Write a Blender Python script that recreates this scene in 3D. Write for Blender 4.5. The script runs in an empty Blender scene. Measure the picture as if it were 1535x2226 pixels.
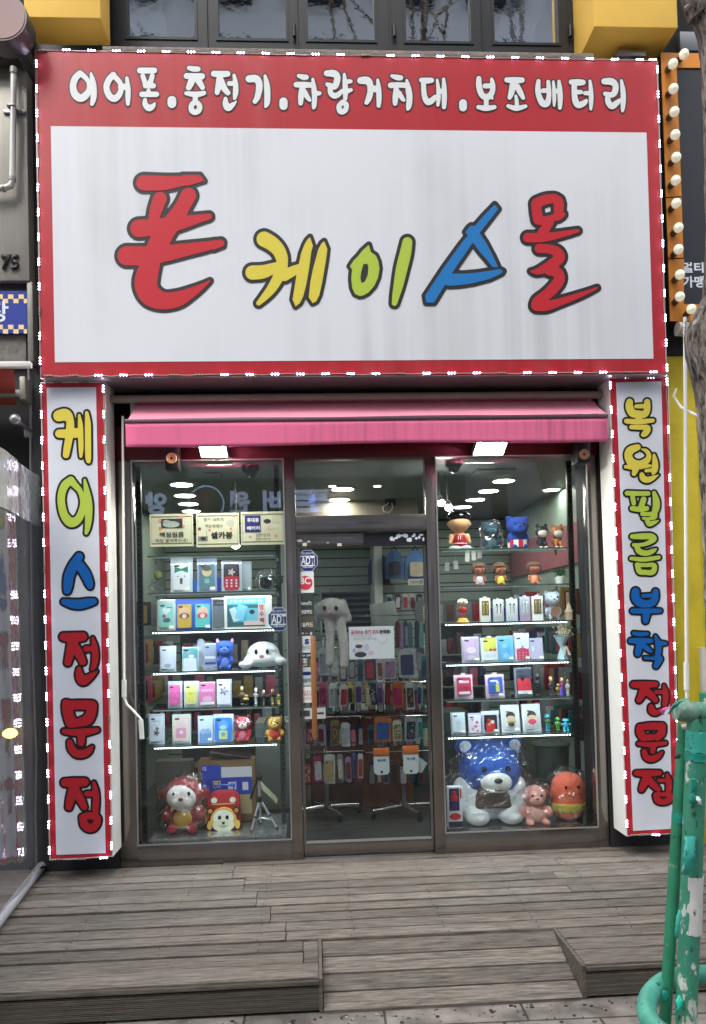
import bpy, bmesh, math, random
import numpy as np
from mathutils import Vector, Matrix
random.seed(7)
R = math.radians
SC = bpy.context.scene
COL = SC.collection
# ------------------------------------------------------------------ camera
FPX, W0, H0, PPY = 1650.0, 1535.0, 2226.0, 1310.0
YAW, PIT, ROL, CD, CZ = 0.05317, 0.02489, -0.02510, 5.0, 1.54
_fw = Vector((math.sin(YAW)*math.cos(PIT), math.cos(YAW)*math.cos(PIT), math.sin(PIT)))
_r0 = Vector((math.cos(YAW), -math.sin(YAW), 0)); _u0 = _r0.cross(_fw)
_ri = _r0*math.cos(ROL)+_u0*math.sin(ROL); _up = -_r0*math.sin(ROL)+_u0*math.cos(ROL)
CAM = Vector((0, -CD, CZ))
cd = bpy.data.cameras.new('camera'); cam = bpy.data.objects.new('camera', cd); COL.objects.link(cam)
cam.matrix_world = Matrix((( _ri.x, _up.x, -_fw.x, CAM.x), (_ri.y, _up.y, -_fw.y, CAM.y), (_ri.z, _up.z, -_fw.z, CAM.z), (0, 0, 0, 1)))
cd.sensor_fit = 'VERTICAL'; cd.sensor_height = 36.0; cd.sensor_width = 36.0
cd.lens = FPX/H0*36.0; cd.shift_y = (PPY-H0/2)/H0; cd.clip_start = 0.05; cd.clip_end = 500
SC.camera = cam
# ------------------------------------------------------------------ light
EXPO = 1.42
SUN_EL, SUN_AZ = R(52), R(200)
w = bpy.data.worlds.new('World'); SC.world = w; w.use_nodes = True
nt = w.node_tree; bg = nt.nodes['Background']
sky = nt.nodes.new('ShaderNodeTexSky'); sky.sky_type = 'NISHITA'; sky.sun_disc = False
sky.sun_elevation = SUN_EL; sky.sun_rotation = SUN_AZ; sky.dust_density = 4.0; sky.air_density = 1.0
hs = nt.nodes.new('ShaderNodeHueSaturation'); hs.inputs['Saturation'].default_value = 0.30
nt.links.new(sky.outputs[0], hs.inputs['Color']); nt.links.new(hs.outputs[0], bg.inputs['Color'])
bg.inputs['Strength'].default_value = 0.15
sl = bpy.data.lights.new('sun', 'SUN'); sl.energy = 0.9; sl.angle = R(35); sl.color = (1, 0.97, 0.92)
so = bpy.data.objects.new('sun', sl); COL.objects.link(so)
_sd = Vector((math.sin(SUN_AZ)*math.cos(SUN_EL), math.cos(SUN_AZ)*math.cos(SUN_EL), math.sin(SUN_EL)))
so.rotation_euler = _sd.to_track_quat('Z', 'Y').to_euler(); so.location = (0, -6, 20)
SC.view_settings.view_transform = 'Standard'; SC.view_settings.look = 'None'
SC.view_settings.exposure = EXPO; SC.view_settings.gamma = 1
try:
    SC.cycles.use_denoising = True; SC.cycles.max_bounces = 8; SC.cycles.transparent_max_bounces = 24
    SC.cycles.sample_clamp_indirect = 6.0
except Exception: pass
# ------------------------------------------------------------------ pixel helpers (photo pixel -> point of the real plane)
def ray(px, py): return _fw*FPX+_ri*(px-W0/2)-_up*(py-PPY)
def P(px, py, Y):
    d = ray(px, py); return CAM+d*((Y+CD)/d.y)
def PG(px, py, Z):
    d = ray(px, py); return CAM+d*((Z-CZ)/d.z)
def S(Y): return (Y+CD)/FPX            # metres per photo pixel at depth Y
# ------------------------------------------------------------------ materials
def lin(c): return tuple(((v/255)/12.92 if v/255 <= .04045 else ((v/255+.055)/1.055)**2.4) for v in c)
MATS = {}
def mat(name, c, rough=.5, metal=0., var=.0, vs=6., bump=0., bs=40., emit=0., spec=.5, stretch=(1, 1, 1), alpha=None, sheen=0, trans=0, coat=0):
    if name in MATS: return MATS[name]
    m = bpy.data.materials.new(name); m.use_nodes = True; n = m.node_tree.nodes; l = m.node_tree.links
    b = n['Principled BSDF']; L = lin(c)
    b.inputs['Base Color'].default_value = (*L, 1); b.inputs['Roughness'].default_value = rough; b.inputs['Metallic'].default_value = metal
    b.inputs['Specular IOR Level'].default_value = spec
    if sheen: b.inputs['Sheen Weight'].default_value = sheen
    if coat: b.inputs['Coat Weight'].default_value = coat
    if trans: b.inputs['Transmission Weight'].default_value = trans
    if emit:
        b.inputs['Emission Color'].default_value = (*L, 1); b.inputs['Emission Strength'].default_value = emit
    if var or bump:
        tc = n.new('ShaderNodeTexCoord'); mp = n.new('ShaderNodeMapping'); mp.inputs['Scale'].default_value = stretch
        l.new(tc.outputs['Object'], mp.inputs['Vector'])
    if var:
        nz = n.new('ShaderNodeTexNoise'); nz.inputs['Scale'].default_value = vs; nz.inputs['Detail'].default_value = 6; nz.inputs['Roughness'].default_value = .65
        l.new(mp.outputs[0], nz.inputs['Vector'])
        mr = n.new('ShaderNodeMapRange'); mr.inputs[1].default_value = .3; mr.inputs[2].default_value = .7; mr.inputs[3].default_value = 1-var; mr.inputs[4].default_value = 1+var*.6
        l.new(nz.outputs[0], mr.inputs[0])
        mx = n.new('ShaderNodeMix'); mx.data_type = 'RGBA'; mx.blend_type = 'MULTIPLY'; mx.inputs[0].default_value = 1
        mx.inputs[6].default_value = (*L, 1); l.new(mr.outputs[0], mx.inputs[7]); l.new(mx.outputs[2], b.inputs['Base Color'])
    if bump:
        nb = n.new('ShaderNodeTexNoise'); nb.inputs['Scale'].default_value = bs; nb.inputs['Detail'].default_value = 5
        l.new(mp.outputs[0], nb.inputs['Vector'])
        bp = n.new('ShaderNodeBump'); bp.inputs['Strength'].default_value = bump; bp.inputs['Distance'].default_value = .01
        l.new(nb.outputs[0], bp.inputs['Height']); l.new(bp.outputs[0], b.inputs['Normal'])
    if alpha is not None:
        b.inputs['Alpha'].default_value = alpha
    MATS[name] = m; return m
def glassmat(name, tint, refl=1.5, rough=0.0, wav=0.0, base=0.0, milk=0.0):
    """thin pane: clear tinted pass-through with a Fresnel mirror on top"""
    if name in MATS: return MATS[name]
    m = bpy.data.materials.new(name); m.use_nodes = True; n = m.node_tree.nodes; l = m.node_tree.links
    for x in list(n):
        if x.type != 'OUTPUT_MATERIAL': n.remove(x)
    out = [x for x in n if x.type == 'OUTPUT_MATERIAL'][0]
    tr = n.new('ShaderNodeBsdfTransparent'); tr.inputs[0].default_value = (*tint, 1)
    gl = n.new('ShaderNodeBsdfGlossy'); gl.inputs['Roughness'].default_value = rough; gl.inputs[0].default_value = (1, 1, 1, 1)
    fr = n.new('ShaderNodeFresnel'); ge = n.new('ShaderNodeNewGeometry'); im = n.new('ShaderNodeMath'); im.operation = 'MULTIPLY_ADD'; im.inputs[1].default_value = 1/1.5-1.5; im.inputs[2].default_value = 1.5
    l.new(ge.outputs['Backfacing'], im.inputs[0]); l.new(im.outputs[0], fr.inputs[0])      # same mirror strength from both sides of the thin pane
    mu = n.new('ShaderNodeMath'); mu.operation = 'MULTIPLY_ADD'; mu.inputs[1].default_value = refl; mu.inputs[2].default_value = base; mu.use_clamp = True
    l.new(fr.outputs[0], mu.inputs[0])
    mx = n.new('ShaderNodeMixShader'); l.new(mu.outputs[0], mx.inputs[0]); l.new(gl.outputs[0], mx.inputs[2])
    if milk:
        df = n.new('ShaderNodeBsdfDiffuse'); df.inputs[0].default_value = (.75, .77, .8, 1)
        m2 = n.new('ShaderNodeMixShader'); m2.inputs[0].default_value = milk; l.new(tr.outputs[0], m2.inputs[1]); l.new(df.outputs[0], m2.inputs[2]); l.new(m2.outputs[0], mx.inputs[1])
    else: l.new(tr.outputs[0], mx.inputs[1])
    l.new(mx.outputs[0], out.inputs[0])
    if wav:
        tc = n.new('ShaderNodeTexCoord'); crisp = wav >= .9
        nb = n.new('ShaderNodeTexVoronoi' if crisp else 'ShaderNodeTexNoise'); nb.inputs['Scale'].default_value = 26 if crisp else 14
        if not crisp: nb.inputs['Detail'].default_value = 4
        bp = n.new('ShaderNodeBump'); bp.inputs['Strength'].default_value = min(wav, 1); bp.inputs['Distance'].default_value = .02
        vec = tc.outputs['Object']
        if crisp:
            mp = n.new('ShaderNodeMapping'); mp.inputs['Scale'].default_value = (1, 1, .45); mp.inputs['Rotation'].default_value = (.3, .5, .2); l.new(vec, mp.inputs[0]); vec = mp.outputs[0]
        l.new(vec, nb.inputs['Vector']); l.new(nb.outputs[0], bp.inputs['Height'])
        l.new(bp.outputs[0], gl.inputs['Normal']); l.new(bp.outputs[0], fr.inputs['Normal'])
    MATS[name] = m; return m
def streakmat(name, c, dirt, amount, sx=9., rough=.35, fade=0.):
    """printed vinyl with rain streaks and grime running down it"""
    if name in MATS: return MATS[name]
    m = mat(name, c, rough); n = m.node_tree.nodes; l = m.node_tree.links; b = n['Principled BSDF']
    tc = n.new('ShaderNodeTexCoord')
    def noise(scale, st, lo, hi, det=5):
        mp = n.new('ShaderNodeMapping'); mp.inputs['Scale'].default_value = st; l.new(tc.outputs['Object'], mp.inputs[0])
        z = n.new('ShaderNodeTexNoise'); z.inputs['Scale'].default_value = scale; z.inputs['Detail'].default_value = det; l.new(mp.outputs[0], z.inputs[0])
        r = n.new('ShaderNodeMapRange'); r.inputs[1].default_value = lo; r.inputs[2].default_value = hi; l.new(z.outputs[0], r.inputs[0]); return r.outputs[0]
    a = noise(sx, (1, 1, .035), .45, .75, 7); b2 = noise(1.1, (1, 1, .8), .38, .7, 3)
    mu = n.new('ShaderNodeMath'); mu.operation = 'MULTIPLY'; l.new(a, mu.inputs[0]); l.new(b2, mu.inputs[1])
    m2 = n.new('ShaderNodeMath'); m2.operation = 'MULTIPLY'; l.new(mu.outputs[0], m2.inputs[0]); m2.inputs[1].default_value = amount
    mx = n.new('ShaderNodeMix'); mx.data_type = 'RGBA'; l.new(m2.outputs[0], mx.inputs[0]); mx.inputs[6].default_value = (*lin(c), 1); mx.inputs[7].default_value = (*lin(dirt), 1)
    # faint printed ribs: columns of slightly different whiteness
    sx_ = n.new('ShaderNodeSeparateXYZ'); l.new(tc.outputs['Object'], sx_.inputs[0]); last = mx.outputs[2]
    for f_, am in ((13.7, .07), (37.3, .035)):
        q1 = n.new('ShaderNodeMath'); q1.operation = 'MULTIPLY'; q1.inputs[1].default_value = f_; l.new(sx_.outputs[0], q1.inputs[0])
        q2 = n.new('ShaderNodeMath'); q2.operation = 'FLOOR'; l.new(q1.outputs[0], q2.inputs[0])
        wn = n.new('ShaderNodeTexWhiteNoise'); wn.noise_dimensions = '1D'; l.new(q2.outputs[0], wn.inputs['W'])
        q3 = n.new('ShaderNodeMath'); q3.operation = 'MULTIPLY'; l.new(wn.outputs[0], q3.inputs[0]); l.new(b2, q3.inputs[1])
        q4 = n.new('ShaderNodeMath'); q4.operation = 'MULTIPLY_ADD'; q4.inputs[1].default_value = -am; q4.inputs[2].default_value = 1; l.new(q3.outputs[0], q4.inputs[0])
        mz = n.new('ShaderNodeMix'); mz.data_type = 'RGBA'; mz.blend_type = 'MULTIPLY'; mz.inputs[0].default_value = 1; l.new(last, mz.inputs[6]); l.new(q4.outputs[0], mz.inputs[7]); last = mz.outputs[2]
    l.new(last, b.inputs['Base Color'])
    return m
# ------------------------------------------------------------------ mesh builder
class M:
    def __init__(s): s.b = bmesh.new()
    def _mi(s, fs, mi):
        for f in fs: f.material_index = mi
    def poly(s, pts, mi=0):
        vs = [s.b.verts.new(p) for p in pts]; f = s.b.faces.new(vs); f.material_index = mi; return f
    def box(s, a, c, mi=0, bev=0., rot=None):
        """a,c opposite corners"""
        a, c = Vector(a), Vector(c); ce = (a+c)/2; d = c-a
        r = bmesh.ops.create_cube(s.b, size=1.0); vs = r['verts']
        for v in vs: v.co = Vector((v.co.x*abs(d.x), v.co.y*abs(d.y), v.co.z*abs(d.z)))
        fs = list({f for v in vs for f in v.link_faces})
        if bev > 0:
            es = list({e for v in vs for e in v.link_edges})
            q = bmesh.ops.bevel(s.b, geom=es, offset=bev, segments=2, affect='EDGES', profile=.5)
            vs = list({v for f in q['faces'] for v in f.verts} | {v for v in vs if v.is_valid})
            fs = list({f for v in vs for f in v.link_faces})
        for v in vs:
            p = v.co.copy()
            if rot is not None: p = rot @ p
            v.co = p+ce
        s._mi(fs, mi); return vs
    def tube(s, pts, r, mi=0, seg=10, cap=True, smooth=True):
        pts = [Vector(p) for p in pts]; rs = r if isinstance(r, (list, tuple)) else [r]*len(pts)
        rings = []; ref = None
        for i, p in enumerate(pts):
            t = (pts[min(i+1, len(pts)-1)]-pts[max(i-1, 0)]).normalized()
            if ref is None: ref = t.orthogonal().normalized()
            u = (ref-t*ref.dot(t))
            u = u.normalized() if u.length > 1e-6 else t.orthogonal().normalized()
            ref = u; v = t.cross(u)
            rings.append([s.b.verts.new(p+(u*math.cos(2*math.pi*k/seg)+v*math.sin(2*math.pi*k/seg))*rs[i]) for k in range(seg)])
        for i in range(len(rings)-1):
            for k in range(seg):
                s.b.faces.new((rings[i][k], rings[i][(k+1) % seg], rings[i+1][(k+1) % seg], rings[i+1][k])).material_index = mi
        if cap:
            s.b.faces.new(rings[0][::-1]).material_index = mi; s.b.faces.new(rings[-1]).material_index = mi
    def ball(s, c, r, mi=0, sub=2):
        r = (r, r, r) if not isinstance(r, (tuple, list)) else r
        q = bmesh.ops.create_icosphere(s.b, subdivisions=sub, radius=1.0)
        for v in q['verts']: v.co = Vector(c)+Vector((v.co.x*r[0], v.co.y*r[1], v.co.z*r[2]))
        s._mi({f for v in q['verts'] for f in v.link_faces}, mi)
    def lathe(s, prof, c, mi=0, seg=24, axis='z', cap=True):
        c = Vector(c); rings = []
        for (r, h) in prof:
            ring = []
            for k in range(seg):
                a = 2*math.pi*k/seg; x, y = r*math.cos(a), r*math.sin(a)
                ring.append(s.b.verts.new(c+(Vector((x, y, h)) if axis == 'z' else Vector((x, -h, y)))))
            rings.append(ring)
        for i in range(len(rings)-1):
            for k in range(seg):
                s.b.faces.new((rings[i][k], rings[i][(k+1) % seg], rings[i+1][(k+1) % seg], rings[i+1][k])).material_index = mi
        for rg in ((rings[0][::-1], rings[-1]) if cap else ()): s.b.faces.new(rg).material_index = mi
    def slab(s, pts, y0, y1, mi=0):
        """pts: (x,z) outline; prism from y0 (front) to y1 (back)"""
        a = [s.b.verts.new((x, y0, z)) for x, z in pts]; c = [s.b.verts.new((x, y1, z)) for x, z in pts]
        s.b.faces.new(a).material_index = mi; s.b.faces.new(c[::-1]).material_index = mi
        for i in range(len(pts)):
            j = (i+1) % len(pts); s.b.faces.new((a[j], a[i], c[i], c[j])).material_index = mi
    def add_mesh(s, me, mx, mi=0):
        n0 = len(s.b.verts); s.b.verts.ensure_lookup_table(); f0 = len(s.b.faces)
        s.b.from_mesh(me); s.b.verts.ensure_lookup_table(); s.b.faces.ensure_lookup_table()
        for v in s.b.verts[n0:]: v.co = mx @ v.co
        for f in s.b.faces[f0:]: f.material_index = mi
    def pxbox(s, tl, br, Y0, Y1, mi=0, bev=0.):
        a, c = P(*tl, Y0), P(*br, Y0); s.box((a.x, Y0, c.z), (c.x, Y1, a.z), mi, bev)
    def pxquad(s, px, Y0, Y1, mi=0):
        s.slab([(lambda p: (p.x, p.z))(P(x, y, Y0)) for x, y in px], Y0, Y1, mi)
WLOC = {}
def obj(name, m, mats, parent=None, smooth=True, ang=38):
    bmesh.ops.recalc_face_normals(m.b, faces=list(m.b.faces))
    if parent is not None:
        o0 = WLOC[parent]
        for v in m.b.verts: v.co -= o0
    me = bpy.data.meshes.new(name); m.b.to_mesh(me); m.b.free()
    for x in (mats if isinstance(mats, (list, tuple)) else [mats]): me.materials.append(x)
    if smooth:
        me.polygons.foreach_set('use_smooth', [True]*len(me.polygons)); me.set_sharp_from_angle(angle=R(ang))
    o = bpy.data.objects.new(name, me); COL.objects.link(o)
    if parent is not None: o.parent = parent; WLOC[o] = WLOC[parent]
    else: WLOC[o] = Vector((0, 0, 0))
    return o
def tag(o, label=None, cat=None, group=None, kind=None):
    if label: o['label'] = label
    if cat: o['category'] = cat
    if group: o['group'] = group
    if kind: o['kind'] = kind
    return o
def thing(name, label, cat, loc=(0, 0, 0), group=None):
    o = bpy.data.objects.new(name, None); COL.objects.link(o); o.location = loc; o.empty_display_size = .1
    WLOC[o] = Vector(loc); return tag(o, label, cat, group)
def solo(name, m, mats, label, cat, group=None, base=None, **k):
    """a thing that is one mesh; its origin at its base"""
    if base is not None:
        for v in m.b.verts: v.co -= Vector(base)
    o = obj(name, m, mats, **k)
    if base is not None: o.location = base; WLOC[o] = Vector(base)
    return tag(o, label, cat, group)
def copy_tree(o, parent=None):
    c = o.copy(); COL.objects.link(c)
    if parent is not None: c.parent = parent
    for ch in list(o.children): copy_tree(ch, c)
    return c
_font = None; _tcache = {}
def text_mesh(s, bold=0.):
    key = (s, bold)
    if key in _tcache: return _tcache[key]
    cu = bpy.data.curves.new('t', 'FONT'); cu.body = s; cu.size = 1.0; cu.offset = bold; cu.align_x = 'CENTER'; cu.align_y = 'CENTER'
    cu.resolution_u = 3
    o = bpy.data.objects.new('t', cu); COL.objects.link(o)
    dg = bpy.context.evaluated_depsgraph_get(); me = bpy.data.meshes.new_from_object(o.evaluated_get(dg))
    bpy.data.objects.remove(o); bpy.data.curves.remove(cu)
    xs = [v.co.x for v in me.vertices] or [0]; ys = [v.co.y for v in me.vertices] or [0]
    _tcache[key] = (me, min(xs), max(xs), min(ys), max(ys)); return _tcache[key]
def put_text(m, s, cx, cz, h, Y, mi=0, bold=0., wmax=None, wfit=None, face=-1, rz=0.):
    """lettering of height h centred at (cx,cz) on the plane Y, facing -Y (face=-1) or +Y"""
    me, x0, x1, y0, y1 = text_mesh(s, bold)
    k = h/max(1e-6, (y1-y0)); kx = k
    if wfit: kx = wfit/max(1e-6, x1-x0)
    mx = Matrix.Translation((cx, Y, cz)) @ Matrix.Rotation(rz, 4, 'Y') @ Matrix(((-face*kx*1.0, 0, 0, face*kx*(x0+x1)/2), (0, 0, 1, 0), (0, k, 0, -k*(y0+y1)/2), (0, 0, 0, 1)))
    m.add_mesh(me, mx, mi)
def px_text(m, s, tl, br, Y, mi=0, bold=0.):
    a, c = P(*tl, Y), P(*br, Y); put_text(m, s, (a.x+c.x)/2, (a.z+c.z)/2, abs(a.z-c.z), Y, mi, bold, wfit=abs(c.x-a.x))
def rrect(cx, cz, w, h, r, n=4):
    out = []
    for (sx, sz, a0) in ((1, 1, 0), (-1, 1, 90), (-1, -1, 180), (1, -1, 270)):
        for k in range(n+1):
            a = R(a0+90*k/n); out.append((cx+sx*(w/2-r)+r*math.cos(a), cz+sz*(h/2-r)+r*math.sin(a)))
    return out
def ell(cx, cz, rx, rz, n=16): return [(cx+rx*math.cos(2*math.pi*k/n), cz+rz*math.sin(2*math.pi*k/n)) for k in range(n)]
def blob(balls, vox):
    """one continuous soft body from overlapping ellipsoids (x,y,z,rx,ry,rz)"""
    m = M()
    for b in balls: m.ball(b[:3], (b[3], b[4], b[5]), 0, 3)
    me = bpy.data.meshes.new('b'); m.b.to_mesh(me); m.b.free()
    o = bpy.data.objects.new('b', me); COL.objects.link(o)
    r = o.modifiers.new('r', 'REMESH'); r.mode = 'VOXEL'; r.voxel_size = vox
    sm = o.modifiers.new('s', 'SMOOTH'); sm.factor = .5; sm.iterations = 5
    dg = bpy.context.evaluated_depsgraph_get(); e = bpy.data.meshes.new_from_object(o.evaluated_get(dg))
    bpy.data.objects.remove(o); out = M(); out.b.from_mesh(e); return out
# ------------------------------------------------------------------ hand-painted lettering: strokes -> distance field -> flat vinyl
def catmull(pts, n=8):
    if len(pts) < 3: return pts
    out = []; q = [pts[0]]+list(pts)+[pts[-1]]
    for i in range(1, len(q)-2):
        p0, p1, p2, p3 = [np.array(v, float) for v in q[i-1:i+3]]
        for k in range(n):
            t = k/n; out.append(tuple(.5*((2*p1)+(-p0+p2)*t+(2*p0-5*p1+4*p2-p3)*t*t+(-p0+3*p1-3*p2+p3)*t**3)))
    out.append(tuple(pts[-1])); return out
def sdf(shape, X, Y):
    D = np.full(X.shape, 1e9)
    for kind, pts in shape:
        if kind == 's':
            q = catmull(pts) if len(pts) > 2 else pts
            if len(q) == 1: D = np.minimum(D, np.hypot(X-q[0][0], Y-q[0][1])-q[0][2])
            for a, b in zip(q[:-1], q[1:]):
                dx, dy = b[0]-a[0], b[1]-a[1]; L = dx*dx+dy*dy+1e-9
                t = np.clip(((X-a[0])*dx+(Y-a[1])*dy)/L, 0, 1)
                D = np.minimum(D, np.hypot(X-a[0]-t*dx, Y-a[1]-t*dy)-(a[2]+t*(b[2]-a[2])))
        else:
            loops = pts; d = np.full(X.shape, 1e9); ins = np.zeros(X.shape, bool)
            for lp in loops:
                for a, b in zip(lp, lp[1:]+lp[:1]):
                    dx, dy = b[0]-a[0], b[1]-a[1]; L = dx*dx+dy*dy+1e-9
                    t = np.clip(((X-a[0])*dx+(Y-a[1])*dy)/L, 0, 1); d = np.minimum(d, np.hypot(X-a[0]-t*dx, Y-a[1]-t*dy))
                    c = ((a[1] > Y) != (b[1] > Y)) & (X < (b[0]-a[0])*(Y-a[1])/(b[1]-a[1]+1e-12)+a[0]); ins ^= c
            D = np.minimum(D, np.where(ins, -d, d))
    return D
def fill_field(m, D, xs, ys, lev, place, mi):
    """marching squares; full cells of a row run together"""
    F = lev-D; ins = F > 0; vc = {}
    def V(x, y):
        k = (round(x, 3), round(y, 3))
        if k not in vc: vc[k] = m.b.verts.new(place(x, y))
        return vc[k]
    ny, nx = D.shape
    for j in range(ny-1):
        run = None
        for i in range(nx-1):
            c = (ins[j, i], ins[j, i+1], ins[j+1, i+1], ins[j+1, i])
            if all(c):
                if run is None: run = i
                continue
            if run is not None:
                _quad(m, V, xs[run], xs[i], ys[j], ys[j+1], mi); run = None
            if not any(c): continue
            P4 = [(xs[i], ys[j], F[j, i]), (xs[i+1], ys[j], F[j, i+1]), (xs[i+1], ys[j+1], F[j+1, i+1]), (xs[i], ys[j+1], F[j+1, i])]
            out = []
            for a, b in zip(P4, P4[1:]+P4[:1]):
                if a[2] > 0: out.append((a[0], a[1]))
                if (a[2] > 0) != (b[2] > 0):
                    t = a[2]/(a[2]-b[2]); out.append((a[0]+t*(b[0]-a[0]), a[1]+t*(b[1]-a[1])))
            vs = []
            for p in out:
                v = V(*p)
                if v not in vs: vs.append(v)
            if len(vs) > 2:
                try: m.b.faces.new(vs).material_index = mi
                except ValueError: pass
        if run is not None: _quad(m, V, xs[run], xs[nx-1], ys[j], ys[j+1], mi)
def _quad(m, V, x0, x1, y0, y1, mi):
    vs = [V(x0, y0), V(x1, y0), V(x1, y1), V(x0, y1)]
    try: m.b.faces.new(vs).material_index = mi
    except ValueError: pass
def glyph(name, shape, org, sc, wpx, Y, mats, parent, step):
    """shape in enlarged-photo units, org+units/sc = photo pixel; outline wpx photo pixels"""
    sh = []
    for kind, pts in shape:
        if kind == 's': sh.append(('s', [(org[0]+a/sc, org[1]+b/sc, c/sc) for a, b, c in pts]))
        else: sh.append(('p', [[(org[0]+a/sc, org[1]+b/sc) for a, b in lp] for lp in pts]))
    al = []
    for kind, pts in sh:
        if kind == 's': al += [(a-c, b-c) for a, b, c in pts]+[(a+c, b+c) for a, b, c in pts]
        else: al += [p for lp in pts for p in lp]
    x0, x1 = min(a for a, b in al)-wpx-3, max(a for a, b in al)+wpx+3
    y0, y1 = min(b for a, b in al)-wpx-3, max(b for a, b in al)+wpx+3
    xs = np.arange(x0, x1+step, step); ys = np.arange(y0, y1+step, step)
    X, Yg = np.meshgrid(xs, ys); D = sdf(sh, X, Yg); m = M()
    fill_field(m, D, xs, ys, wpx, lambda x, y: P(x, y, Y-.002), 0)
    fill_field(m, D, xs, ys, 0., lambda x, y: P(x, y, Y-.004), 1)
    for f in m.b.faces:
        f.normal_update()
    return obj(name, m, mats, parent, smooth=False)
def st(txt):
    """'x,y,r x,y,r | ...' -> strokes"""
    return [('s', [tuple(float(v) for v in p.split(',')) for p in s.split()]) for s in txt.split('|')]
def pl(*loops): return [('p', [[tuple(float(v) for v in p.split(',')) for p in s.split()] for s in loops])]
# ================================================================== SETTING
YS, YB = -.32, -.25                       # front of the big sign, front of the side boards
ZP = -.15                                 # pavement level
YD = -1.665                               # front edge of the deck
def rnd_attr(me, fn):
    a = me.attributes.new('rnd', 'FLOAT', 'FACE')
    a.data.foreach_set('value', [fn(p) for p in me.polygons])
def woodmat(name, c, dark):
    m = mat(name, c, .8); n = m.node_tree.nodes; l = m.node_tree.links; b = n['Principled BSDF']
    at = n.new('ShaderNodeAttribute'); at.attribute_name = 'rnd'; tc = n.new('ShaderNodeTexCoord')
    cb = n.new('ShaderNodeCombineXYZ'); l.new(at.outputs['Fac'], cb.inputs[2])
    vm = n.new('ShaderNodeVectorMath'); vm.operation = 'MULTIPLY_ADD'; vm.inputs[1].default_value = (1, 1, 1)
    sc = n.new('ShaderNodeVectorMath'); sc.operation = 'SCALE'; sc.inputs[3].default_value = 37; l.new(cb.outputs[0], sc.inputs[0])
    l.new(tc.outputs['Object'], vm.inputs[0]); l.new(sc.outputs[0], vm.inputs[2])
    def nz(st, s, lo, hi, d=6):
        mp = n.new('ShaderNodeMapping'); mp.inputs['Scale'].default_value = st; l.new(vm.outputs[0], mp.inputs[0])
        z = n.new('ShaderNodeTexNoise'); z.inputs['Scale'].default_value = s; z.inputs['Detail'].default_value = d; z.inputs['Roughness'].default_value = .7; l.new(mp.outputs[0], z.inputs[0])
        r = n.new('ShaderNodeMapRange'); r.inputs[1].default_value = lo; r.inputs[2].default_value = hi; l.new(z.outputs[0], r.inputs[0]); return r.outputs[0], z
    g, gz = nz((1.9, 24, 24), 4.0, .33, .68, 9); k, _ = nz((1, 2.4, 1), 3.2, .5, .72, 4)
    mx = n.new('ShaderNodeMix'); mx.data_type = 'RGBA'; l.new(g, mx.inputs[0]); mx.inputs[6].default_value = (*lin(dark), 1); mx.inputs[7].default_value = (*lin(c), 1)
    cr, _ = nz((.5, 70, 70), 1.6, .57, .66, 6); mc = n.new('ShaderNodeMix'); mc.data_type = 'RGBA'; l.new(cr, mc.inputs[0]); l.new(mx.outputs[2], mc.inputs[6]); mc.inputs[7].default_value = (*lin((40, 37, 34)), 1); mx = mc
    m2 = n.new('ShaderNodeMix'); m2.data_type = 'RGBA'; m2.blend_type = 'MULTIPLY'; mm = n.new('ShaderNodeMath'); mm.operation = 'MULTIPLY'; mm.inputs[1].default_value = .55; l.new(k, mm.inputs[0]); l.new(mm.outputs[0], m2.inputs[0])
    l.new(mx.outputs[2], m2.inputs[6]); m2.inputs[7].default_value = (.5, .47, .44, 1)
    mr = n.new('ShaderNodeMapRange'); mr.inputs[3].default_value = .68; mr.inputs[4].default_value = 1.2; l.new(at.outputs['Fac'], mr.inputs[0])
    m3 = n.new('ShaderNodeMix'); m3.data_type = 'RGBA'; m3.blend_type = 'MULTIPLY'; m3.inputs[0].default_value = 1; l.new(m2.outputs[2], m3.inputs[6]); l.new(mr.outputs[0], m3.inputs[7])
    l.new(m3.outputs[2], b.inputs['Base Color'])
    bp = n.new('ShaderNodeBump'); bp.inputs['Strength'].default_value = .5; bp.inputs['Distance'].default_value = .004; l.new(gz.outputs[0], bp.inputs['Height']); l.new(bp.outputs[0], b.inputs['Normal'])
    return m
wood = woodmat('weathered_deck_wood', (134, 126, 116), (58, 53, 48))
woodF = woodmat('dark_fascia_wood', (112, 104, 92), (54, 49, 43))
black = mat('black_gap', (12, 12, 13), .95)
steel = mat('dull_steel', (150, 150, 152), .38, .9, .15, 12)
chrome = mat('chrome', (200, 202, 205), .18, 1.)
dark = mat('dark_wall', (44, 45, 50), .8, 0, .3, 5, .2, 30)
white_plastic = mat('white_plastic', (225, 224, 218), .4)
black_plastic = mat('black_plastic', (20, 20, 23), .35)
ivory_plastic = mat('ivory_plastic', (205, 198, 180), .45)
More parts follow.
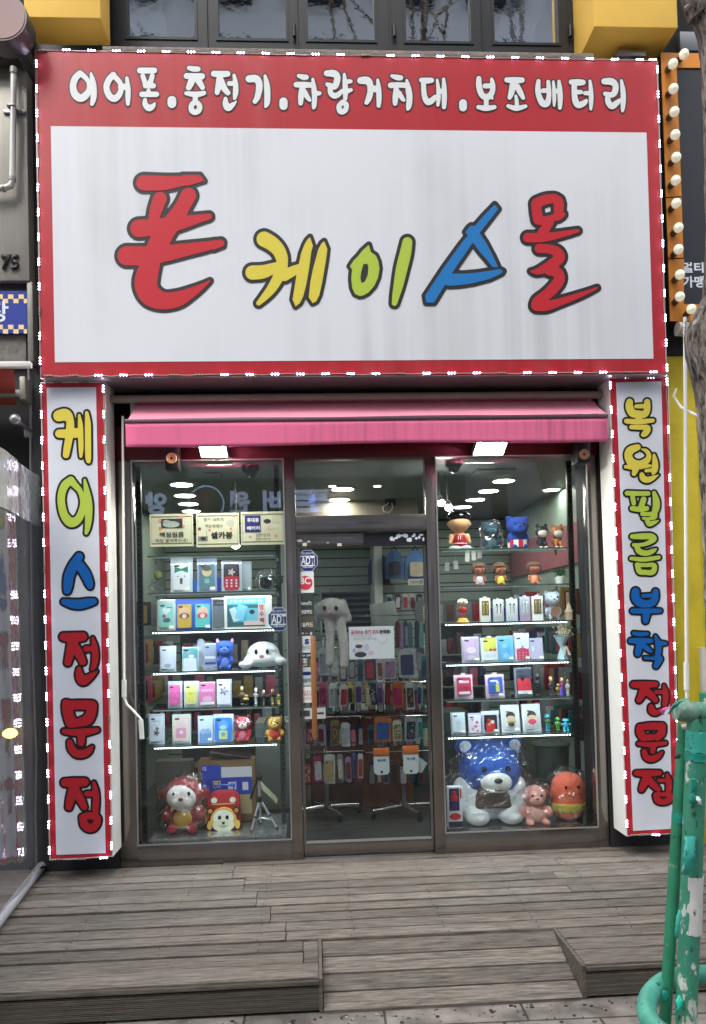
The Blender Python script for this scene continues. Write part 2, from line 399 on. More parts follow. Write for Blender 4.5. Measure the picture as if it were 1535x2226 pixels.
# --- pavement
def pavemat():
    m = mat('pavement_stone', (120, 114, 108), .85); n = m.node_tree.nodes; l = m.node_tree.links; b = n['Principled BSDF']
    tc = n.new('ShaderNodeTexCoord'); mp = n.new('ShaderNodeMapping'); mp.inputs['Rotation'].default_value = (0, 0, .02); l.new(tc.outputs['Object'], mp.inputs[0])
    br = n.new('ShaderNodeTexBrick'); br.inputs['Scale'].default_value = 1; br.inputs['Brick Width'].default_value = .6; br.inputs['Row Height'].default_value = .3; br.inputs['Mortar Size'].default_value = .006
    br.inputs['Color1'].default_value = (*lin((128, 121, 114)), 1); br.inputs['Color2'].default_value = (*lin((112, 106, 100)), 1); br.inputs['Mortar'].default_value = (*lin((58, 53, 48)), 1); l.new(mp.outputs[0], br.inputs[0])
    z = n.new('ShaderNodeTexNoise'); z.inputs['Scale'].default_value = 9; z.inputs['Detail'].default_value = 8; l.new(tc.outputs['Object'], z.inputs[0])
    r = n.new('ShaderNodeMapRange'); r.inputs[1].default_value = .3; r.inputs[2].default_value = .7; r.inputs[3].default_value = .45; r.inputs[4].default_value = 1.3; l.new(z.outputs[0], r.inputs[0])
    mx = n.new('ShaderNodeMix'); mx.data_type = 'RGBA'; mx.blend_type = 'MULTIPLY'; mx.inputs[0].default_value = 1; l.new(br.outputs[0], mx.inputs[6]); l.new(r.outputs[0], mx.inputs[7]); l.new(mx.outputs[2], b.inputs['Base Color'])
    bp = n.new('ShaderNodeBump'); bp.inputs['Strength'].default_value = .4; bp.inputs['Distance'].default_value = .01; l.new(z.outputs[0], bp.inputs['Height']); l.new(bp.outputs[0], b.inputs['Normal'])
    return m
m = M(); m.poly([(-60, -60, ZP), (60, -60, ZP), (60, 30, ZP), (-60, 30, ZP)])
tag(obj('pavement', m, pavemat(), smooth=False), kind='structure')
m = M(); m.poly([(-60, -14, ZP+.004), (60, -14, ZP+.004), (60, -5.8, ZP+.004), (-60, -5.8, ZP+.004)])
tag(obj('road', m, mat('asphalt', (62, 62, 64), .9, 0, .25, 3)), kind='structure')
# --- deck: boards with open joints, a ramp notch and a ribbed fascia
deck = thing('wooden_deck', 'weathered grey wooden deck with a short ramp in front of the shop', 'deck', (0, YD, ZP))
m = M(); m.rows = []
BW = .1186; y = .03; row = 0; RX0, RX1, RY = -.012, 1.165, -1.277
brd = random.Random(3)
def board(x0, x1, y0, y1, z=0., th=.025):
    dz = brd.uniform(-.004, .003); m.box((x0, y0, z-th+dz), (x1, y1, z+dz), 0, .004)
while y > YD+.05:
    y1 = y-BW
    if y1 < YD+.09: y1 = YD
    g = brd.choice((.008, .011, .015, .020))
    jx = (-.62+row*.045) if row % 2 == 0 else (-.58+row*.045)
    xs = [-3.2, jx, brd.uniform(1.2, 1.5) if row in (2, 3, 4, 6) else 1.9+brd.uniform(.2, 1), 4.6]
    if row in (5,): xs = [-3.2, jx, 4.6]
    for a, c in zip(xs[:-1], xs[1:]):
        segs = [(a, c)]
        if y1 < RY-.02:                      # leave the ramp open
            segs = []
            if a < RX0: segs.append((a, min(c, RX0)))
            if c > RX1: segs.append((max(a, RX1), c))
        for s0, s1 in segs: board(s0+.0015, s1-.0015, y1+g, y)
    y = y1; row += 1
scr = M()
for k in range(12):
    for x in np.arange(-2.6, 3.4, .46):
        for dy in (.022, .09):
            yy_ = .03-k*BW-dy; xx_ = x+brd.uniform(-.012, .012)
            if yy_ > RY+.02 or not (RX0-.02 < xx_ < RX1+.02): scr.lathe([(.0045, 0), (.0045, .0012), (.002, .0006)], (xx_, yy_, .0025), 0, 8)
o = obj('deck_boards', m, wood, deck)
rr = {}
rnd_attr(o.data, lambda p: rr.setdefault((round(p.center.y/ BW-.05), round(p.center.x/1.3)), brd.random()))
so_ = obj('deck_screws', scr, mat('rusty_screw', (52, 42, 36), .6, .6), deck); so_['kind'] = 'stuff'
m = M()                                        # ramp boards sloping to the pavement
n = 4; y0 = RY-.004; 
for k in range(n):
    ya, yb = y0-(k*(RY-YD+.02)/n), y0-((k+1)*(RY-YD+.02)/n)
    za, zb = -.004-(k*.132/n), -.004-((k+1)*.132/n)
    pts = [(RX0+.02, ya-.003, za), (RX1-.02, ya-.003, za), (RX1-.02, yb+.014, zb), (RX0+.02, yb+.014, zb)]
    lo = [(p[0], p[1], p[2]-.025) for p in pts]; vs = [m.b.verts.new(p) for p in pts+lo]
    for q in ((0, 1, 2, 3), (7, 6, 5, 4), (0, 4, 5, 1), (1, 5, 6, 2), (2, 6, 7, 3), (3, 7, 4, 0)): m.b.faces.new([vs[i] for i in q])
o = obj('ramp_boards', m, wood, deck, smooth=False); rnd_attr(o.data, lambda p: .5+.4*math.sin(p.center.y*31))
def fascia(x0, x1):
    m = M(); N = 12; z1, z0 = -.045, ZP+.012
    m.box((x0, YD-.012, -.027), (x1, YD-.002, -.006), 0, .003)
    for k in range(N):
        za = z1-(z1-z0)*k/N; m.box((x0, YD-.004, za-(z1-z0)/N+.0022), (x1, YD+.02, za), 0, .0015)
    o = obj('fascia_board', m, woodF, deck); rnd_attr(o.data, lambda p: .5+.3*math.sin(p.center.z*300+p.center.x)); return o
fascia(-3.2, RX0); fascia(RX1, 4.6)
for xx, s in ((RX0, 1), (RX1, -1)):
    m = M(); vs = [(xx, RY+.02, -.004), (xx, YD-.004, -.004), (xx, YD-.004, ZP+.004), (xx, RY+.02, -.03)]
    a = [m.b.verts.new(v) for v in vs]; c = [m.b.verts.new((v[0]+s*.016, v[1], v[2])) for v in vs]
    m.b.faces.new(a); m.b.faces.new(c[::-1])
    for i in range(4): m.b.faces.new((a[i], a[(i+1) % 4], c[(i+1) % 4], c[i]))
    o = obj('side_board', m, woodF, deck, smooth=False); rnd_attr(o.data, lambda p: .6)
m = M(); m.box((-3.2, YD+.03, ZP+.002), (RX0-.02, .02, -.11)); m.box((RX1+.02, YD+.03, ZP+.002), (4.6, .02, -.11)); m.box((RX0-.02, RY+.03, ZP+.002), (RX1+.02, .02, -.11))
obj('gap_shade_backing', m, black, deck, smooth=False)  # black block under the boards stands in for shade in the gaps
# litter and grit at the foot of the deck
m = M(); lr = random.Random(9)
for k in range(260):
    x, y, r = lr.uniform(-1.7, 1.9), YD-.02-abs(lr.gauss(0, .09)), lr.uniform(.002, .008); m.ball((x, y, ZP+r*.3), (r*lr.uniform(.8, 1.6), r, r*.6), (0, 0, 2, 2, 2, 1)[lr.randrange(6)], 1)
tag(obj('grit', m, [mat('grit_brown', (92, 78, 64), .9), mat('grit_pale', (150, 144, 136), .9), mat('grit_dark', (48, 44, 42), .9)]), kind='stuff')
for k, (px, py) in enumerate(((905, 1844), (1040, 1846), (220, 2030), (118, 2026), (532, 2098), (880, 2118), (745, 2150), (640, 1938), (470, 1925))):
    g = PG(px, py, 0); z = 0 if g.y > YD else ZP
    if k < 2: m = M(); m.box((-.011, -.004, 0), (.011, .004, .006), 0, .001, rot=Matrix.Rotation(.4*k, 3, 'Z')); solo('paper_scrap', m, mat('scrap_white', (226, 224, 216), .8), ('tiny white paper scrap at the foot of the right window rail', 'second tiny paper scrap lying farther right below the right window')[k], 'litter', base=(g.x, g.y, .003))
g = PG(258, 1880, 0)
m = M(); m.poly([(g.x-.03, g.y-.01, .006), (g.x+.045, g.y-.016, .004), (g.x+.05, g.y+.012, .010), (g.x-.02, g.y+.014, .007)]); solo('paper_scrap', m, mat('scrap_white', (226, 224, 216)), 'flat white paper scrap under the left vertical sign', 'litter', smooth=False)
# ------------------------------------------------------------------ shop building shell
tile = mat('dark_cladding', (34, 34, 38), .6, 0, .25, 3)
taupe = mat('bronze_mirror_metal', (140, 134, 130), .2, .9, .12, 5, .03, 6, stretch=(1, 1, .25))
maroon = mat('maroon_painted_metal', (84, 16, 22), .35, .2, .15, 6)
inner_wall = mat('pale_green_slatwall', (146, 164, 154), .5, 0, .06, 4)
ceilm = mat('painted_ceiling', (126, 134, 132), .55, 0, .06, 2)
floorm = mat('dark_tile_floor', (58, 62, 64), .3, 0, .2, 6)
B = thing('shop_building', 'two storey shop building with black framed upper windows and a glazed shopfront', 'building', (0, .3, 0))
def part(name, m, mats, parent=B, **k): return obj(name, m, mats, parent, **k)
m = M(); m.box((-1.78, -.03, 0), (-1.275, .42, 3.1)); part('side_wall', m, tile)
m = M(); m.box((1.935, -.03, 0), (2.42, .42, 3.1)); part('side_wall', m, tile)
m = M(); m.box((-1.275, .085, 2.667), (1.935, .42, 3.1)); part('lintel', m, mat('shaded_lintel', (10, 9, 11), .8, 0, .3, 4))  # near-black colour carries the shade of the recess under the sign
m = M(); m.box((-1.9, .0, 3.103), (2.75, .42, 5.12)); part('upper_wall', m, tile)
m = M(); m.box((-1.65, .42, -.002), (-1.6, 4.3, 2.66)); part('interior_wall', m, inner_wall)
m = M(); m.box((2.22, .42, -.002), (2.27, 4.3, 2.66)); part('interior_wall', m, inner_wall)
m = M(); m.box((-1.6, 3.4, 0), (2.22, 3.46, 2.66)); part('slat_backing', m, mat('groove_shade', (34, 40, 38), .8))  # dark colour stands in for the shade in the slat grooves
m = M()
for k in range(26): m.box((-1.598, 3.388, .05+k*.1), (2.218, 3.3985, .138+k*.1))
part('slatwall', m, inner_wall)
m = M(); m.box((-1.65, .0, 2.662), (2.27, 4.3, 2.76)); part('ceiling', m, ceilm)
m = M(); m.box((-1.65, .42, -.03), (2.27, 4.3, -.004)); m.box((-1.26, .06, -.03), (1.93, .42, -.004)); part('floor', m, floorm)
m = M(); m.box((-.26, 2.0, 2.36), (1.0, 2.15, 2.662)); part('soffit_beam', m, mat('beige_beam', (150, 142, 128), .6, 0, .1, 5))
m = M(); m.box((-.3, 2.15, 0), (-.16, 2.3, 2.662)); part('pillar', m, inner_wall)
# sill and upper windows
YW = .1
m = M(); a, c = P(232, 92, -.2), P(1278, 122, -.2)
m.box((a.x, -.31, 5.109), (c.x, .099, 5.148), 0, .006); part('window_sill', m, mat('rough_concrete', (128, 120, 112), .95, 0, .3, 20, .8, 60))
frame_m = mat('charcoal_window_frame', (22, 24, 29), .45, .3)
upper_glass = glassmat('upper_window_glass', (.30, .33, .36), 5, 0, .012, .30)
win = thing('upper_window', 'black framed five pane window above the big red and white sign', 'window', (.3, YW, 5.2))
panes = [(273, 430), (470, 628), (665, 820), (878, 1030), (1070, 1220)]
zt = 7.2; zb = P(700, 92, YW).z
Xp = [(P(a, 92, YW).x, P(b, 92, YW).x) for a, b in panes]; xl, xr = P(240, 90, YW).x, P(1255, 104, YW).x
m = M(); m.box((xl, YW, 5.19), (xr, YW+.1, zb)); m.box((xl, YW, zt), (xr, YW+.1, zt+.1))
edges = [xl]+[v for p in Xp for v in p]+[xr]
for i in range(0, len(edges), 2):
    m.box((edges[i], YW, zb), (edges[i+1], YW+.1, zt))
    if 0 < i < len(edges)-2: m.box(((edges[i]+edges[i+1])/2-.006, YW-.012, 5.2), ((edges[i]+edges[i+1])/2+.006, YW-.002, zt))
obj('frame', m, frame_m, win)
for (a, b) in Xp:
    m = M(); m.box((a+.001, YW+.03, zb+.001), (b-.001, YW+.04, zt)); obj('pane', m, upper_glass, win)
    m = M(); t = .018
    for q in (((a, YW-.006, zb), (a+t, YW+.028, zt)), ((b-t, YW-.006, zb), (b, YW+.028, zt)), ((a+t, YW-.006, zb), (b-t, YW+.028, zb+t))): m.box(*q)
    obj('sash', m, mat('sash_grey', (36, 39, 44), .4, .4), win)
for px in (640, 857, 1238):
    m = M(); p = P(px, 78, YW); m.tube([(p.x, YW-.02, p.z-.02), (p.x, YW-.02, p.z+.06)], .012, seg=8); obj('hinge', m, frame_m, win)
m = M(); m.box((xl, YW+.1, 5.19), (xr, YW+2.6, 5.2)); m.box((xl, YW+2.6, 5.2), (xr, YW+2.65, 7.5)); m.box((xl, YW+.1, 7.3), (xr, YW+2.6, 7.4)); part('upper_room', m, mat('dim_room', (70, 70, 74), .8, 0, .2, 2), smooth=False)
m = M(); p, q = P(885, 88, .5), P(915, 68, .5); m.box((p.x, .45, 5.21), (q.x, .6, q.z), 0, .004)
solo('cardboard_carton', m, mat('carton_tan', (190, 160, 130), .8, 0, .1), 'small tan carton behind the fourth upper window pane', 'box')
m = M(); p, q = P(1172, 98, .5), P(1215, 44, .5); m.box((p.x, .45, 5.21), (q.x, .6, q.z), 0, .004)
solo('paper_bag', m, mat('pale_paper', (214, 212, 200), .8, 0, .12), 'pale white bag standing behind the rightmost upper window pane', 'bag')
m = M(); m.box((-2.9, .12, 5.13), (xl, .4, 7.5)); part("upper_cladding", m, mat('slate_cladding', (40, 44, 54), .5, .2, .2, 3))
m = M(); m.box((xr, .12, 5.13), (4.2, .4, 7.5)); part('upper_cladding', m, MATS['slate_cladding'])
yell = mat('yellow_painted_panel', (255, 206, 92), .55, 0, .06, 3)
for (fx0, fx1, fy, yb) in ((52, 219, 38, -.04), (1292, 1474, 59, .1)):
    m = M(); a, c = P(fx0, fy, -.27), P(fx1, fy, -.27); m.box((a.x, -.27, (a.z+c.z)/2), (c.x, yb, 7.4), 0, .006); part('yellow_bay', m, yell)
m = M(); a = P(1342, 108, -.15); c = P(1404, 122, -.15); m.box((a.x, -.15, c.z), (c.x, .0, a.z), 0, .004); part('vent_box', m, steel)
# ------------------------------------------------------------------ shopfront: frames, panes, door
Xa, Xb, Xc, Xd, Xe, Xf = -1.158, -.168, -.098, .765, .832, 1.858       # left glass, post, door opening, post, right glass
Z0 = .135; ZH = P(780, 996, 0).z; ZT0, ZT1 = P(790, 1156, 0).z, P(790, 1121, 0).z
front = thing('shopfront', 'glazed shopfront of two display windows either side of a door with a transom light', 'shopfront', (.3, 0, 0))
def fbox(name, a, c, mm=taupe, bev=.003, parent=front): m = M(); m.box(a, c, 0, bev); return obj(name, m, mm, parent)
fbox('jamb', (-1.272, -.02, .001), (Xa, .08, ZH)); fbox('jamb', (Xf, -.02, .001), (1.93, .08, ZH))
fbox('post', (Xb, -.025, .001), (Xc, .08, ZH)); fbox('post', (Xd, -.025, .001), (Xe, .08, ZH))
fbox('bottom_rail', (Xa, -.02, .001), (Xb, .08, Z0)); fbox('bottom_rail', (Xe, -.02, .001), (Xf, .08, Z0))
fbox('header', (-1.272, -.03, ZH), (1.93, .08, 2.84), maroon)
bead = mat('aluminium_bead', (190, 190, 188), .3, .8)
m = M()
for x0, x1 in ((Xa, Xb), (Xe, Xf)):
    t = .008
    m.box((x0, -.03, Z0), (x1, -.021, Z0+t)); m.box((x0, -.03, Z0+t), (x0+t, -.021, ZH)); m.box((x1-t, -.03, Z0+t), (x1, -.021, ZH)); m.box((x0+t, -.03, ZH-t), (x1-t, -.021, ZH))
obj('glazing_bead', m, bead, front)
pane = glassmat('shop_glass', (.88, .93, .905), 1.5)
for x0, x1, z0, z1, y in ((Xa, Xb, Z0, ZH, 0), (Xe, Xf, Z0, ZH, 0), (Xc, Xd, ZT1, ZH, 0)):
    m = M(); m.poly([(x0, y, z0), (x1, y, z0), (x1, y, z1), (x0, y, z1)]); obj('window_pane', m, pane, front, smooth=False)
fbox('transom_bar', (Xc, -.03, ZT0), (Xd, .07, ZT1), taupe)
fbox('threshold', (Xc, -.01, .0012), (Xd, .08, .012), steel)
ZD0, ZD1, ZD2 = .025, P(800, 1826, 0).z, P(790, 1186, 0).z
door = obj('door', (lambda m: (m.box((Xc+.006, -.006, ZD0), (Xd-.006, .035, ZD1), 0, .003), m.box((Xc+.006, -.006, ZD2), (Xd-.006, .035, ZT0-.006), 0, .003), m.box((Xc+.006, -.004, ZD1), (Xc+.022, .035, ZD2)), m.box((Xd-.022, -.004, ZD1), (Xd-.006, .035, ZD2)), m)[-1])(M()), taupe, front)
door['label'] = 'glass shop door with a wooden pull handle and card stickers'
m = M(); m.box((Xc+.022, -.014, ZD1-.004), (Xd-.022, -.007, ZD1+.012)); obj('bottom_strip', m, bead, door)
m = M(); m.poly([(Xc+.022, .012, ZD1), (Xd-.022, .012, ZD1), (Xd-.022, .012, ZD2), (Xc+.022, .012, ZD2)]); obj('door_pane', m, pane, door, smooth=False)
a, c = P(680, 1383, -.07), P(685, 1606, -.07)
m = M(); m.tube([c+Vector((0, 0, .0)), c.lerp(a, .02), c.lerp(a, .5), c.lerp(a, .98), a], [.013, .0165, .0175, .0165, .012], seg=16)
hd = obj('handle', m, mat('oak_handle', (148, 98, 58), .42, 0, .2, 8, stretch=(8, 8, 1)), door)
for t in (.15, .85):
    m = M(); q = c.lerp(a, t); m.tube([q+Vector((0, .005, 0)), (q.x, .012, q.z)], .009, seg=10); obj('handle_stud', m, chrome, door)
# stickers on the door glass
YST = .008
def sticker(name, tl, br, bgc, texts=(), parent=door, Y=YST, shape=None, extra=None, label=None, edge=None):
    """texts: (string, tl, br, colour, bold)"""
    m = M(); a, c = P(*tl, Y), P(*br, Y); mats = [mat('print_%d_%d_%d' % bgc, bgc, .4)]; cx, cz, ww, hh = (a.x+c.x)/2, (a.z+c.z)/2, abs(c.x-a.x), abs(a.z-c.z)
    def mi(col):
        k = mat('print_%d_%d_%d' % col, col, .4)
        if k not in mats: mats.append(k)
        return mats.index(k)
    if shape == 'oct':
        pts = [(cx+ww/2*k*.98, cz+hh/2*j*.98) for k, j in ((1, .41), (.41, 1), (-.41, 1), (-1, .41), (-1, -.41), (-.41, -1), (.41, -1), (1, -.41))]
        m.slab([(cx+(x-cx)*1.06, cz+(z-cz)*1.06) for x, z in pts], Y, Y+.001, mi((222, 228, 240))); m.slab(pts, Y-.001, Y-.0002, 0)
    else: m.slab([(a.x, c.z), (c.x, c.z), (c.x, a.z), (a.x, a.z)], Y, Y+.001, 0)
    if extra: extra(m, mi, Y)
    for (s, t0, b0, col, bold) in texts: px_text(m, s, t0, b0, Y-.003, mi(col), bold)
    o = obj(name, m, mats, parent, smooth=False)
    if label: o['label'] = label
    return o
def px_rect(m, tl, br, Y, mi): a, c = P(*tl, Y), P(*br, Y); m.slab([(a.x, c.z), (c.x, c.z), (c.x, a.z), (a.x, a.z)], Y, Y+.0005, mi)
def px_ell(m, c0, r, Y, mi): a = P(*c0, Y); k = S(Y); m.slab(ell(a.x, a.z, r[0]*k, r[1]*k, 24), Y, Y+.0005, mi)
def alarm_extra(x0, y0, x1, y1):
    def f(m, mi, Y):
        w, h = x1-x0, y1-y0; wl = mi((235, 240, 250))
        px_rect(m, (x0+w*.13, y0+h*.26), (x1-w*.13, y0+h*.29), Y-.003, wl); px_rect(m, (x0+w*.13, y0+h*.72), (x1-w*.13, y0+h*.75), Y-.003, wl)
        px_rect(m, (x0+w*.13, y0+h*.26), (x0+w*.16, y0+h*.75), Y-.0035, wl); px_rect(m, (x1-w*.16, y0+h*.26), (x1-w*.13, y0+h*.75), Y-.0035, wl)
    return f
NAVY, WHT = (24, 48, 120), (236, 240, 248)
sticker('alarm_sticker', (647, 1197), (690, 1241), NAVY, [('ADT', (654, 1210), (684, 1227), WHT, .03), ('캡스경비구역', (656, 1200.5), (681, 1205.5), WHT, .01), ('1588-6400', (657, 1230.5), (680, 1234.5), WHT, .01)], shape='oct', extra=alarm_extra(647, 1197, 690, 1241), label='blue octagonal alarm sticker')
sticker('card_sticker', (647, 1243), (683, 1288), (226, 230, 228), [('BC', (652, 1255), (675, 1270), (240, 236, 236), .03)], extra=lambda m, mi, Y: px_ell(m, (664, 1267), (15.5, 15.5), Y-.001, mi((214, 62, 84))), label='white sticker with a red disc reading BC')
sticker('card_sticker', (648, 1291), (684, 1381), (58, 66, 66), [('Benefit', (652, 1307), (678, 1315), (220, 222, 218), .01), ('현대카드', (652, 1326), (679, 1335), (230, 232, 228), .02), ('KB카드', (653, 1353), (681, 1363), (226, 226, 214), .02), ('0', (674, 1374), (679, 1380), (235, 235, 235), .02)],
        extra=lambda m, mi, Y: (px_rect(m, (652, 1374.5), (660, 1379), Y-.001, mi((200, 205, 205))), px_rect(m, (664, 1376), (670, 1378), Y-.001, mi((226, 130, 60))), px_rect(m, (648, 1340), (684, 1366), Y-.0005, mi((84, 80, 66)))), label='dark sticker listing accepted payment cards')
sticker('card_sticker', (649, 1383), (681, 1418), (206, 220, 222), [('신한카드', (652, 1404), (679, 1412), (70, 90, 120), .0), ('S', (662, 1389), (672, 1400), (30, 60, 130), .05)], label='pale blue card sticker with a round emblem')
sticker('card_sticker', (649, 1420), (681, 1430), (36, 58, 92), [('VISA', (653, 1423), (664, 1427), WHT, .02), ('ISP', (667, 1423), (675, 1427), WHT, .02)], label='narrow navy card sticker')
sticker('card_sticker', (648, 1432), (668, 1447), (232, 232, 230), [('JCB', (650.5, 1436), (666, 1443), WHT, .04)], extra=lambda m, mi, Y: [px_rect(m, (650+6*k, 1433.5), (655+6*k, 1445.5), Y-.001, mi(cc)) for k, cc in enumerate(((40, 70, 150), (190, 40, 60), (40, 130, 80)))], label='small white sticker reading JCB')
sticker('card_sticker', (653, 1451), (681, 1490), (190, 205, 202), [('삼성카드', (656, 1474), (680, 1483), (40, 60, 90), .02)], extra=lambda m, mi, Y: px_ell(m, (667, 1464), (11, 4), Y-.001, mi((22, 44, 110))), label='pale green card sticker with a blue oval')
sticker('card_sticker', (652, 1493), (682, 1527), (238, 234, 230), [('LOTTE', (655, 1502), (680, 1507), (150, 120, 120), .0), ('CARD', (655, 1508), (677, 1512), (150, 120, 120), .0), ('롯데카드', (656, 1516), (679, 1521), (170, 110, 110), 0)], extra=lambda m, mi, Y: px_rect(m, (650, 1493), (654, 1527), Y-.001, mi((206, 70, 56))), label='white card sticker with a red edge')
sticker('card_sticker', (650, 1540), (708, 1562), (196, 200, 200), extra=lambda m, mi, Y: (px_rect(m, (652, 1545), (674, 1557), Y-.001, mi((60, 64, 70))), px_rect(m, (682, 1549), (704, 1552), Y-.001, mi((40, 44, 50)))), label='low grey sticker beside the bottom of the handle')
# brush-like white sticker on the black patch of the door head
def brush(m, mi, Y):
    rb = random.Random(5); wl = mi((210, 222, 230))
    for k in range(16):
        x = 851+k*4.6+rb.uniform(-1, 1); y = 1166+rb.uniform(-4, 8); px_ell(m, (x, y), (rb.uniform(2, 4.5), rb.uniform(2, 5)), Y-.0012-.00012*k, wl)
sticker('graphic_sticker', (790, 1158), (928, 1185), (28, 26, 34), extra=brush, Y=-.0085, label='black sticker with white brush marks on the door head')
for (x, y, w_, h_) in ((645, 1173, 12, 5), (658, 1180, 9, 7), (668, 1176, 6, 3), (733, 1181, 10, 6), (710, 1179, 5, 2)): m = M(); px_rect(m, (x, y), (x+w_, y+h_), -.0085, 0); obj('tape_scrap', m, mat('old_tape', (205, 198, 180), .7), door, smooth=False)
# ------------------------------------------------------------------ awning, shutter tube
aw = thing('awning', 'pink roll-up awning with a hanging valance above the shop windows', 'awning', (.3, -.1, 2.75))
pk = streakmat('pink_canvas', (230, 112, 152), (172, 88, 114), .8, 24., .9)
pk2 = streakmat('faded_pink_canvas', (228, 142, 164), (204, 138, 150), .5, 8., .8)
YA = -.30; zA = P(790, 905, YA).z; zV = P(790, 966, YA).z; zR = P(790, 876, -.1).z
xA0, xA1 = P(272, 935, YA).x, P(1322, 930, YA).x
m = M(); N = 40
def cloth(x0, x1, fn, ny):
    V = [[m.b.verts.new(fn(x0+(x1-x0)*i/N, j/ny, i)) for j in range(ny+1)] for i in range(N+1)]
    for i in range(N):
        for j in range(ny): m.b.faces.new((V[i][j], V[i+1][j], V[i+1][j+1], V[i][j+1]))
cloth(xA0+.02, xA1-.01, lambda x, t, i: (x, -.1+(YA+.1)*t, zR+(zA-zR)*t-.006*math.sin(math.pi*t)+.0015*math.sin(x*5+t*4)), 4)
obj('canopy', m, pk2, aw)
m = M(); m.box((xA0, YA-.012, zA-.028), (xA1, YA+.02, zA-.004), 0, .004); obj('front_bar', m, mat('bar_mauve', (110, 84, 96), .4, .6), aw)
m = M(); cloth(xA0+.004, xA1-.004, lambda x, t, i: (x, YA-.006+.003*math.sin(x*5)*t+.0012*math.sin(x*17+1)*t, zA-.03+(zV-zA+.03)*t+(.006*math.sin(x*3)*t)), 6)
o = obj('valance', m, pk, aw); sm = o.modifiers.new('thick', 'SOLIDIFY'); sm.thickness = .002
m = M(); m.tube([(xA0+.03, -.06, zR+.012), (xA1-.02, -.06, zR+.012)], .03, seg=16); obj('roller', m, mat('pink_roll', (190, 96, 120), .8), aw)
for x in (xA0+.015, xA1-.02):
    m = M(); m.box((x-.012, -.26, zA-.03), (x+.012, .0, zA-.005), 0, .003); m.box((x-.03, -.09, zA-.06), (x+.0, .0, zR+.05), 0, .004); obj('bracket', m, ivory_plastic, aw)
m = M(); z = P(700, 864, -.13).z; m.tube([(-1.255, -.13, z), (1.93, -.13, z)], .026, seg=16)
solo('shutter_tube', m, mat('tube_beige', (146, 136, 122), .4, .4, .15, 5), 'long beige metal tube running under the big sign above the awning', 'tube')
# awning crank
a, b, c, d, e = P(267, 905, -.16), P(270, 1515, -.14), P(285, 1540, -.16), P(306, 1562, -.2), P(309, 1606, -.2)
ck = thing('awning_crank', 'white awning crank rod hanging left of the left display window', 'crank', b)
m = M(); m.tube([a, b, b.lerp(c, .6)+Vector((-.008, 0, -.004)), c, d+Vector((-.008, 0, .008)), d, e], .0075, seg=10); obj('rod', m, white_plastic, ck)
for ga, gb in ((P(270, 1478, -.14), P(270, 1515, -.14)), (d.lerp(e, .05), e)):
    m = M(); m.tube([ga, gb], .015, seg=14); obj('grip', m, white_plastic, ck)
# ------------------------------------------------------------------ flood lamps, speakers, dome cameras
lamp_on = mat('flood_lens_lit', (255, 252, 245), .5, emit=80)
for i, (x0, x1, y0, y1, lb) in enumerate(((432, 494, 966, 996, 'lit white flood lamp under the awning above the left window'), (1032, 1101, 964, 991, 'lit white flood lamp under the awning above the right window'))):
    Y = -.2; a, c = P(x0, y0, Y), P(x1, y1, Y); cx = (a.x+c.x)/2; w2 = (c.x-a.x)/2
    t = thing('flood_lamp', lb, 'lamp', (cx, -.03, a.z), 'flood lamps under the awning')
    rot = Matrix.Rotation(R(68), 3, 'X')
    m = M(); m.box((cx-w2, Y-.02, c.z-.012), (cx+w2, Y+.03, a.z+.09), 0, .006, rot=rot); obj('housing', m, mat('lamp_grey', (120, 120, 124), .4, .5), t)
    m = M(); nrm = rot @ Vector((0, -1, 0)); ce = Vector((cx, Y+.005, (c.z-.012+a.z+.09)/2))+nrm*.0275
    u = Vector((1, 0, 0)); v = rot @ Vector((0, 0, 1)); hh = (a.z+.09-c.z+.012)/2-.008
    q = [ce-u*(w2-.008)-v*hh, ce+u*(w2-.008)-v*hh, ce+u*(w2-.008)+v*hh, ce-u*(w2-.008)+v*hh]
    m.poly(q+[]); obj('lens', m, lamp_on, t, smooth=False)
    m = M(); m.box((cx-.02, Y+.03, a.z+.0), (cx+.02, -.02, a.z+.02)); obj('bracket', m, steel, t)
for (tl, br, lb) in (((358, 969), (388, 1020), 'black box speaker with a tan cone hanging above the left window'), ((1255, 968), (1285, 1004), 'black box speaker with a pale cone hanging above the right window')):
    Y = -.18; a, c = P(*tl, Y), P(*br, Y); cx, cz = (a.x+c.x)/2, (a.z+c.z)/2
    t = thing('speaker', lb, 'speaker', (cx, Y+.05, a.z), 'speakers under the awning')
    m = M(); m.box((a.x, Y, c.z), (c.x, Y+.12, a.z+.06), 0, .004); obj('cabinet', m, black_plastic, t)
    r = .034; zc = cz-.005
    m = M(); m.lathe([(r, 0), (r, .004), (r*.86, .005), (r*.8, -.0), (r*.35, -.012), (.0005, -.012)], (cx, Y-.002, zc), 0, 28, 'y'); obj('cone', m, mat('paper_cone', (190, 150, 112), .6), t)
    m = M(); m.ball((cx, Y+.004, zc), (.012, .01, .012)); obj('dust_cap', m, black_plastic, t)
    m = M(); m.box((cx-.01, Y+.12, a.z+.0), (cx+.01, -.03, a.z+.02)); obj('bracket', m, black_plastic, t)
for (cx, y0, y1, lb) in ((545, 1013, 1040, 'black dome camera on the ceiling behind the left window'), (986, 1002, 1031, 'black dome camera on the ceiling behind the right window')):
    g = PG(cx, y0, 2.66); r = 19*S(g.y)
    t = thing('dome_camera', lb, 'camera', (g.x, g.y, 2.66), 'dome cameras inside the shop')
    m = M(); m.lathe([(r, 0), (r, -r*.55), (r*.85, -r*.7), (.001, -r*.7)], (g.x, g.y, 2.66)); obj('base', m, black_plastic, t)
    m = M(); m.ball((g.x, g.y, 2.66-r*.72), (r*.78, r*.78, r*.72), 0, 3); obj('dome', m, mat('smoked_dome', (14, 14, 18), .08, coat=1.), t)
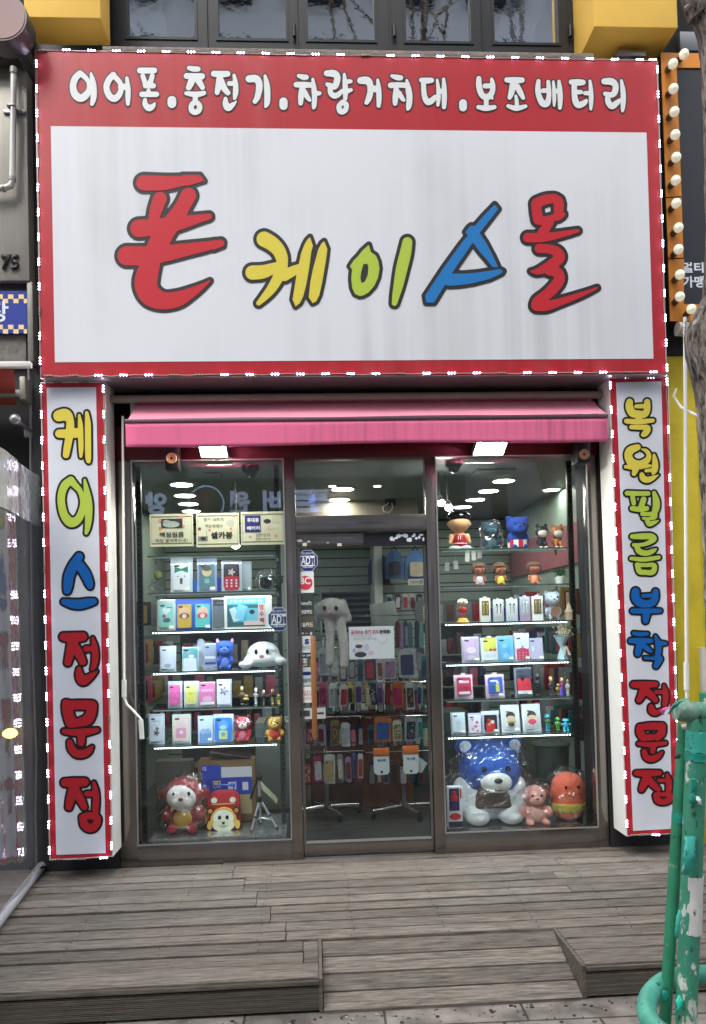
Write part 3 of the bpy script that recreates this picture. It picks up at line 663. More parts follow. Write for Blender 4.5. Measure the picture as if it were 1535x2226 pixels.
# ceiling lamps
lit = mat('ceiling_lamp_lit', (255, 250, 240), .5, emit=22)
def downlight(x, y, z, r, lb):
    t = thing('ceiling_light', lb, 'ceiling light', (x, y, z), 'lit ceiling lights in the shop')
    m = M(); m.lathe([(r*1.25, 0), (r*1.25, -.006), (r*1.02, -.010), (r*1.0, -.004), (r*1.0, .0)], (x, y, z)); obj('rim', m, white_plastic, t)
    m = M(); m.poly([(x+r*math.cos(2*math.pi*k/20), y+r*math.sin(2*math.pi*k/20), z-.004) for k in range(20)]); obj('diffuser', m, lit, t, smooth=False)
nth = ('nearest', 'second nearest', 'third nearest', 'farthest')
for side, pts in (('left', [(395, 1052), (402, 1076), (410, 1094), (416, 1110)]), ('right', [(1095, 1044), (1062, 1066), (1033, 1085), (1006, 1101)])):
    for k, p in enumerate(pts): g = PG(*p, 2.66); downlight(g.x, g.y, 2.66, .085, '%s lit round ceiling light of the row seen through the %s window' % (nth[k], side))
for p, lb in (((745, 1062), 'nearer big lit ceiling light seen through the transom glass'), ((738, 1085), 'farther big lit ceiling light seen through the transom glass')):
    g = PG(*p, 2.66); downlight(g.x, g.y, 2.66, .09, lb)
for p, lb in (((722, 1055), 'small left lit spot beside the nearer ceiling light over the door'), ((820, 1055), 'small right lit spot in the ceiling over the door')):
    g = PG(*p, 2.66); downlight(g.x, g.y, 2.66, .03, lb)
g = PG(1225, 1063, 2.66); downlight(2.12, g.y, 2.66, .07, 'lit ceiling light in the corner behind the right end of the right window')
for (a, b, lb) in (((445, 1028), (490, 1045), 'flat pale access hatch in the ceiling behind the left window'), ((1038, 1020), (1098, 1037), 'flat pale access hatch in the ceiling behind the right window')):
    p, q = PG(*a, 2.658), PG(*b, 2.658)
    m = M(); m.box((p.x, min(p.y, q.y), 2.648), (q.x, max(p.y, q.y), 2.66), 0, .003); solo('ceiling_hatch', m, ceilm, lb, 'hatch')
# ================================================================== SIGNS
red_v = streakmat('red_vinyl', (176, 36, 46), (190, 96, 100), .55, 7.)
white_v = streakmat('white_vinyl', (222, 225, 231), (158, 155, 148), .5, 6.)
red_b = mat('red_vinyl_board', (172, 34, 46), .35, 0, .08, 4); white_b = mat('white_vinyl_board', (214, 219, 227), .35, 0, .03, 3)
outl = mat('lettering_outline', (46, 43, 43), .4)
outl2 = mat('lettering_outline_board', (22, 18, 18), .4)
cols = {'r': mat('lettering_red', (196, 44, 54), .35), 'y': mat('lettering_yellow', (222, 206, 78), .35), 'g': mat('lettering_green', (178, 202, 74), .35), 'b': mat('lettering_blue', (36, 122, 192), .35), 'w': mat('lettering_white', (222, 224, 224), .4), 'R': mat('lettering_deep_red', (176, 28, 40), .35), 'B': mat('lettering_deep_blue', (10, 96, 176), .35)}
led_on = mat('led_lit', (226, 220, 255), .5, emit=22); led_off = mat('led_unlit', (200, 190, 150), .5)
led_body = mat('led_body', (120, 108, 96), .5); cable_m = mat('led_cable', (196, 170, 160), .6)
def led_proto(lit_):
    m = M(); m.box((-.027, -.005, -.006), (.027, .0, .006), 0, .002)
    for k in (-1, 0, 1):
        m.ball((k*.018, -.0065, 0), (.0055, .0034, .0055) if lit_ else (.004, .002, .004), 1, 1)
    me = bpy.data.meshes.new('led_module'); m.b.to_mesh(me); m.b.free(); me.materials.append(led_body); me.materials.append(led_on if lit_ else led_off)
    me.polygons.foreach_set('use_smooth', [True]*len(me.polygons)); return me
LED1, LED0 = led_proto(True), led_proto(False)
def leds(parent, pts, Y, vert, off=(), jit=.0):
    rb = random.Random(len(pts)*7+int(vert))
    for i, (x, y) in enumerate(pts):
        p = P(x, y, Y); o = bpy.data.objects.new('led_module', LED0 if i in off else LED1); COL.objects.link(o); o.parent = parent
        o.location = p-WLOC[parent]; o.rotation_euler = (0, (R(90) if vert else 0)+rb.uniform(-.05, .05), 0)
    m = M(); path = []
    for i, (x, y) in enumerate(pts):
        p = P(x, y, Y-.001); path.append(p)
        if i < len(pts)-1:
            q = P(*pts[i+1], Y-.001); path.append(p.lerp(q, .5)+Vector((.004*rb.uniform(-1, 1), .0, .006*rb.uniform(-1, 1))))
    m.tube(path, .0022, seg=6); obj('led_cable', m, cable_m, parent)
def lin_pts(a, b, n): return [(a[0]+(b[0]-a[0])*i/(n-1), a[1]+(b[1]-a[1])*i/(n-1)) for i in range(n)]
def sign(name, label, quad, inner, Y, depth, mats, side_mat, trim=.012):
    ps = [P(x, y, Y) for x, y in quad]
    t = thing(name, label, 'sign', ((ps[0].x+ps[1].x)/2, Y+depth, min(ps[2].z, ps[3].z)))
    m = M(); m.slab([(p.x, p.z) for p in ps], Y, Y+depth, 0); obj('cabinet', m, side_mat, t, smooth=False)
    c = Vector((sum(p.x for p in ps)/4, 0, sum(p.z for p in ps)/4)); g = []
    for p in ps: g.append((p.x-math.copysign(trim, p.x-c.x), p.z-math.copysign(trim, p.z-c.z)))
    m = M(); m.slab(g, Y-.002, Y-.0002, 0); obj('red_border', m, mats[0], t, smooth=False)
    m = M(); m.slab([(lambda p: (p.x, p.z))(P(x, y, Y)) for x, y in inner], Y-.004, Y-.0022, 0); obj('white_panel', m, mats[1], t, smooth=False)
    return t
alu = mat('sign_aluminium', (176, 170, 172), .35, .7, .1, 6)
MS = sign('shop_sign', 'big red framed white shop sign with large colourful painted Korean lettering', [(75, 108), (1430, 131), (1451, 815), (88, 822)], [(111, 275), (1405, 289), (1420, 780), (120, 788)], YS, .3, (red_v, white_v), alu, .006)
LB = sign('vertical_sign', 'left narrow white sign board lettered downwards, beside the awning crank', [(88, 831), (229, 830), (246, 1862), (108, 1870)], [(102, 843), (209, 842), (230, 1854), (123, 1858)], YB, .2, (red_b, white_b), white_plastic, .006)
RB = sign('vertical_sign', 'right narrow white sign board lettered downwards, behind the green pipe rail', [(1323, 820), (1453, 817), (1480, 1812), (1362, 1818)], [(1339, 832), (1437, 829.5), (1462, 1801), (1376, 1806)], YB, .2, (red_b, white_b), white_plastic, .006)
G = []
o5 = (230, 350); s5 = 1535/300
G.append(('폰', o5, s5, st('425,243,86 650,245,80 850,222,58 1000,200,42 | 603,420,76 560,540,70 530,660,56 | 920,385,86 860,500,84 770,640,94 650,800,112 570,960,112 | 370,750,98 550,735,92 700,715,86 850,685,72 1000,650,52 1148,618,34 | 240,1055,108 450,1052,104 650,1030,92 900,985,72 1100,950,56 1280,912,38 | 500,1150,104 455,1290,124 450,1400,124 510,1500,118 640,1555,96 800,1535,86 950,1465,58 1070,1395,30 1160,1332,6')+pl('850,155 1050,155 1098,222 900,282 840,200', '1200,880 1275,876 1313,945 1200,990 1150,930'), 7.6, 'r', 2.0))
o = (510, 470); s = 1535/220
G.append(('케', o, s, st('450,348,116 560,410,112 655,500,102 710,610,94 725,710,84 712,800,84 650,950,82 560,1100,72 460,1220,56 365,1318,36 | 272,855,108 420,845,103 560,800,86 690,750,66 | 760,915,70 860,845,78 970,790,62')+pl('1145,315 1190,450 1165,530 1130,800 1085,1050 1040,1220 990,1320 925,1370 880,1265 915,1050 945,850 985,680 1010,560 1060,430 1100,360', '1360,378 1408,500 1385,680 1330,1000 1285,1200 1240,1290 1185,1320 1125,1230 1150,1000 1190,800 1240,620 1270,500 1320,410'), 7.6, 'y', 1.6))
o = (730, 480); s = 1535/200
G.append(('이', o, s, pl('552,400 585,520 670,580 712,680 730,800 705,950 640,1090 540,1200 460,1245 400,1255 320,1220 275,1120 260,980 265,880 275,810 235,760 300,660 370,590 440,500', '460,725 530,715 545,780 535,900 490,1010 430,1045 412,960 425,850')+st('1195,355,82 1160,550,96 1100,800,96 1050,1050,82 1005,1250,62 980,1375,44'), 7.7, 'g', 1.6))
o = (900, 420); s = 1535/220
G.append(('스', o, s, pl('1225,170 1280,238 1000,600 900,740 700,1030 575,1215 470,1390 305,1660 188,1660 168,1555 450,1130 690,800 815,640 780,590 830,520 870,490 920,500 1050,350')+pl('995,600 1100,760 1200,950 1280,1122 1190,1122 1120,1030 990,880 890,745 900,640')+pl('575,1218 750,1222 950,1205 1150,1175 1300,1150 1355,1180 1330,1215 1150,1300 900,1365 700,1395 550,1405 475,1390 500,1270'), 8.0, 'b', 1.6))
o = (1120, 400); s = 1484/200
G.append(('몰', o, s, st('340,320,82 350,450,80 375,575,84 | 350,305,80 480,255,80 620,235,74 690,275,82 | 705,330,82 700,450,76 690,520,70 | 400,600,62 560,560,55 700,525,58 775,490,34 | 550,610,78 500,700,75 430,790,72 | 205,865,77 400,865,76 600,840,63 850,790,44 1010,755,28 | 390,1040,76 550,1050,74 670,1095,82 712,1180,90 650,1260,88 540,1330,80 420,1390,62 330,1415,42 248,1405,8 | 560,1400,80 680,1425,82 716,1500,86 690,1590,90 600,1700,88 490,1800,86 380,1890,92 350,1955,92 | 350,1955,92 500,1965,82 700,1910,62 950,1825,48 1150,1750,32 1320,1676,16'), 7.5, 'r', 1.6))
A = ((140, 130), 1535/240); Bq = ((380, 130), 1535/240); C = ((620, 130), 1535/240); D = ((780, 130), 1535/240); E5 = ((990, 140), 1535/200); F = ((1150, 140), 1535/240)
top = [(A, '215,190,43 150,260,46 120,370,45 150,480,52 230,533,52 310,480,48 342,400,32 335,310,30 285,240,34 225,195,40 | 370,190,18 395,300,38 408,420,42 405,530,40 385,612,28'),
 (A, '680,210,42 620,280,44 586,380,42 620,490,44 690,540,46 755,495,42 790,400,35 768,310,35 700,235,35 | 790,375,44 860,375,44 | 870,255,24 885,400,35 885,520,35 883,615,25'),
 (A, '1050,148,40 1150,150,42 1250,148,40 | 1090,220,32 1105,270,33 1125,330,36 | 1222,220,32 1210,270,34 1190,320,38 | 1130,360,38 1235,360,38 | 1170,430,30 1170,460,30 | 1080,480,38 1280,480,38 | 1122,555,26 1125,620,38 1175,668,46 1225,650,36 1258,605,14'),
 (A, '1495,562,60 1495,610,60'),
 (Bq, '198,112,28 260,128,38 322,130,36 | 165,225,40 270,230,44 375,230,44 | 240,270,50 220,330,46 195,385,40 | 330,290,44 360,340,40 385,385,34 | 160,465,28 290,482,40 405,462,32 | 285,510,36 285,560,34 | 285,580,36 232,635,36 238,705,38 285,727,40 336,700,38 342,632,36 285,580,36'),
 (Bq, '545,193,42 640,200,46 730,195,42 | 625,260,45 605,380,42 590,455,34 | 640,290,45 690,400,42 738,458,36 | 760,330,34 830,330,34 | 825,215,22 845,330,34 846,450,38 832,535,24 | 705,540,26 708,610,42 742,665,48 800,630,34 862,573,6'),
 (Bq, '1035,265,50 1130,265,52 1172,330,46 1170,430,44 1145,530,40 1115,580,32 | 1255,222,20 1280,350,40 1288,500,42 1282,600,38 1262,652,18'),
 (Bq, '1512,580,56 1512,640,56'),
 (C, '188,222,26 250,240,38 292,242,36 | 155,345,38 260,348,42 350,352,38 | 240,400,42 222,500,42 215,605,32 | 262,440,38 310,520,34 342,562,22 | 385,270,20 400,400,35 408,520,36 402,640,32 394,678,14 | 440,465,36 478,466,28'),
 (C, '580,188,42 680,192,50 724,240,44 714,320,44 690,372,40 640,365,40 585,340,28 | 628,380,36 632,460,36 685,500,40 740,480,36 792,432,28 | 822,200,20 832,320,34 838,450,36 835,540,28 | 880,300,32 912,300,26 | 880,430,32 915,418,26 | 800,590,36 752,640,36 760,705,38 798,722,38 842,690,36 848,622,36 800,590,36'),
 (C, '1050,288,48 1140,290,54 1182,350,44 1184,450,42 1160,540,40 1132,595,30 | 1215,405,46 1285,405,46 | 1287,280,20 1300,400,35 1305,540,36 1300,640,28'),
 (D, '462,225,24 530,245,38 582,250,36 | 445,355,40 550,350,38 640,355,38 | 522,420,40 510,520,40 505,608,32 | 560,460,34 600,530,32 626,562,22 | 668,285,18 690,400,40 705,520,42 696,640,38 680,690,18'),
 (D, '870,282,32 940,290,42 1010,285,36 | 900,330,34 906,450,36 925,540,40 965,590,42 1020,562,42 1062,515,30 | 1090,280,18 1105,400,28 1110,520,30 1100,630,22 | 1120,436,34 1170,436,34 | 1180,268,22 1188,400,34 1190,540,36 1185,660,28'),
 (D, '1450,602,54 1450,662,54'),
 (E5, '392,235,42 392,340,48 412,440,50 455,520,50 520,545,54 580,515,50 620,440,44 622,330,42 605,245,26 | 495,360,42 580,358,42 | 600,540,38 615,568,20 | 515,600,40 515,680,40 | 385,712,36 515,732,46 650,712,36'),
 (E5, '858,258,42 980,265,54 1110,262,46 | 960,350,55 932,480,48 905,555,34 | 1030,370,50 1090,480,45 1132,560,32 | 1008,525,22 1022,600,32 1026,690,36 | 880,695,32 1020,732,44 1170,698,32'),
 (F, '132,230,28 124,340,38 142,450,40 192,540,46 250,540,44 276,450,34 276,340,32 268,240,26 | 200,365,34 250,363,32 | 338,240,18 348,350,26 352,480,26 350,575,16 | 370,370,32 420,370,32 | 418,235,22 428,350,36 435,480,36 430,605,26'),
 (F, '590,245,36 680,250,46 750,250,38 | 630,300,38 632,420,38 650,520,44 690,565,44 760,540,40 796,505,26 | 650,385,34 722,385,30 | 782,400,30 840,400,32 | 848,230,20 860,350,30 865,500,32 860,620,20'),
 (F, '1048,235,42 1150,240,50 1202,290,42 1195,380,42 1150,422,40 1060,408,30 | 1095,450,36 1102,520,40 1152,580,44 1220,535,38 1268,492,22 | 1285,225,20 1305,350,34 1312,480,36 1305,600,30 1300,652,16')]
for nm, og, sc, sh, wd, c, stp in [(g[0], g[1], g[2], g[3], g[4], g[5], g[6]) for g in G]:
    glyph('letter', sh, og, sc, wd, YS-.004, [outl, cols[c]], MS, stp)
for (og, sc), tx in top: glyph('letter', st(tx), og, sc, 2.9, YS-.002, [outl, cols['w']], MS, 1.1)
L1 = ((85, 870), 1113/160); L2 = ((85, 1190), 1113/160); L3 = ((85, 1500), 1113/160); R1 = ((1320, 850), 1113/160); R2 = ((1320, 1150), 1113/160); R3 = ((1320, 1450), 1113/160)
lb = [(L1, 'y', '300,235,85 400,222,90 465,300,60 470,430,62 455,560,58 425,720,55 408,828,48 | 305,505,62 420,505,68 560,495,74 | 608,225,18 625,380,38 630,560,40 635,740,36 632,850,22 | 722,190,26 738,350,44 740,560,46 742,780,46 745,900,40 755,938,16'),
 (L1, 'g', '480,1210,58 390,1290,62 342,1420,58 338,1560,58 382,1740,62 480,1845,74 580,1810,62 640,1700,54 658,1540,36 622,1380,40 545,1285,48 490,1225,56 | 690,1205,18 720,1380,46 745,1560,60 750,1750,55 735,1920,42 712,2008,26'),
 (L2, 'B', '605,140,60 520,280,75 455,430,75 435,580,68 425,655,52 | 620,280,70 700,400,72 755,530,62 772,588,42 | 375,822,42 500,852,66 620,858,72 740,835,64 830,818,45'),
 (L2, 'R', '370,1352,60 500,1360,72 660,1350,66 | 510,1440,80 470,1600,65 435,1740,52 | 540,1500,70 610,1620,62 662,1730,50 | 715,1535,44 800,1530,40 | 812,1370,20 840,1500,44 852,1650,48 835,1780,42 800,1843,20 | 605,1840,36 612,1930,60 660,2010,74 740,1980,56 820,1920,34 885,1870,6'),
 (L3, 'R', '400,190,46 430,240,78 | 430,230,82 440,350,80 482,480,84 | 420,225,62 600,225,70 780,225,68 | 800,235,75 790,340,75 740,440,80 650,480,70 | 480,500,70 620,490,60 | 380,625,38 520,640,50 700,635,56 880,605,34 | 640,690,58 640,800,50 | 465,790,42 490,880,56 560,955,60 650,965,62 740,930,52 802,860,22'),
 (L3, 'R', '390,1400,60 530,1400,70 690,1393,62 | 530,1480,80 480,1640,65 450,1770,50 | 560,1540,68 630,1660,60 682,1770,46 | 722,1570,40 800,1570,40 | 830,1400,22 855,1530,44 862,1680,48 850,1850,46 | 660,1935,52 690,2040,60 770,2088,62 850,2050,60 882,1940,52 770,1900,55 660,1925,50')]
rb_ = [(R1, 'y', '340,165,50 336,240,58 380,330,60 480,350,55 570,345,52 606,270,48 605,165,46 | 440,232,30 560,228,34 | 480,400,50 480,440,50 | 290,455,36 480,465,42 690,445,30 | 365,545,32 480,550,36 600,550,40 612,590,45 575,640,46 545,662,34'),
 (R1, 'y', '460,850,46 350,900,62 322,990,60 372,1080,64 490,1105,54 600,1050,48 630,970,36 590,905,30 525,882,14 | 280,1145,26 430,1152,40 650,1130,22 | 425,1200,48 405,1250,34 | 590,1205,26 690,1195,28 | 710,970,22 725,1080,44 720,1180,48 695,1243,26 | 525,1265,36 545,1320,48 610,1343,46 690,1315,34 782,1268,4'),
 (R1, 'g', '300,1545,36 450,1550,36 620,1550,34 | 385,1610,36 395,1660,36 402,1700,32 | 552,1640,44 520,1730,44 | 380,1775,38 500,1790,40 600,1775,36 | 710,1540,28 740,1650,50 740,1760,54 710,1850,42 | 530,1860,30 640,1860,32 720,1868,38 712,1910,34 640,1930,24 545,1925,20 | 600,1960,30 640,2008,40 720,1985,26 782,1955,6'),
 (R2, 'g', '380,115,36 520,110,46 660,110,46 710,150,40 640,200,36 540,235,28 400,240,26 | 450,270,40 490,340,44 600,365,40 690,332,34 745,300,10 | 365,445,28 560,460,34 780,430,30 | 455,540,36 490,640,42 580,655,38 690,650,42 710,550,36 580,545,30 450,542,34'),
 (R2, 'B', '430,945,58 430,1040,64 490,1110,64 590,1135,54 680,1110,56 730,1040,48 730,950,46 | 545,1010,28 680,1005,30 | 385,1240,36 590,1240,40 800,1235,30 | 590,1300,58 580,1388,42'),
 (R2, 'B', '402,1575,26 500,1590,32 610,1585,24 | 360,1690,40 500,1690,42 660,1690,36 | 490,1750,50 470,1850,50 460,1888,38 | 560,1770,38 620,1820,36 665,1850,22 | 730,1620,20 770,1730,44 775,1840,44 760,1920,40 | 800,1730,42 882,1730,26 | 570,1950,22 680,1955,26 790,1955,44 770,2010,46 740,2068,40'),
 (R3, 'R', '400,265,46 550,270,54 730,262,40 | 560,330,65 520,430,55 482,500,42 | 600,370,58 680,440,48 732,500,38 | 742,378,28 850,378,28 | 860,280,20 880,380,42 885,480,44 870,560,38 | 665,600,40 680,660,54 740,692,40 800,662,28 862,610,8'),
 (R3, 'R', '495,910,50 500,990,60 540,1060,58 | 500,905,44 660,895,56 830,895,54 | 835,905,54 820,1000,60 760,1060,54 | 540,1075,46 680,1060,48 | 475,1160,28 650,1175,36 880,1150,28 | 695,1220,44 690,1280,34 | 560,1280,38 590,1360,46 670,1390,48 770,1350,40 832,1290,16'),
 (R3, 'R', '440,1605,40 600,1610,50 790,1600,38 | 600,1670,62 550,1780,55 520,1850,42 | 640,1720,55 720,1800,48 772,1850,36 | 780,1715,26 880,1715,28 | 905,1620,20 930,1720,42 935,1820,44 925,1890,40 | 735,1945,42 770,2020,48 850,2040,44 930,2010,48 960,1942,38 850,1925,32 740,1930,36')]
for lst, par, wd in ((lb, LB, 4.6), (rb_, RB, 4.2)):
    for (og, sc), c, tx in lst: glyph('letter', st(tx), og, sc, wd, YB-.004, [outl2, cols[c]], par, 1.1)
YL = YS-.004
leds(MS, [(92, 110)]+lin_pts((145, 110), (1390, 131), 24)+[(1418, 131)], YL, False, off=(0, 13))
leds(MS, lin_pts((1428, 152), (1449, 800), 13), YL, True)
leds(MS, lin_pts((105, 817), (1420, 809), 25), YL, False, off=(0, 1, 5, 6, 14, 18, 23))
leds(MS, lin_pts((80, 140), (88, 785), 13), YL, True, off=(10,))
YL = YB-.004
leds(LB, lin_pts((90, 846), (108, 1848), 19), YL, True, off=(7,))
leds(LB, lin_pts((225, 846), (243, 1838), 19), YL, True, off=(13,))
leds(LB, [(125, 831), (182, 831)], YL, False, off=(0, 1)); leds(LB, [(122, 1868), (178, 1867), (226, 1864)], YL, False, off=(0, 1))
leds(RB, lin_pts((1326, 838), (1362, 1790), 19), YL, True)
leds(RB, lin_pts((1449, 830), (1476, 1770), 19), YL, True, off=(1, 3))
leds(RB, [(1365, 821), (1414, 821)], YL, False); leds(RB, [(1378, 1815), (1425, 1814)], YL, False, off=(0,))
# ================================================================== NEIGHBOURS
panel_m = mat('stained_grey_panel', (158, 154, 146), .45, .35, .22, 3, .05, 20, stretch=(3, 3, .35))
LN = thing('neighbour_building', 'grey clad building on the left with number 75 on its pillar', 'building', (-2.2, .2, ZP))
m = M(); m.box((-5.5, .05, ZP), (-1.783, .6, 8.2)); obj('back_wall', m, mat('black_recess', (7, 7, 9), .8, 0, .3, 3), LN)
m = M(); a, c = P(-300, 125, -.1), P(64, 610, -.1); m.box((a.x, -.1, c.z), (c.x, .045, a.z), 0, .006); obj('pillar_panel', m, panel_m, LN)
m = M(); px_text(m, '75', (2, 553), (41, 586), -.115, 0, .035)
for f in list(m.b.faces): pass
ex = bmesh.ops.extrude_face_region(m.b, geom=list(m.b.faces)); bmesh.ops.translate(m.b, vec=(0, .014, 0), verts=[v for v in ex['geom'] if isinstance(v, bmesh.types.BMVert)])
obj('house_number', m, mat('dark_bronze', (58, 58, 58), .4, .6), LN, smooth=False)
m = M(); m.pxbox((58, 612), (73, 786), -.09, .045, 0, .004); obj('frame_post', m, mat('grey_metal', (128, 126, 122), .5, .4, .2, 8), LN)
m = M(); m.pxbox((-300, 612), (57, 632), -.06, .045); obj('head_recess', m, dark, LN)
m = M(); m.pxbox((-300, 726), (57, 786), -.05, .045); obj('stone_band', m, mat('rough_grey_stone', (122, 120, 116), .95, 0, .45, 16, 1., 30), LN)
m = M(); m.pxbox((-300, 92), (60, 123), -.2, .045, 0, .01); obj('ledge', m, mat('sooty_concrete', (70, 66, 60), .95, 0, .4, 10, .6, 40), LN)
m = M(); m.pxbox((64, 800), (86, 1888), .025, .049, 0, .004); obj('corner_post', m, mat('charcoal_post', (62, 64, 70), .5, .3, .2, 5), LN)
bs_ = thing('blue_sign', 'blue sign with yellow checkered rows below the number 75', 'sign', (-2.1, -.06, P(30, 722, -.08).z))
m = M(); m.pxbox((-220, 633), (59, 724), -.08, -.05, 0); obj('board', m, mat('blue_print', (30, 52, 150), .4), bs_)
for j0 in (0, 2):
    m = M()
    for j, y0 in list(enumerate((640, 649.5, 706, 715.5)))[j0:j0+2]:
        for k in range(18):
            if (k+j) % 2 == 0: x0 = -142+k*11.4; px_rect(m, (x0, y0), (min(x0+11.6, 59), y0+9.6), -.0812-.0006*(j % 2), 0)
    obj('checker_print', m, mat('cream_print', (236, 210, 150), .5), bs_, smooth=False)
m = M(); px_text(m, '주차장', (-128, 655), (19, 700), -.082, 0, .02); obj('lettering', m, mat('print_white', (226, 232, 242), .4), bs_, smooth=False)
# drain pipe
dp = thing('drain_pipe', 'white painted drain pipe with an elbow on the grey pillar at the left', 'pipe', P(27, 400, -.15))
m = M(); Yp = -.155; a, b = P(30, 150, Yp), P(27, 385, Yp); c = P(24, 404, Yp); d = P(10, 409, Yp); e = P(-60, 411, Yp)
m.tube([a, b, b.lerp(c, .5)+Vector((.003, 0, 0)), c, d, e], .019, seg=16); obj('pipe', m, mat('pipe_white', (206, 206, 200), .35, .2, .15, 8), dp)
for p, q in ((P(30, 148, Yp), P(30, 161, Yp)), (P(27, 386, Yp), P(27, 393, Yp)), (P(11, 409, Yp), P(6, 409.4, Yp))):
    m = M(); m.tube([p, q], .024, seg=16); obj('collar', m, mat('pipe_grey', (150, 148, 142), .4, .3), dp)
m = M(); q = P(29, 238, -.13); m.box((q.x-.07, -.112, q.z-.012), (q.x+.07, -.1, q.z+.012), 0, .003); m.box((q.x-.026, Yp-.024, q.z-.004), (q.x+.026, -.112, q.z+.004), 0, .002); obj('clamp', m, steel, dp)
# round blank sign, top left
rs = thing('round_sign', 'round pinkish grey blank disc sign at the top left corner', 'sign', (P(5, 90, -.5).x, -.4, P(5, 90, -.5).z))
q = P(4, 36, -.5); r = 50*S(-.5)
m = M(); m.lathe([(r, 0), (r*1.06, .0), (r*1.09, -.03), (r*1.09, -.14), (r, -.14)], (q.x, -.5, q.z), 0, 40, 'y'); obj('rim', m, mat('rim_grey', (96, 92, 92), .4, .6), rs)
m = M(); m.lathe([(r*.995, -.004), (r*.98, .004), (.001, .004)], (q.x, -.5, q.z), 0, 40, 'y'); obj('disc', m, mat('disc_mauve', (150, 120, 118), .55, 0, .1, 4), rs)
m = M(); m.tube([(q.x, -.36, q.z), (q.x, .05, q.z)], .03); obj('arm', m, steel, rs)
# neighbour's folded awning and knob arm
na = thing('folded_awning', 'folded red awning with a white front bar at the left edge', 'awning', (-2.2, .04, P(20, 800, -.3).z))
m = M(); m.pxbox((-300, 787), (66, 797), -.4, -.36, 0, .004); obj('front_bar', m, white_plastic, na)
m = M(); a, b = P(-300, 800, -.37), P(30, 801, -.37); m.poly([(a.x, -.37, a.z), (b.x, -.37, b.z), (b.x-.12, -.02, b.z-.12), (a.x, -.02, a.z-.12)]); o = obj('cloth', m, mat('brick_canvas', (168, 70, 58), .85), na); sm = o.modifiers.new('t', 'SOLIDIFY'); sm.thickness = .004
m = M(); m.pxbox((-100, 848), (46, 862), -.14, -.1, 0, .003); m.pxbox((42, 818), (55, 868), -.16, -.03, 0, .004); obj('bracket', m, mat('beige_metal', (150, 146, 136), .45, .5), na)
m = M(); a, b = P(68, 938, -.02), P(33, 912, -.3); m.tube([a, b], .012, seg=12); m.ball(b, .034, 0, 3); m.pxbox((52, 930), (72, 950), -.03, -.0, 0, .003)
solo('knob_arm', m, mat('matte_aluminium', (158, 156, 158), .35, .7), 'short metal arm ending in a ball on the left black recess', 'arm', base=a)
m = M(); pts = [P(62, 800, -.03), P(66, 880, -.03), P(67, 1100, -.035), P(71, 1400, -.03), P(80, 1640, -.035), P(78, 1760, -.03), P(80, 1880, -.04)]
m.tube(pts, .007, seg=8); solo('power_cable', m, mat('grey_cable', (120, 118, 122), .6), 'long grey power cable running down beside the left vertical sign', 'cable')
# plastic winter curtain
plastic = glassmat('clear_plastic_sheet', (.5, .52, .56), 1.1, .08, .14, .0, .11)
cx = thing('plastic_curtain', 'wrinkled clear plastic curtain enclosing the terrace at the left', 'curtain', (-1.76, -.4, 0))
def curtain(z0, z1, name, mt, off=0., amp=1.):
    m = M(); NY, NZ = 60, 40; rb = random.Random(2); ph = [rb.uniform(0, 6) for _ in range(8)]
    V = []
    for i in range(NY+1):
        y = .02-i/NY*2.0; row = []
        for j in range(NZ+1):
            z = z0+(z1-z0)*j/NZ; x = -1.755+.103*(.03-y)+off+amp*(.005*math.sin(y*9+ph[0]+z*.9)+.0016*math.sin(y*27+z*2+ph[1])+.0007*math.sin(z*15+y*7+ph[2])); row.append(m.b.verts.new((x, y, z)))
        V.append(row)
    for i in range(NY):
        for j in range(NZ): m.b.faces.new((V[i][j], V[i][j+1], V[i+1][j+1], V[i+1][j]))
    return obj(name, m, mt, cx)
curtain(.02, 2.32, 'sheet', plastic); curtain(2.2, 2.52, 'top_flap', glassmat('cloudy_plastic', (.5, .52, .5), 1.4, .1, .5, .02, .5), .012, 1.3)
m = M(); m.tube([(-1.765, .0, .035), (-1.72, -.45, .03), (-1.66, -.95, .035), (-1.56, -2., .03)], .028, seg=12); obj('bottom_hem', m, mat('hem_grey', (160, 160, 162), .35), cx)
m = M(); q = P(64, 1897, -.12); m.lathe([(.02, 0), (.02, .004), (.011, .004), (.011, 0)], (-1.715, -.13, .055), 0, 16); obj('eyelet', m, black_plastic, cx)
m = M(); q = P(48, 1588, .1); m.ball((-1.95, -.02, q.z), (.045, .045, .03), 0, 3); solo('warm_lamp', m, mat('warm_lamp_lit', (255, 196, 70), .5, emit=9), 'small lit warm yellow lamp behind the plastic curtain', 'lamp', base=(-1.95, -.02, q.z))
# right neighbour
RN = thing('neighbour_building', 'dark building on the right with a yellow lower wall', 'building', (3.2, .2, ZP))
m = M(); m.box((2.423, .05, ZP), (6.5, .6, 8.2)); obj('back_wall', m, mat('black_recess'  , (14, 15, 19)), RN)
ymat = mat('yellow_rough_wall', (222, 200, 48), .7, 0, .16, 4, .15, 60)
m = M(); a = P(1450, 775, -.02); c = P(1512, 1700, -.02); m.box((2.425, -.03, ZP+.13), (2.62, .045, a.z), 0, .01); obj('yellow_pilaster', m, ymat, RN)
m = M(); m.box((2.622, .0, ZP+.13), (3.6, .045, a.z)); obj('yellow_wall', m, ymat, RN)
m = M(); p = P(1524, 1408, -.06); m.box((p.x, -.06, ZP+.13), (p.x+.5, -.002, p.z), 0, .004); obj('white_board', m, mat('off_white_board', (206, 204, 196), .6, 0, .1, 5), RN)
m = M(); m.pxbox((1478, 68), (1640, 112), .0, .045, 0, .003); obj('window_ledge', m, mat('ledge_grey', (120, 124, 132), .5, .4), RN)
bsn = thing('bulb_sign', 'black sign with an orange border studded with round bulbs at the right edge', 'sign', (2.8, -.1, P(1460, 697, -.16).z))
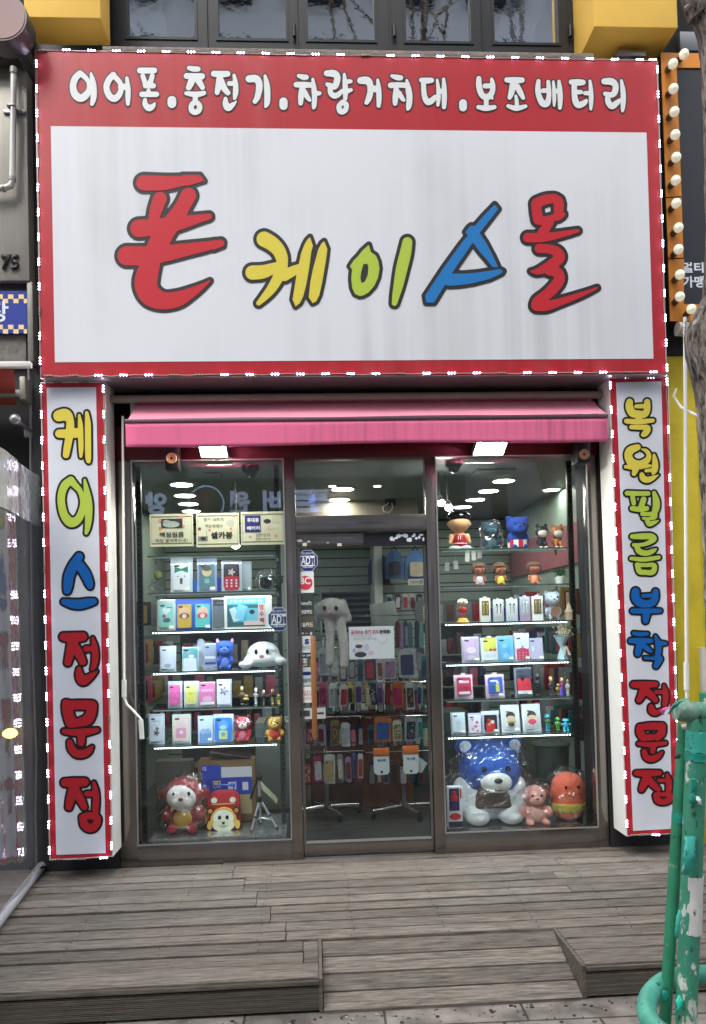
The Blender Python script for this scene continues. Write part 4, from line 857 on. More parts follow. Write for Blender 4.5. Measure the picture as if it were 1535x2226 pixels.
org = mat('orange_border', (222, 138, 40), .5, 0, .08, 5)
Yb2 = -.16
m = M(); m.pxquad([(1437, 114), (1640, 116), (1640, 698), (1457, 698)], Yb2+.004, -.02); obj('board', m, mat('black_sign_face', (34, 38, 46), .45, 0, .1, 4), bsn)
for q, nm in (([(1437, 114), (1470, 115), (1482, 426), (1448, 428)], 'border_strip'), ([(1448, 431), (1482, 429), (1486, 560), (1453, 561)], 'border_strip'), ([(1453, 564), (1487, 563), (1487, 661), (1640, 661), (1640, 698), (1457, 698)], 'border_strip'), ([(1470.5, 115), (1640, 118), (1640, 148), (1471, 147)], 'border_strip')):
    m = M(); m.pxquad(q, Yb2-.004, Yb2+.003); obj('border_strip', m, org, bsn, smooth=False)
m = M(); px_text(m, '멀티인', (1483, 570), (1556, 593), Yb2+.002, 0, .03); px_text(m, '가맹점', (1483, 600), (1556, 625), Yb2+.002, 0, .03); obj('lettering', m, mat('print_white', (226, 232, 242)), bsn, smooth=False)
bulbs = [(1487, 118), (1463, 139), (1464, 193), (1466, 243), (1468, 293), (1470, 342), (1469, 392), (1470, 442), (1475, 495), (1475, 542), (1478, 597), (1478, 645), (1503, 672)]
bm_ = mat('bulb_cream', (240, 232, 206), .25, 0, emit=.15); sk = mat('bulb_socket', (110, 92, 76), .5, .4)
for x, y in bulbs:
    q = P(x, y, Yb2-.11); w_ = P(x-12, y+13, Yb2-.004)
    m = M(); m.ball(q, .031, 0, 3); o = obj('bulb', m, bm_, bsn)
    m = M(); m.tube([(w_.x, Yb2-.005, w_.z), Vector((w_.x, Yb2-.005, w_.z)).lerp(q, .5), q], [.021, .021, .014], seg=12); obj('socket', m, sk, bsn)
wp = thing('white_pole', 'thin white pole standing between the yellow wall and the tree trunk', 'pole', (P(1492, 1500, -.4).x, -.4, ZP))
m = M(); a, c = P(1489, 690, -.4), P(1493, 1500, -.4); m.tube([(c.x, -.4, ZP+.1), c, a], .011, seg=12); obj('pole', m, white_plastic, wp)
m = M(); b = P(1492, 1440, -.4); m.tube([b, c], .017, seg=12); obj('sleeve', m, white_plastic, wp)
m = M()
for k in range(5):
    q = P(1488+.6*k, 738-9*k, -.42); m.ball(q, (.006, .006, .012), 0, 2)
m.tube([P(1488, 745, -.42), P(1491, 698, -.42)], .005, seg=6)
solo('chain', m, steel, 'short steel chain hanging above the white pole beside the tree', 'chain', base=P(1488, 745, -.42))
m = M(); a = P(1472, 715, -.2); m.tube([a, a+Vector((.12, 0, -.005))], .045, seg=16); m.tube([a+Vector((.13, 0, -.005)), a+Vector((.3, 0, -.01))], .052, seg=16)
solo('awning_roll', m, mat('roll_offwhite', (190, 186, 172), .6, 0, .2, 8), 'rolled off white awning end under the black bulb sign', 'awning', base=a)
m = M(); pts = [P(1470, 846, -.1), P(1464, 862, -.15), P(1480, 885, -.25), P(1516, 904, -.5), P(1560, 915, -.6)]; m.tube(pts, .008, seg=8); solo('white_cable', m, white_plastic, 'loose white cable curving from the yellow wall to the tree', 'cable')
# tree trunk at the right edge
def barkmat():
    m = mat('rough_bark', (118, 108, 98), .95); n = m.node_tree.nodes; l = m.node_tree.links; b = n['Principled BSDF']
    tc = n.new('ShaderNodeTexCoord'); mp = n.new('ShaderNodeMapping'); mp.inputs['Scale'].default_value = (1, 1, .28); l.new(tc.outputs['Object'], mp.inputs[0])
    def nz(s, lo, hi, d=9):
        z = n.new('ShaderNodeTexNoise'); z.inputs['Scale'].default_value = s; z.inputs['Detail'].default_value = d; z.inputs['Roughness'].default_value = .68; z.inputs['Distortion'].default_value = .6; l.new(mp.outputs[0], z.inputs[0])
        r = n.new('ShaderNodeMapRange'); r.inputs[1].default_value = lo; r.inputs[2].default_value = hi; l.new(z.outputs[0], r.inputs[0]); return r.outputs[0]
    a = nz(34, .38, .6); a2 = nz(7, .3, .7, 4)
    c = n.new('ShaderNodeMix'); c.data_type = 'RGBA'; l.new(a, c.inputs[0]); c.inputs[6].default_value = (*lin((34, 29, 25)), 1); c.inputs[7].default_value = (*lin((200, 188, 174)), 1)
    c2 = n.new('ShaderNodeMix'); c2.data_type = 'RGBA'; c2.blend_type = 'MULTIPLY'; c2.inputs[0].default_value = .45; l.new(c.outputs[2], c2.inputs[6]); l.new(a2, c2.inputs[7]); l.new(c2.outputs[2], b.inputs['Base Color'])
    bp = n.new('ShaderNodeBump'); bp.inputs['Strength'].default_value = .9; bp.inputs['Distance'].default_value = .02; l.new(a, bp.inputs['Height']); l.new(bp.outputs[0], b.inputs['Normal']); return m
bark = barkmat()
tr = thing('street_tree', 'rough barked street tree trunk at the right edge behind the green rail', 'tree', (P(1590, 1500, -1.3).x, -1.3, ZP))
edge = [(-200, 1470), (0, 1506), (60, 1523), (130, 1530), (300, 1537), (500, 1541), (650, 1534), (700, 1512), (735, 1492), (770, 1498), (820, 1510), (880, 1520), (1000, 1527), (1200, 1535), (1400, 1542), (1600, 1548), (2000, 1546), (2330, 1540)]
rb = random.Random(4); m = M(); pts = []; rs_ = []
yy = [e[0] for e in edge]; xx = [e[1] for e in edge]
for y in np.arange(-200, 2330, 26):
    x = np.interp(y, yy, xx); r = .135+(.01*math.sin(y*.02)); q = P(x, y, -1.3); pts.append((q.x+r, -1.3, q.z)); rs_.append(r)
m.tube(pts, rs_, seg=40)
for v in m.b.verts:
    h = math.sin(v.co.z*23+v.co.x*40)*.5+math.sin(v.co.z*51+v.co.y*63)*.5; v.co.x += h*.007; v.co.y += h*.007
obj('trunk', m, bark, tr)
m = M(); q = P(1500, 10, -1.3); m.tube([q+Vector((.06, 0, -.05)), q+Vector((-.01, -.02, .08)), q+Vector((-.1, -.05, .3)), q+Vector((-.2, -.1, .7)), q+Vector((-.15, -.1, 1.4))], [.07, .06, .05, .045, .03], seg=14); obj('limb', m, bark, tr)
m = M(); q = P(1505, 25, -1.3); m.tube([q, q+Vector((-.03, -.02, .008)), q+Vector((-.05, -.03, .0))], [.016, .013, .007], seg=8); obj('broken_twig', m, mat('pale_wood', (186, 170, 150), .8), tr)
# ------------------------------------------------------------------ green pipe rail
YG = -2.75
def peelmat(name, base, under, hi, amt=.56):
    m = mat(name, base, .5); n = m.node_tree.nodes; l = m.node_tree.links; b = n['Principled BSDF']
    tc = n.new('ShaderNodeTexCoord'); mp = n.new('ShaderNodeMapping'); mp.inputs['Scale'].default_value = (1, 1, .5); l.new(tc.outputs['Object'], mp.inputs[0])
    def nz(s, lo, hi_, d=8):
        z = n.new('ShaderNodeTexNoise'); z.inputs['Scale'].default_value = s; z.inputs['Detail'].default_value = d; z.inputs['Roughness'].default_value = .7; l.new(mp.outputs[0], z.inputs[0])
        r = n.new('ShaderNodeMapRange'); r.inputs[1].default_value = lo; r.inputs[2].default_value = hi_; l.new(z.outputs[0], r.inputs[0]); return r.outputs[0]
    c1 = n.new('ShaderNodeMix'); c1.data_type = 'RGBA'; l.new(nz(7, .45, .62), c1.inputs[0]); c1.inputs[6].default_value = (*lin(base), 1); c1.inputs[7].default_value = (*lin(under), 1)
    c2 = n.new('ShaderNodeMix'); c2.data_type = 'RGBA'; l.new(nz(20, amt+.06, amt+.1), c2.inputs[0]); l.new(c1.outputs[2], c2.inputs[6]); c2.inputs[7].default_value = (*lin(hi), 1)
    c3 = n.new('ShaderNodeMix'); c3.data_type = 'RGBA'; l.new(nz(31, .6, .66, 5), c3.inputs[0]); l.new(c2.outputs[2], c3.inputs[6]); c3.inputs[7].default_value = (*lin((40, 52, 46)), 1)
    l.new(c3.outputs[2], b.inputs['Base Color'])
    bp = n.new('ShaderNodeBump'); bp.inputs['Strength'].default_value = .3; bp.inputs['Distance'].default_value = .003; l.new(c2.outputs[2], bp.inputs['Height']); l.new(bp.outputs[0], b.inputs['Normal']); return m
gp = peelmat('chipped_green_paint', (48, 134, 100), (36, 112, 84), (180, 196, 184), .55); gp2 = peelmat('worn_green_paint', (58, 144, 112), (60, 128, 110), (204, 208, 198), .5)
tape = peelmat('turquoise_tape', (66, 178, 156), (40, 160, 146), (190, 214, 206), .6); tape2 = mat('teal_tape', (22, 140, 122), .4, 0, .12, 10)
PK = S(YG)  # metres per photo pixel at the rail
gr = thing('pipe_rail', 'chipped green pipe rail wrapped in peeling tape at the lower right corner', 'railing', (P(1500, 2200, YG).x, YG, ZP))
m = M(); a, c = P(1516, 1560, YG), P(1494, 2226, YG); d = c+(c-a)*.6; d.z = ZP; pts = [a.lerp(d, t) for t in np.linspace(0, 1, 12)]
m.tube(pts, [22.5*PK]*12, seg=28); obj('main_post', m, gp2, gr)
m = M(); a2, c2 = P(1487, 1575, YG+.05), P(1450, 2226, YG+.05); d2 = c2+(c2-a2)*.6; d2.z = ZP; m.tube([a2.lerp(d2, t) for t in np.linspace(0, 1, 12)], [13.2*PK]*12, seg=24); obj('side_post', m, gp, gr)
m = M(); q0, q1 = P(1468, 1546, YG), P(1620, 1552, YG); m.tube([q0, q0.lerp(q1, .1), q0.lerp(q1, .5), q1], [.026, .0305, .031, .031], seg=28); obj('top_rail', m, peelmat('scuffed_rail', (70, 140, 116), (150, 160, 148), (206, 206, 196), .5), gr)
m = M(); q = P(1543, 1506, YG+.02); m.tube([q+Vector((0, 0, -.16)), q], .030, seg=24); obj('upright_stub', m, gp, gr)
zh = .40; g0 = PG(1620, 2118, zh)
hp = [PG(1640, 2114, zh), PG(1530, 2118, zh), PG(1470, 2124, zh), PG(1432, 2142, zh), PG(1408, 2174, zh), PG(1410, 2214, zh), PG(1440, 2246, zh), PG(1490, 2262, zh), PG(1640, 2280, zh)]
hs_ = [Vector(v) for v in catmull([tuple(p) for p in hp], 5)]
m = M(); m.tube(hs_, .0275, seg=24); obj('hoop', m, peelmat('hoop_paint', (66, 150, 128), (86, 176, 160), (196, 206, 196), .6), gr)
m = M()
def wrap(y0, y1, mt, name, r=23.6, x_at=lambda y: 1516-(y-1560)*22/666, tilt=0, Y=YG):
    m = M(); p, q = P(x_at(y0), y0, Y), P(x_at(y1), y1, Y); N = 8; pts = [p.lerp(q, t) for t in np.linspace(0, 1, N)]
    m.tube(pts, [r*PK*(1+.012*math.sin(k*2.1)) for k in range(N)], seg=28)
    rb = random.Random(int(y0))
    for v in m.b.verts: v.co.z += rb.uniform(-.003, .003)
    return obj(name, m, mt, gr)
wrap(1903, 2026, peelmat('dirty_white_tape', (214, 212, 208), (196, 194, 192), (120, 116, 112), .62), 'white_wrap')
wrap(1637, 1652, tape2, 'tape_band', 24.4); wrap(1590, 1634, tape, 'tape_band', 23.8)
wrap(1766, 1786, tape2, 'tape_band', 15.2, lambda y: 1487-(y-1575)*37/651, 0, YG+.05)
def flap(name, pts, mt, Y, curl=.01, n=4):
    """a loose strip of tape: (x,y) centre line with half widths, bulging off the pipe"""
    rb = random.Random(int(pts[0][0]*7+pts[0][1])); q_ = catmull([tuple(map(float, v)) for v in pts], n); pts = [(x+rb.uniform(-.8, .8), y+rb.uniform(-.8, .8), wd*rb.uniform(.6, 1.2)) for x, y, wd in q_]; m = M(); L = []
    for i, (x, y, wd) in enumerate(pts):
        t = i/(len(pts)-1); off = curl*math.sin(math.pi*t)+curl*.6*t
        L.append([m.b.verts.new(P(x+k*wd, y+rb.uniform(-.7, .7), Y-off-.0012*(1-k*k))) for k in (-1, -.33, .33, 1)])
    for i in range(len(L)-1):
        for k in range(3): m.b.faces.new((L[i][k], L[i][k+1], L[i+1][k+1], L[i+1][k]))
    o = obj(name, m, mt, gr); s_ = o.modifiers.new('t', 'SOLIDIFY'); s_.thickness = .0008; return o
YF = YG-.036
flap('tape_flap', [(1500, 1817, 13), (1500, 1840, 13), (1498, 1865, 14), (1494, 1885, 14), (1490, 1903, 11)], tape, YF, .02)
flap('tape_flap', [(1478, 1978, 4), (1475, 2000, 5), (1472, 2025, 5), (1472, 2040, 3)], tape, YF, .012)
flap('tape_flap', [(1476, 2162, 4), (1477, 2180, 8), (1474, 2195, 6), (1468, 2206, 2)], mat('bright_teal_tape', (30, 196, 160), .35), YF, .012)
flap('tape_flap', [(1508, 1692, 6), (1508, 1710, 7), (1507, 1722, 7)], tape2, YF, .002)
flap('tape_flap', [(1505, 1726, 7), (1506, 1740, 8), (1505, 1748, 7)], tape2, YF, .003)
flap('tape_flap', [(1516, 1730, 4), (1520, 1740, 5), (1523, 1750, 3)], mat('white_tape', (222, 222, 222), .5), YF, .01)
flap('tape_flap', [(1444, 2152, 6), (1447, 2165, 9), (1446, 2178, 7)], tape2, YG-.0, .004)
flap('tape_flap', [(1453, 1552, 3), (1466, 1536, 6), (1480, 1524, 7), (1496, 1518, 6)], tape, YF, .015)
flap('tape_flap', [(1469, 1632, 2), (1474, 1640, 6), (1471, 1650, 7)], mat('dark_tape', (74, 84, 78), .6), YG-.0, .01)
flap('tape_flap', [(1488, 1574, 6), (1486, 1580, 6), (1490, 1587, 4)], mat('grey_tape', (176, 178, 168), .6), YF, .008)
flap('pink_ribbon', [(1457, 1537, 4), (1448, 1540, 8), (1440, 1545, 7), (1442, 1554, 3)], mat('pink_ribbon', (238, 116, 188), .6), YF, .01)
# ------------------------------------------------------------------ across the street (seen only in the glass)
def facade(name, label, x0, x1, y, h, c, wc, bay=False):
    t = thing(name, label, 'building', ((x0+x1)/2, y, ZP))
    m = M(); m.box((x0, y-6, ZP), (x1, y, h)); obj('wall', m, mat('far_wall_%d_%d_%d' % c, c, .85, 0, .08, 1), t)
    nx = max(2, int((x1-x0)/2.6)); dx = (x1-x0)/nx; gm = mat('far_window', (52, 62, 76), .15)
    z = 7.2
    while z < h-2:
        for k in range(nx):
            m = M(); cxx = x0+dx*(k+.5); m.box((cxx-.85, y+.002, z), (cxx+.85, y+(.35 if bay else .06), z+1.9), 0); o = obj('window', m, gm, t)
            m = M()
            for u in (-.85, -.28, .28, .85): m.box((cxx+u-.04, y+(.35 if bay else .06), z), (cxx+u+.04, y+(.39 if bay else .1), z+1.9))
            m.box((cxx-.85, y+(.35 if bay else .06)+.001, z+1.2), (cxx+.85, y+(.38 if bay else .09), z+1.28)); WLOC[o] = WLOC[t]; obj('window_frame', m, mat('far_frame', (190, 196, 200), .6), o)
        z += 3.2
    return t
fa = facade('opposite_building', 'pale building with bay windows across the street, reflected in the upper panes', -9, 10, -17, 27, (196, 204, 214), None, True)
facade('opposite_building', 'brown building across the street, reflected at the right of the shop glass', 10.2, 22, -17.5, 14, (120, 100, 90), None)
facade('opposite_building', 'grey building across the street, reflected at the left of the shop glass', -24, -9.2, -17.2, 17, (110, 112, 116), None)
sg = thing('opposite_sign', 'dark shop sign with pale blue letters across the street, mirrored in the window glass', 'sign', (-2, -16.9, 3.9))
m = M(); m.box((-8.5, -16.96, 3.6), (4.5, -16.7, 5.7)); obj('board', m, mat('far_sign_board', (26, 28, 34), .5), sg)
lt = mat('far_sign_letters_glow', (176, 194, 232), .5, emit=1.3)  # emission added to brighten the letters' reflection in the glass
for s_, px in (('양', 348), ('원', 528), ('버', 597), ('트', 668), ('를', 700)):
    m = M(); x = (px-680)*22/1650*.985; put_text(m, s_, x, 5.02, .66, -16.69, 0, .05, face=1); obj('letter', m, lt, sg, smooth=False)
m = M(); x = (455-680)*22/1650*.985; m.lathe([(.52, 0), (.52, -.02), (.47, -.02), (.47, 0), (.52, 0)], (x, -16.69, 5.0), 0, 30, 'y', False); obj('ring_emblem', m, lt, sg)
m = M(); m.box((x-.05, -16.72, 4.61), (x+.05, -16.69, 5.35))
for dz, wd in ((.5, .3), (.66, .34), (.82, .26)):
    for s in (-1, 1): m.tube([(x, -16.69, 4.61+dz-.14), (x+s*wd, -16.69, 4.61+dz)], .025, seg=6)
obj('tree_emblem', m, mat('emblem_brown_glow', (150, 84, 70), .5, emit=.5), sg)  # weak glow added so the emblem shows in the reflection
def bare_tree(x, y, h, label):
    t = thing('bare_tree', label, 'tree', (x, y, ZP)); rb = random.Random(int(x*10)); m = M(); mb = M()
    def grow(mm, p, d, L, r, lev):
        q = p+d*L; md = p.lerp(q, .5)+Vector((rb.uniform(-1, 1), rb.uniform(-1, 1), 0))*L*.06; mm.tube([p, md, q], [r, r*.85, r*.68], seg=6 if lev else 10)
        if lev >= 5: return
        for k in range(2 if lev else 4):
            a = rb.uniform(.35, .8); ax = Vector((rb.uniform(-1, 1), rb.uniform(-1, 1), rb.uniform(-.3, .3))).normalized(); grow(mb, q, (Matrix.Rotation(a, 3, ax) @ d).normalized(), L*rb.uniform(.6, .82), r*.6, lev+1)
    grow(m, Vector((x, y, ZP)), Vector((0, 0, 1)), h*.34, .2, 0); obj('trunk', m, bark, t); obj('branches', mb, bark, t)
bare_tree(3.4, -8.5, 14, 'bare street tree across the road, mirrored in the right upper panes'); bare_tree(1.6, -10.5, 15, 'bare street tree farther across the road, mirrored in the middle upper pane')
# ================================================================== SHOP INTERIOR: fixtures
strip_lit = mat('strip_led_lit', (232, 240, 255), .5, emit=44); strip_dot = mat('led_dot_lit', (236, 242, 255), .5, emit=9); strip_dim = mat('strip_led_dim', (225, 235, 248), .5, emit=34)
shelf_glass = glassmat('shelf_glass', (.66, .80, .76), 1.2, 0, 0, .03)
edge_m = mat('shelf_edge', (70, 96, 92), .2, 0, coat=.6); slot_m = mat('upright_steel', (74, 78, 82), .35, .8); slot_d = mat('slot_black', (10, 10, 12), .8)
SH = {}
def shelf(key, px, x0, x1, yy, dots, lb):
    z = P(px, yy, .05).z; SH[key] = z
    t = thing('glass_shelf', lb, 'shelf', ((x0+x1)/2, .05, z-.008), 'glass display shelves')
    m = M(); m.box((x0, .054, z-.008), (x1, .31, z)); obj('shelf_pane', m, shelf_glass, t, smooth=False)
    m = M(); m.box((x0, .05, z-.0085), (x1, .0538, z+.0003)); obj('front_edge', m, edge_m, t, smooth=False)
    m = M(); m.box((x0+.02, .0545, z-.0165), (x1-.02, .0565, z-.0095)); m.box((x0+.02, .0565, z-.0118), (x1-.02, .0665, z-.0095)); obj('strip_rail', m, steel if dots else mat('strip_white', (214, 220, 222), .4), t)
    m = M(); m.poly([(x0+.03, .0575, z-.0125), (x0+.03, .0655, z-.0125), (x1-.03, .0655, z-.0125), (x1-.03, .0575, z-.0125)]); obj('light_strip', m, strip_lit if dots else strip_dim, t, smooth=False)
    if dots:
        m = M(); n = 44
        for k in range(n): m.box((x0+.03+(x1-x0-.06)*k/(n-1)-.003, .052, z-.0165), (x0+.03+(x1-x0-.06)*k/(n-1)+.003, .0543, z-.0115))
        obj('led_dots', m, strip_dot, t, smooth=False)
    m = M(); m.box((x0, .3, z-.03), (x0+.01, .33, z-.009)); m2 = M(); m2.box((x1-.01, .3, z-.03), (x1, .33, z-.009)); obj('bracket', m, steel, t); obj('bracket', m2, steel, t)
ordn = ('top', 'second', 'third', 'fourth', 'fifth', 'lowest')
for i, (y, d) in enumerate(((1206, 0), (1286, 0), (1369, 1), (1458, 1), (1538, 0), (1619, 1))): shelf('L%d' % (i+1), 457, -1.08, -.235, y, d, '%s lit glass shelf in the left display window' % ordn[i])
for i, (y, d) in enumerate(((1191.5, 0), (1271, 0), (1351, 1), (1439, 1), (1518, 0), (1597, 1))): shelf('R'+'ABCDEF'[i], 1105, .86, 1.74, y, d, '%s lit glass shelf in the right display window' % ordn[i])
for px, lb in ((306, 'left slotted upright of the left display window'), (609, 'right slotted upright of the left display window'), (952, 'left slotted upright of the right display window'), (1250, 'right slotted upright of the right display window')):
    x = P(px, 1400, .33).x; t = thing('slotted_upright', lb, 'upright', (x, .345, .0), 'slotted shelf uprights')
    m = M(); m.box((x-.018, .335, .0), (x+.018, .362, 2.655)); obj('bar', m, slot_m, t, smooth=False)
    m = M()
    for k in range(70): m.box((x-.005, .3325, .12+k*.036), (x+.005, .3345, .138+k*.036))
    s_ = obj('slots', m, slot_d, t, smooth=False)
foil = mat('silver_foil', (206, 210, 214), .22, .9, .3, 22, 1., 24)
for (x0, x1, y, lb) in ((-1.1, -.21, 1828, 'low platform with glittering silver foil edge in the left window'), (.85, 1.8, 1812, 'low platform covered with crumpled silver foil in the right window')):
    z = P(470 if x0 < 0 else 1130, y-9, .07).z; SH['PL' if x0 < 0 else 'PR'] = z
    m = M(); N = 40
    V = [[m.b.verts.new((x0+(x1-x0)*i/N, .07+.55*j/10, z+(random.uniform(-.004, .004) if 0 < j else 0))) for j in range(11)] for i in range(N+1)]
    F_ = [m.b.verts.new((x0+(x1-x0)*i/N, .068, .004)) for i in range(N+1)]
    for i in range(N):
        for j in range(10): m.b.faces.new((V[i][j], V[i+1][j], V[i+1][j+1], V[i][j+1]))
        m.b.faces.new((F_[i], F_[i+1], V[i+1][0], V[i][0]))
    solo('display_platform', m, foil if x0 > 0 else [foil], lb, 'platform', base=((x0+x1)/2, .07, .004))
# posters inside the left window
cream = (224, 222, 200)
paper_m = bpy.data.materials.new('translucent_paper'); paper_m.use_nodes = True
_n = paper_m.node_tree.nodes; _l = paper_m.node_tree.links; _b = _n['Principled BSDF']; _b.inputs['Base Color'].default_value = (.80, .78, .62, 1); _b.inputs['Roughness'].default_value = .8
_t = _n.new('ShaderNodeBsdfTranslucent'); _t.inputs[0].default_value = (.85, .83, .68, 1); _x = _n.new('ShaderNodeMixShader'); _x.inputs[0].default_value = .4
_o = [q for q in _n if q.type == 'OUTPUT_MATERIAL'][0]; _l.new(_b.outputs[0], _x.inputs[1]); _l.new(_t.outputs[0], _x.inputs[2]); _l.new(_x.outputs[0], _o.inputs[0])
paper_w = paper_m.copy(); paper_w.name = 'white_paper'; paper_w.node_tree.nodes['Principled BSDF'].inputs['Base Color'].default_value = (.86, .88, .93, 1); paper_w.node_tree.nodes['Translucent BSDF'].inputs[0].default_value = (.8, .82, .88, 1)
def poster(label, tl, br, bgc, texts, extra=None, Y=.03, name='poster', frame=True):
    o = sticker(name, tl, br, bgc, texts, None, Y, None, extra); p = P((tl[0]+br[0])/2, br[1], Y)
    for v in o.data.vertices: v.co -= p
    o.data.materials[0] = paper_m if bgc == cream else paper_w if bgc == (226, 230, 242) else o.data.materials[0]
    o.location = p; WLOC[o] = p; return tag(o, label, 'poster')
def framed(tl, br, inner=()):
    def f(m, mi, Y):
        g = mi((120, 116, 90)); x0, y0 = tl; x1, y1 = br
        for q in (((x0+4, y0+5), (x1-4, y0+5.8)), ((x0+4, y1-5.8), (x1-4, y1-5)), ((x0+4, y0+5), (x0+4.8, y1-5)), ((x1-4.8, y0+5), (x1-4, y1-5))): px_rect(m, *q, Y-.001, g)
        for k, a in enumerate(inner):
            if a[0] == 'r': px_rect(m, a[1], a[2], Y-.0015-.0002*k, mi(a[3]))
            else: px_ell(m, a[1], a[2], Y-.0015-.0002*k, mi(a[3]))
    return f
INK = (40, 38, 36); PINK = (226, 150, 140)
poster('cream paper poster about screen film, leftmost of the three in the left window', (325, 1118), (421, 1187), cream, [('액정필름', (347, 1157), (400, 1168), INK, .02), ('직접 붙여주는곳!', (338, 1172), (408, 1179), INK, .01)],
       framed((325, 1118), (421, 1187), [('r', (350, 1128), (397, 1148), (54, 60, 64)), ('e', (372, 1140), (18, 7), (170, 176, 168)), ('e', (362, 1134), (8, 4), (160, 168, 160)), ('e', (347, 1131), (4, 4), PINK), ('e', (349, 1149), (4, 4), (222, 150, 90)), ('e', (394, 1124), (5, 4), PINK), ('e', (399, 1144), (3, 3), PINK)]))
poster('cream paper poster about selfie sticks, between the other two in the left window', (426, 1116), (521, 1188), cream, [('셀카 예쁘게', (442, 1126), (486, 1133), INK, .01), ('찍는방법!!!', (446, 1140), (484, 1147), INK, .01), ('셀카봉', (458, 1156), (506, 1171), INK, .03)],
       framed((426, 1116), (521, 1188), [('e', (501, 1137), (9, 8), (190, 190, 176)), ('e', (434, 1150), (3.5, 3.5), (120, 84, 84)), ('e', (502, 1149), (3, 3), PINK), ('e', (508, 1122), (3, 3), PINK), ('e', (456, 1153), (3, 3), PINK), ('r', (431, 1166), (452, 1176), (140, 140, 136)), ('e', (442, 1171), (6, 4), (50, 52, 52)), ('r', (449, 1155), (450, 1168), INK)]))
poster('cream paper poster about spare batteries, rightmost of the three in the left window', (523, 1113), (620, 1183), cream, [('휴대용', (537, 1126), (563, 1135), (236, 236, 240), .03), ('배터리', (537, 1144), (565, 1152), (236, 236, 240), .03), ('충전케이블 포함', (556, 1160), (588, 1166), INK, 0), ('전기종 사용가능', (556, 1169), (588, 1174), INK, 0)],
       framed((523, 1113), (620, 1183), [('r', (532, 1121), (567, 1157), (54, 48, 120)), ('e', (581, 1133), (8, 5), (60, 60, 60)), ('r', (592, 1122), (610, 1136), (206, 204, 186)), ('e', (588, 1147), (9, 5), (214, 190, 176)), ('e', (544, 1167), (3, 3), PINK), ('e', (600, 1165), (3, 3), PINK)]))
poster('white notice with a pink heading hung behind the door glass', (758, 1363), (858, 1431), (226, 230, 242), [('움직이는 토끼 모자', (763, 1370), (823, 1378), (190, 84, 130), .03), ('판매중!', (825, 1369), (849, 1377), INK, .04), ('귀가 쫑긋쫑긋 움직여요', (768, 1380), (808, 1384), (150, 150, 160), 0), ('색상 문의는 직원에게 말씀해 주세요', (768, 1386), (818, 1391), (150, 150, 160), 0)],
       (lambda m, mi, Y: [px_ell(m, c, r, Y-.0012-.0002*k, mi(q)) for k, (c, r, q) in enumerate((((784, 1423), (13, 6), (52, 50, 66)), ((782, 1410), (6, 6), (214, 200, 206)), ((780, 1405), (8, 4), (64, 60, 80)), ((797, 1407), (5, 7), (196, 188, 226)), ((806, 1419), (6, 5), (226, 190, 220)), ((770, 1414), (4, 5), (170, 180, 220)), ((832, 1390), (10, 8), (216, 220, 232))))]), Y=.05)
o = sticker('alarm_sticker', (583, 1322), (629, 1370), NAVY, [('ADT', (590, 1337), (622, 1355), WHT, .03), ('캡스경비구역', (592, 1326), (620, 1331), WHT, .01), ('1588-6400', (594, 1359), (619, 1363), WHT, .01)], front, .006, 'oct', alarm_extra(583, 1322, 629, 1370), 'blue octagonal alarm sticker on the left window')
# ------------------------------------------------------------------ interior background
brown = mat('brown_cabinet_wood', (76, 40, 28), .45, 0, .25, 5, stretch=(6, 1, 1)); orange_w = mat('orange_cabinet_wood', (122, 60, 28), .45, 0, .2, 5, stretch=(6, 1, 1))
cb = thing('cabinet', 'reddish brown wooden counter cabinet behind the two display racks', 'cabinet', (.38, 1.5, 0))
m = M(); m.box((-.05, 1.3, .0), (.36, 1.7, .78), 0, .004); obj('cabinet_body', m, brown, cb)
m = M(); m.box((.372, 1.3, .0), (.80, 1.7, .78), 0, .004); obj('cabinet_body', m, orange_w, cb)
m = M(); m.box((.36, 1.31, .0), (.372, 1.7, .78)); obj('gap_strip', m, black, cb)
m = M(); m.box((-.07, 1.28, .782), (.95, 1.75, .81), 0, .004); obj('counter_top', m, mat('counter_grey', (120, 122, 120), .4), cb)
m = M(); m.box((.82, 1.4, 0), (1.3, 1.8, .75), 0, .004); solo('grey_cabinet', m, mat('grey_green_laminate', (66, 74, 74), .5), 'dark grey cabinet right of the orange counter', 'cabinet')
m = M(); m.box((-.5, 1.35, 0), (-.09, 1.75, .72), 0, .004); solo('pale_cabinet', m, mat('pale_laminate', (150, 160, 154), .5), 'pale cabinet left of the brown counter', 'cabinet')
# louvred shutter and column on the back wall
lv = thing('wall_louvre', 'black louvred vent panel high on the back slat wall', 'vent', (.3, 3.3, 1.6))
a, c = P(694, 1283, 3.3), P(812, 1378, 3.3)
m = M(); m.box((a.x, 3.34, c.z), (c.x, 3.38, a.z)); obj('backing', m, black, lv)
for k in range(7):
    zz = a.z-.03-k*(a.z-c.z-.04)/7; m = M(); m.box((a.x+.03, 3.29, zz-.006), (c.x-.03, 3.335, zz+.006), rot=Matrix.Rotation(R(25), 3, 'X')); obj('slat', m, mat('louvre_dark', (96, 102, 102), .4), lv)
m = M(); t_ = .025
for q in (((a.x, 3.28, a.z-t_), (c.x, 3.338, a.z)), ((a.x, 3.28, c.z), (c.x, 3.338, c.z+t_)), ((a.x, 3.28, c.z+t_), (a.x+t_, 3.338, a.z-t_)), ((c.x-t_, 3.28, c.z+t_), (c.x, 3.338, a.z-t_))): m.box(*q)
obj('frame', m, inner_wall, lv)
a, c = P(812, 1186, 2.9), P(838, 1500, 2.9)
m = M(); m.box((a.x, 2.9, 0), (c.x, 3.39, 2.66)); part('column', m, mat('column_white', (206, 216, 210), .5))
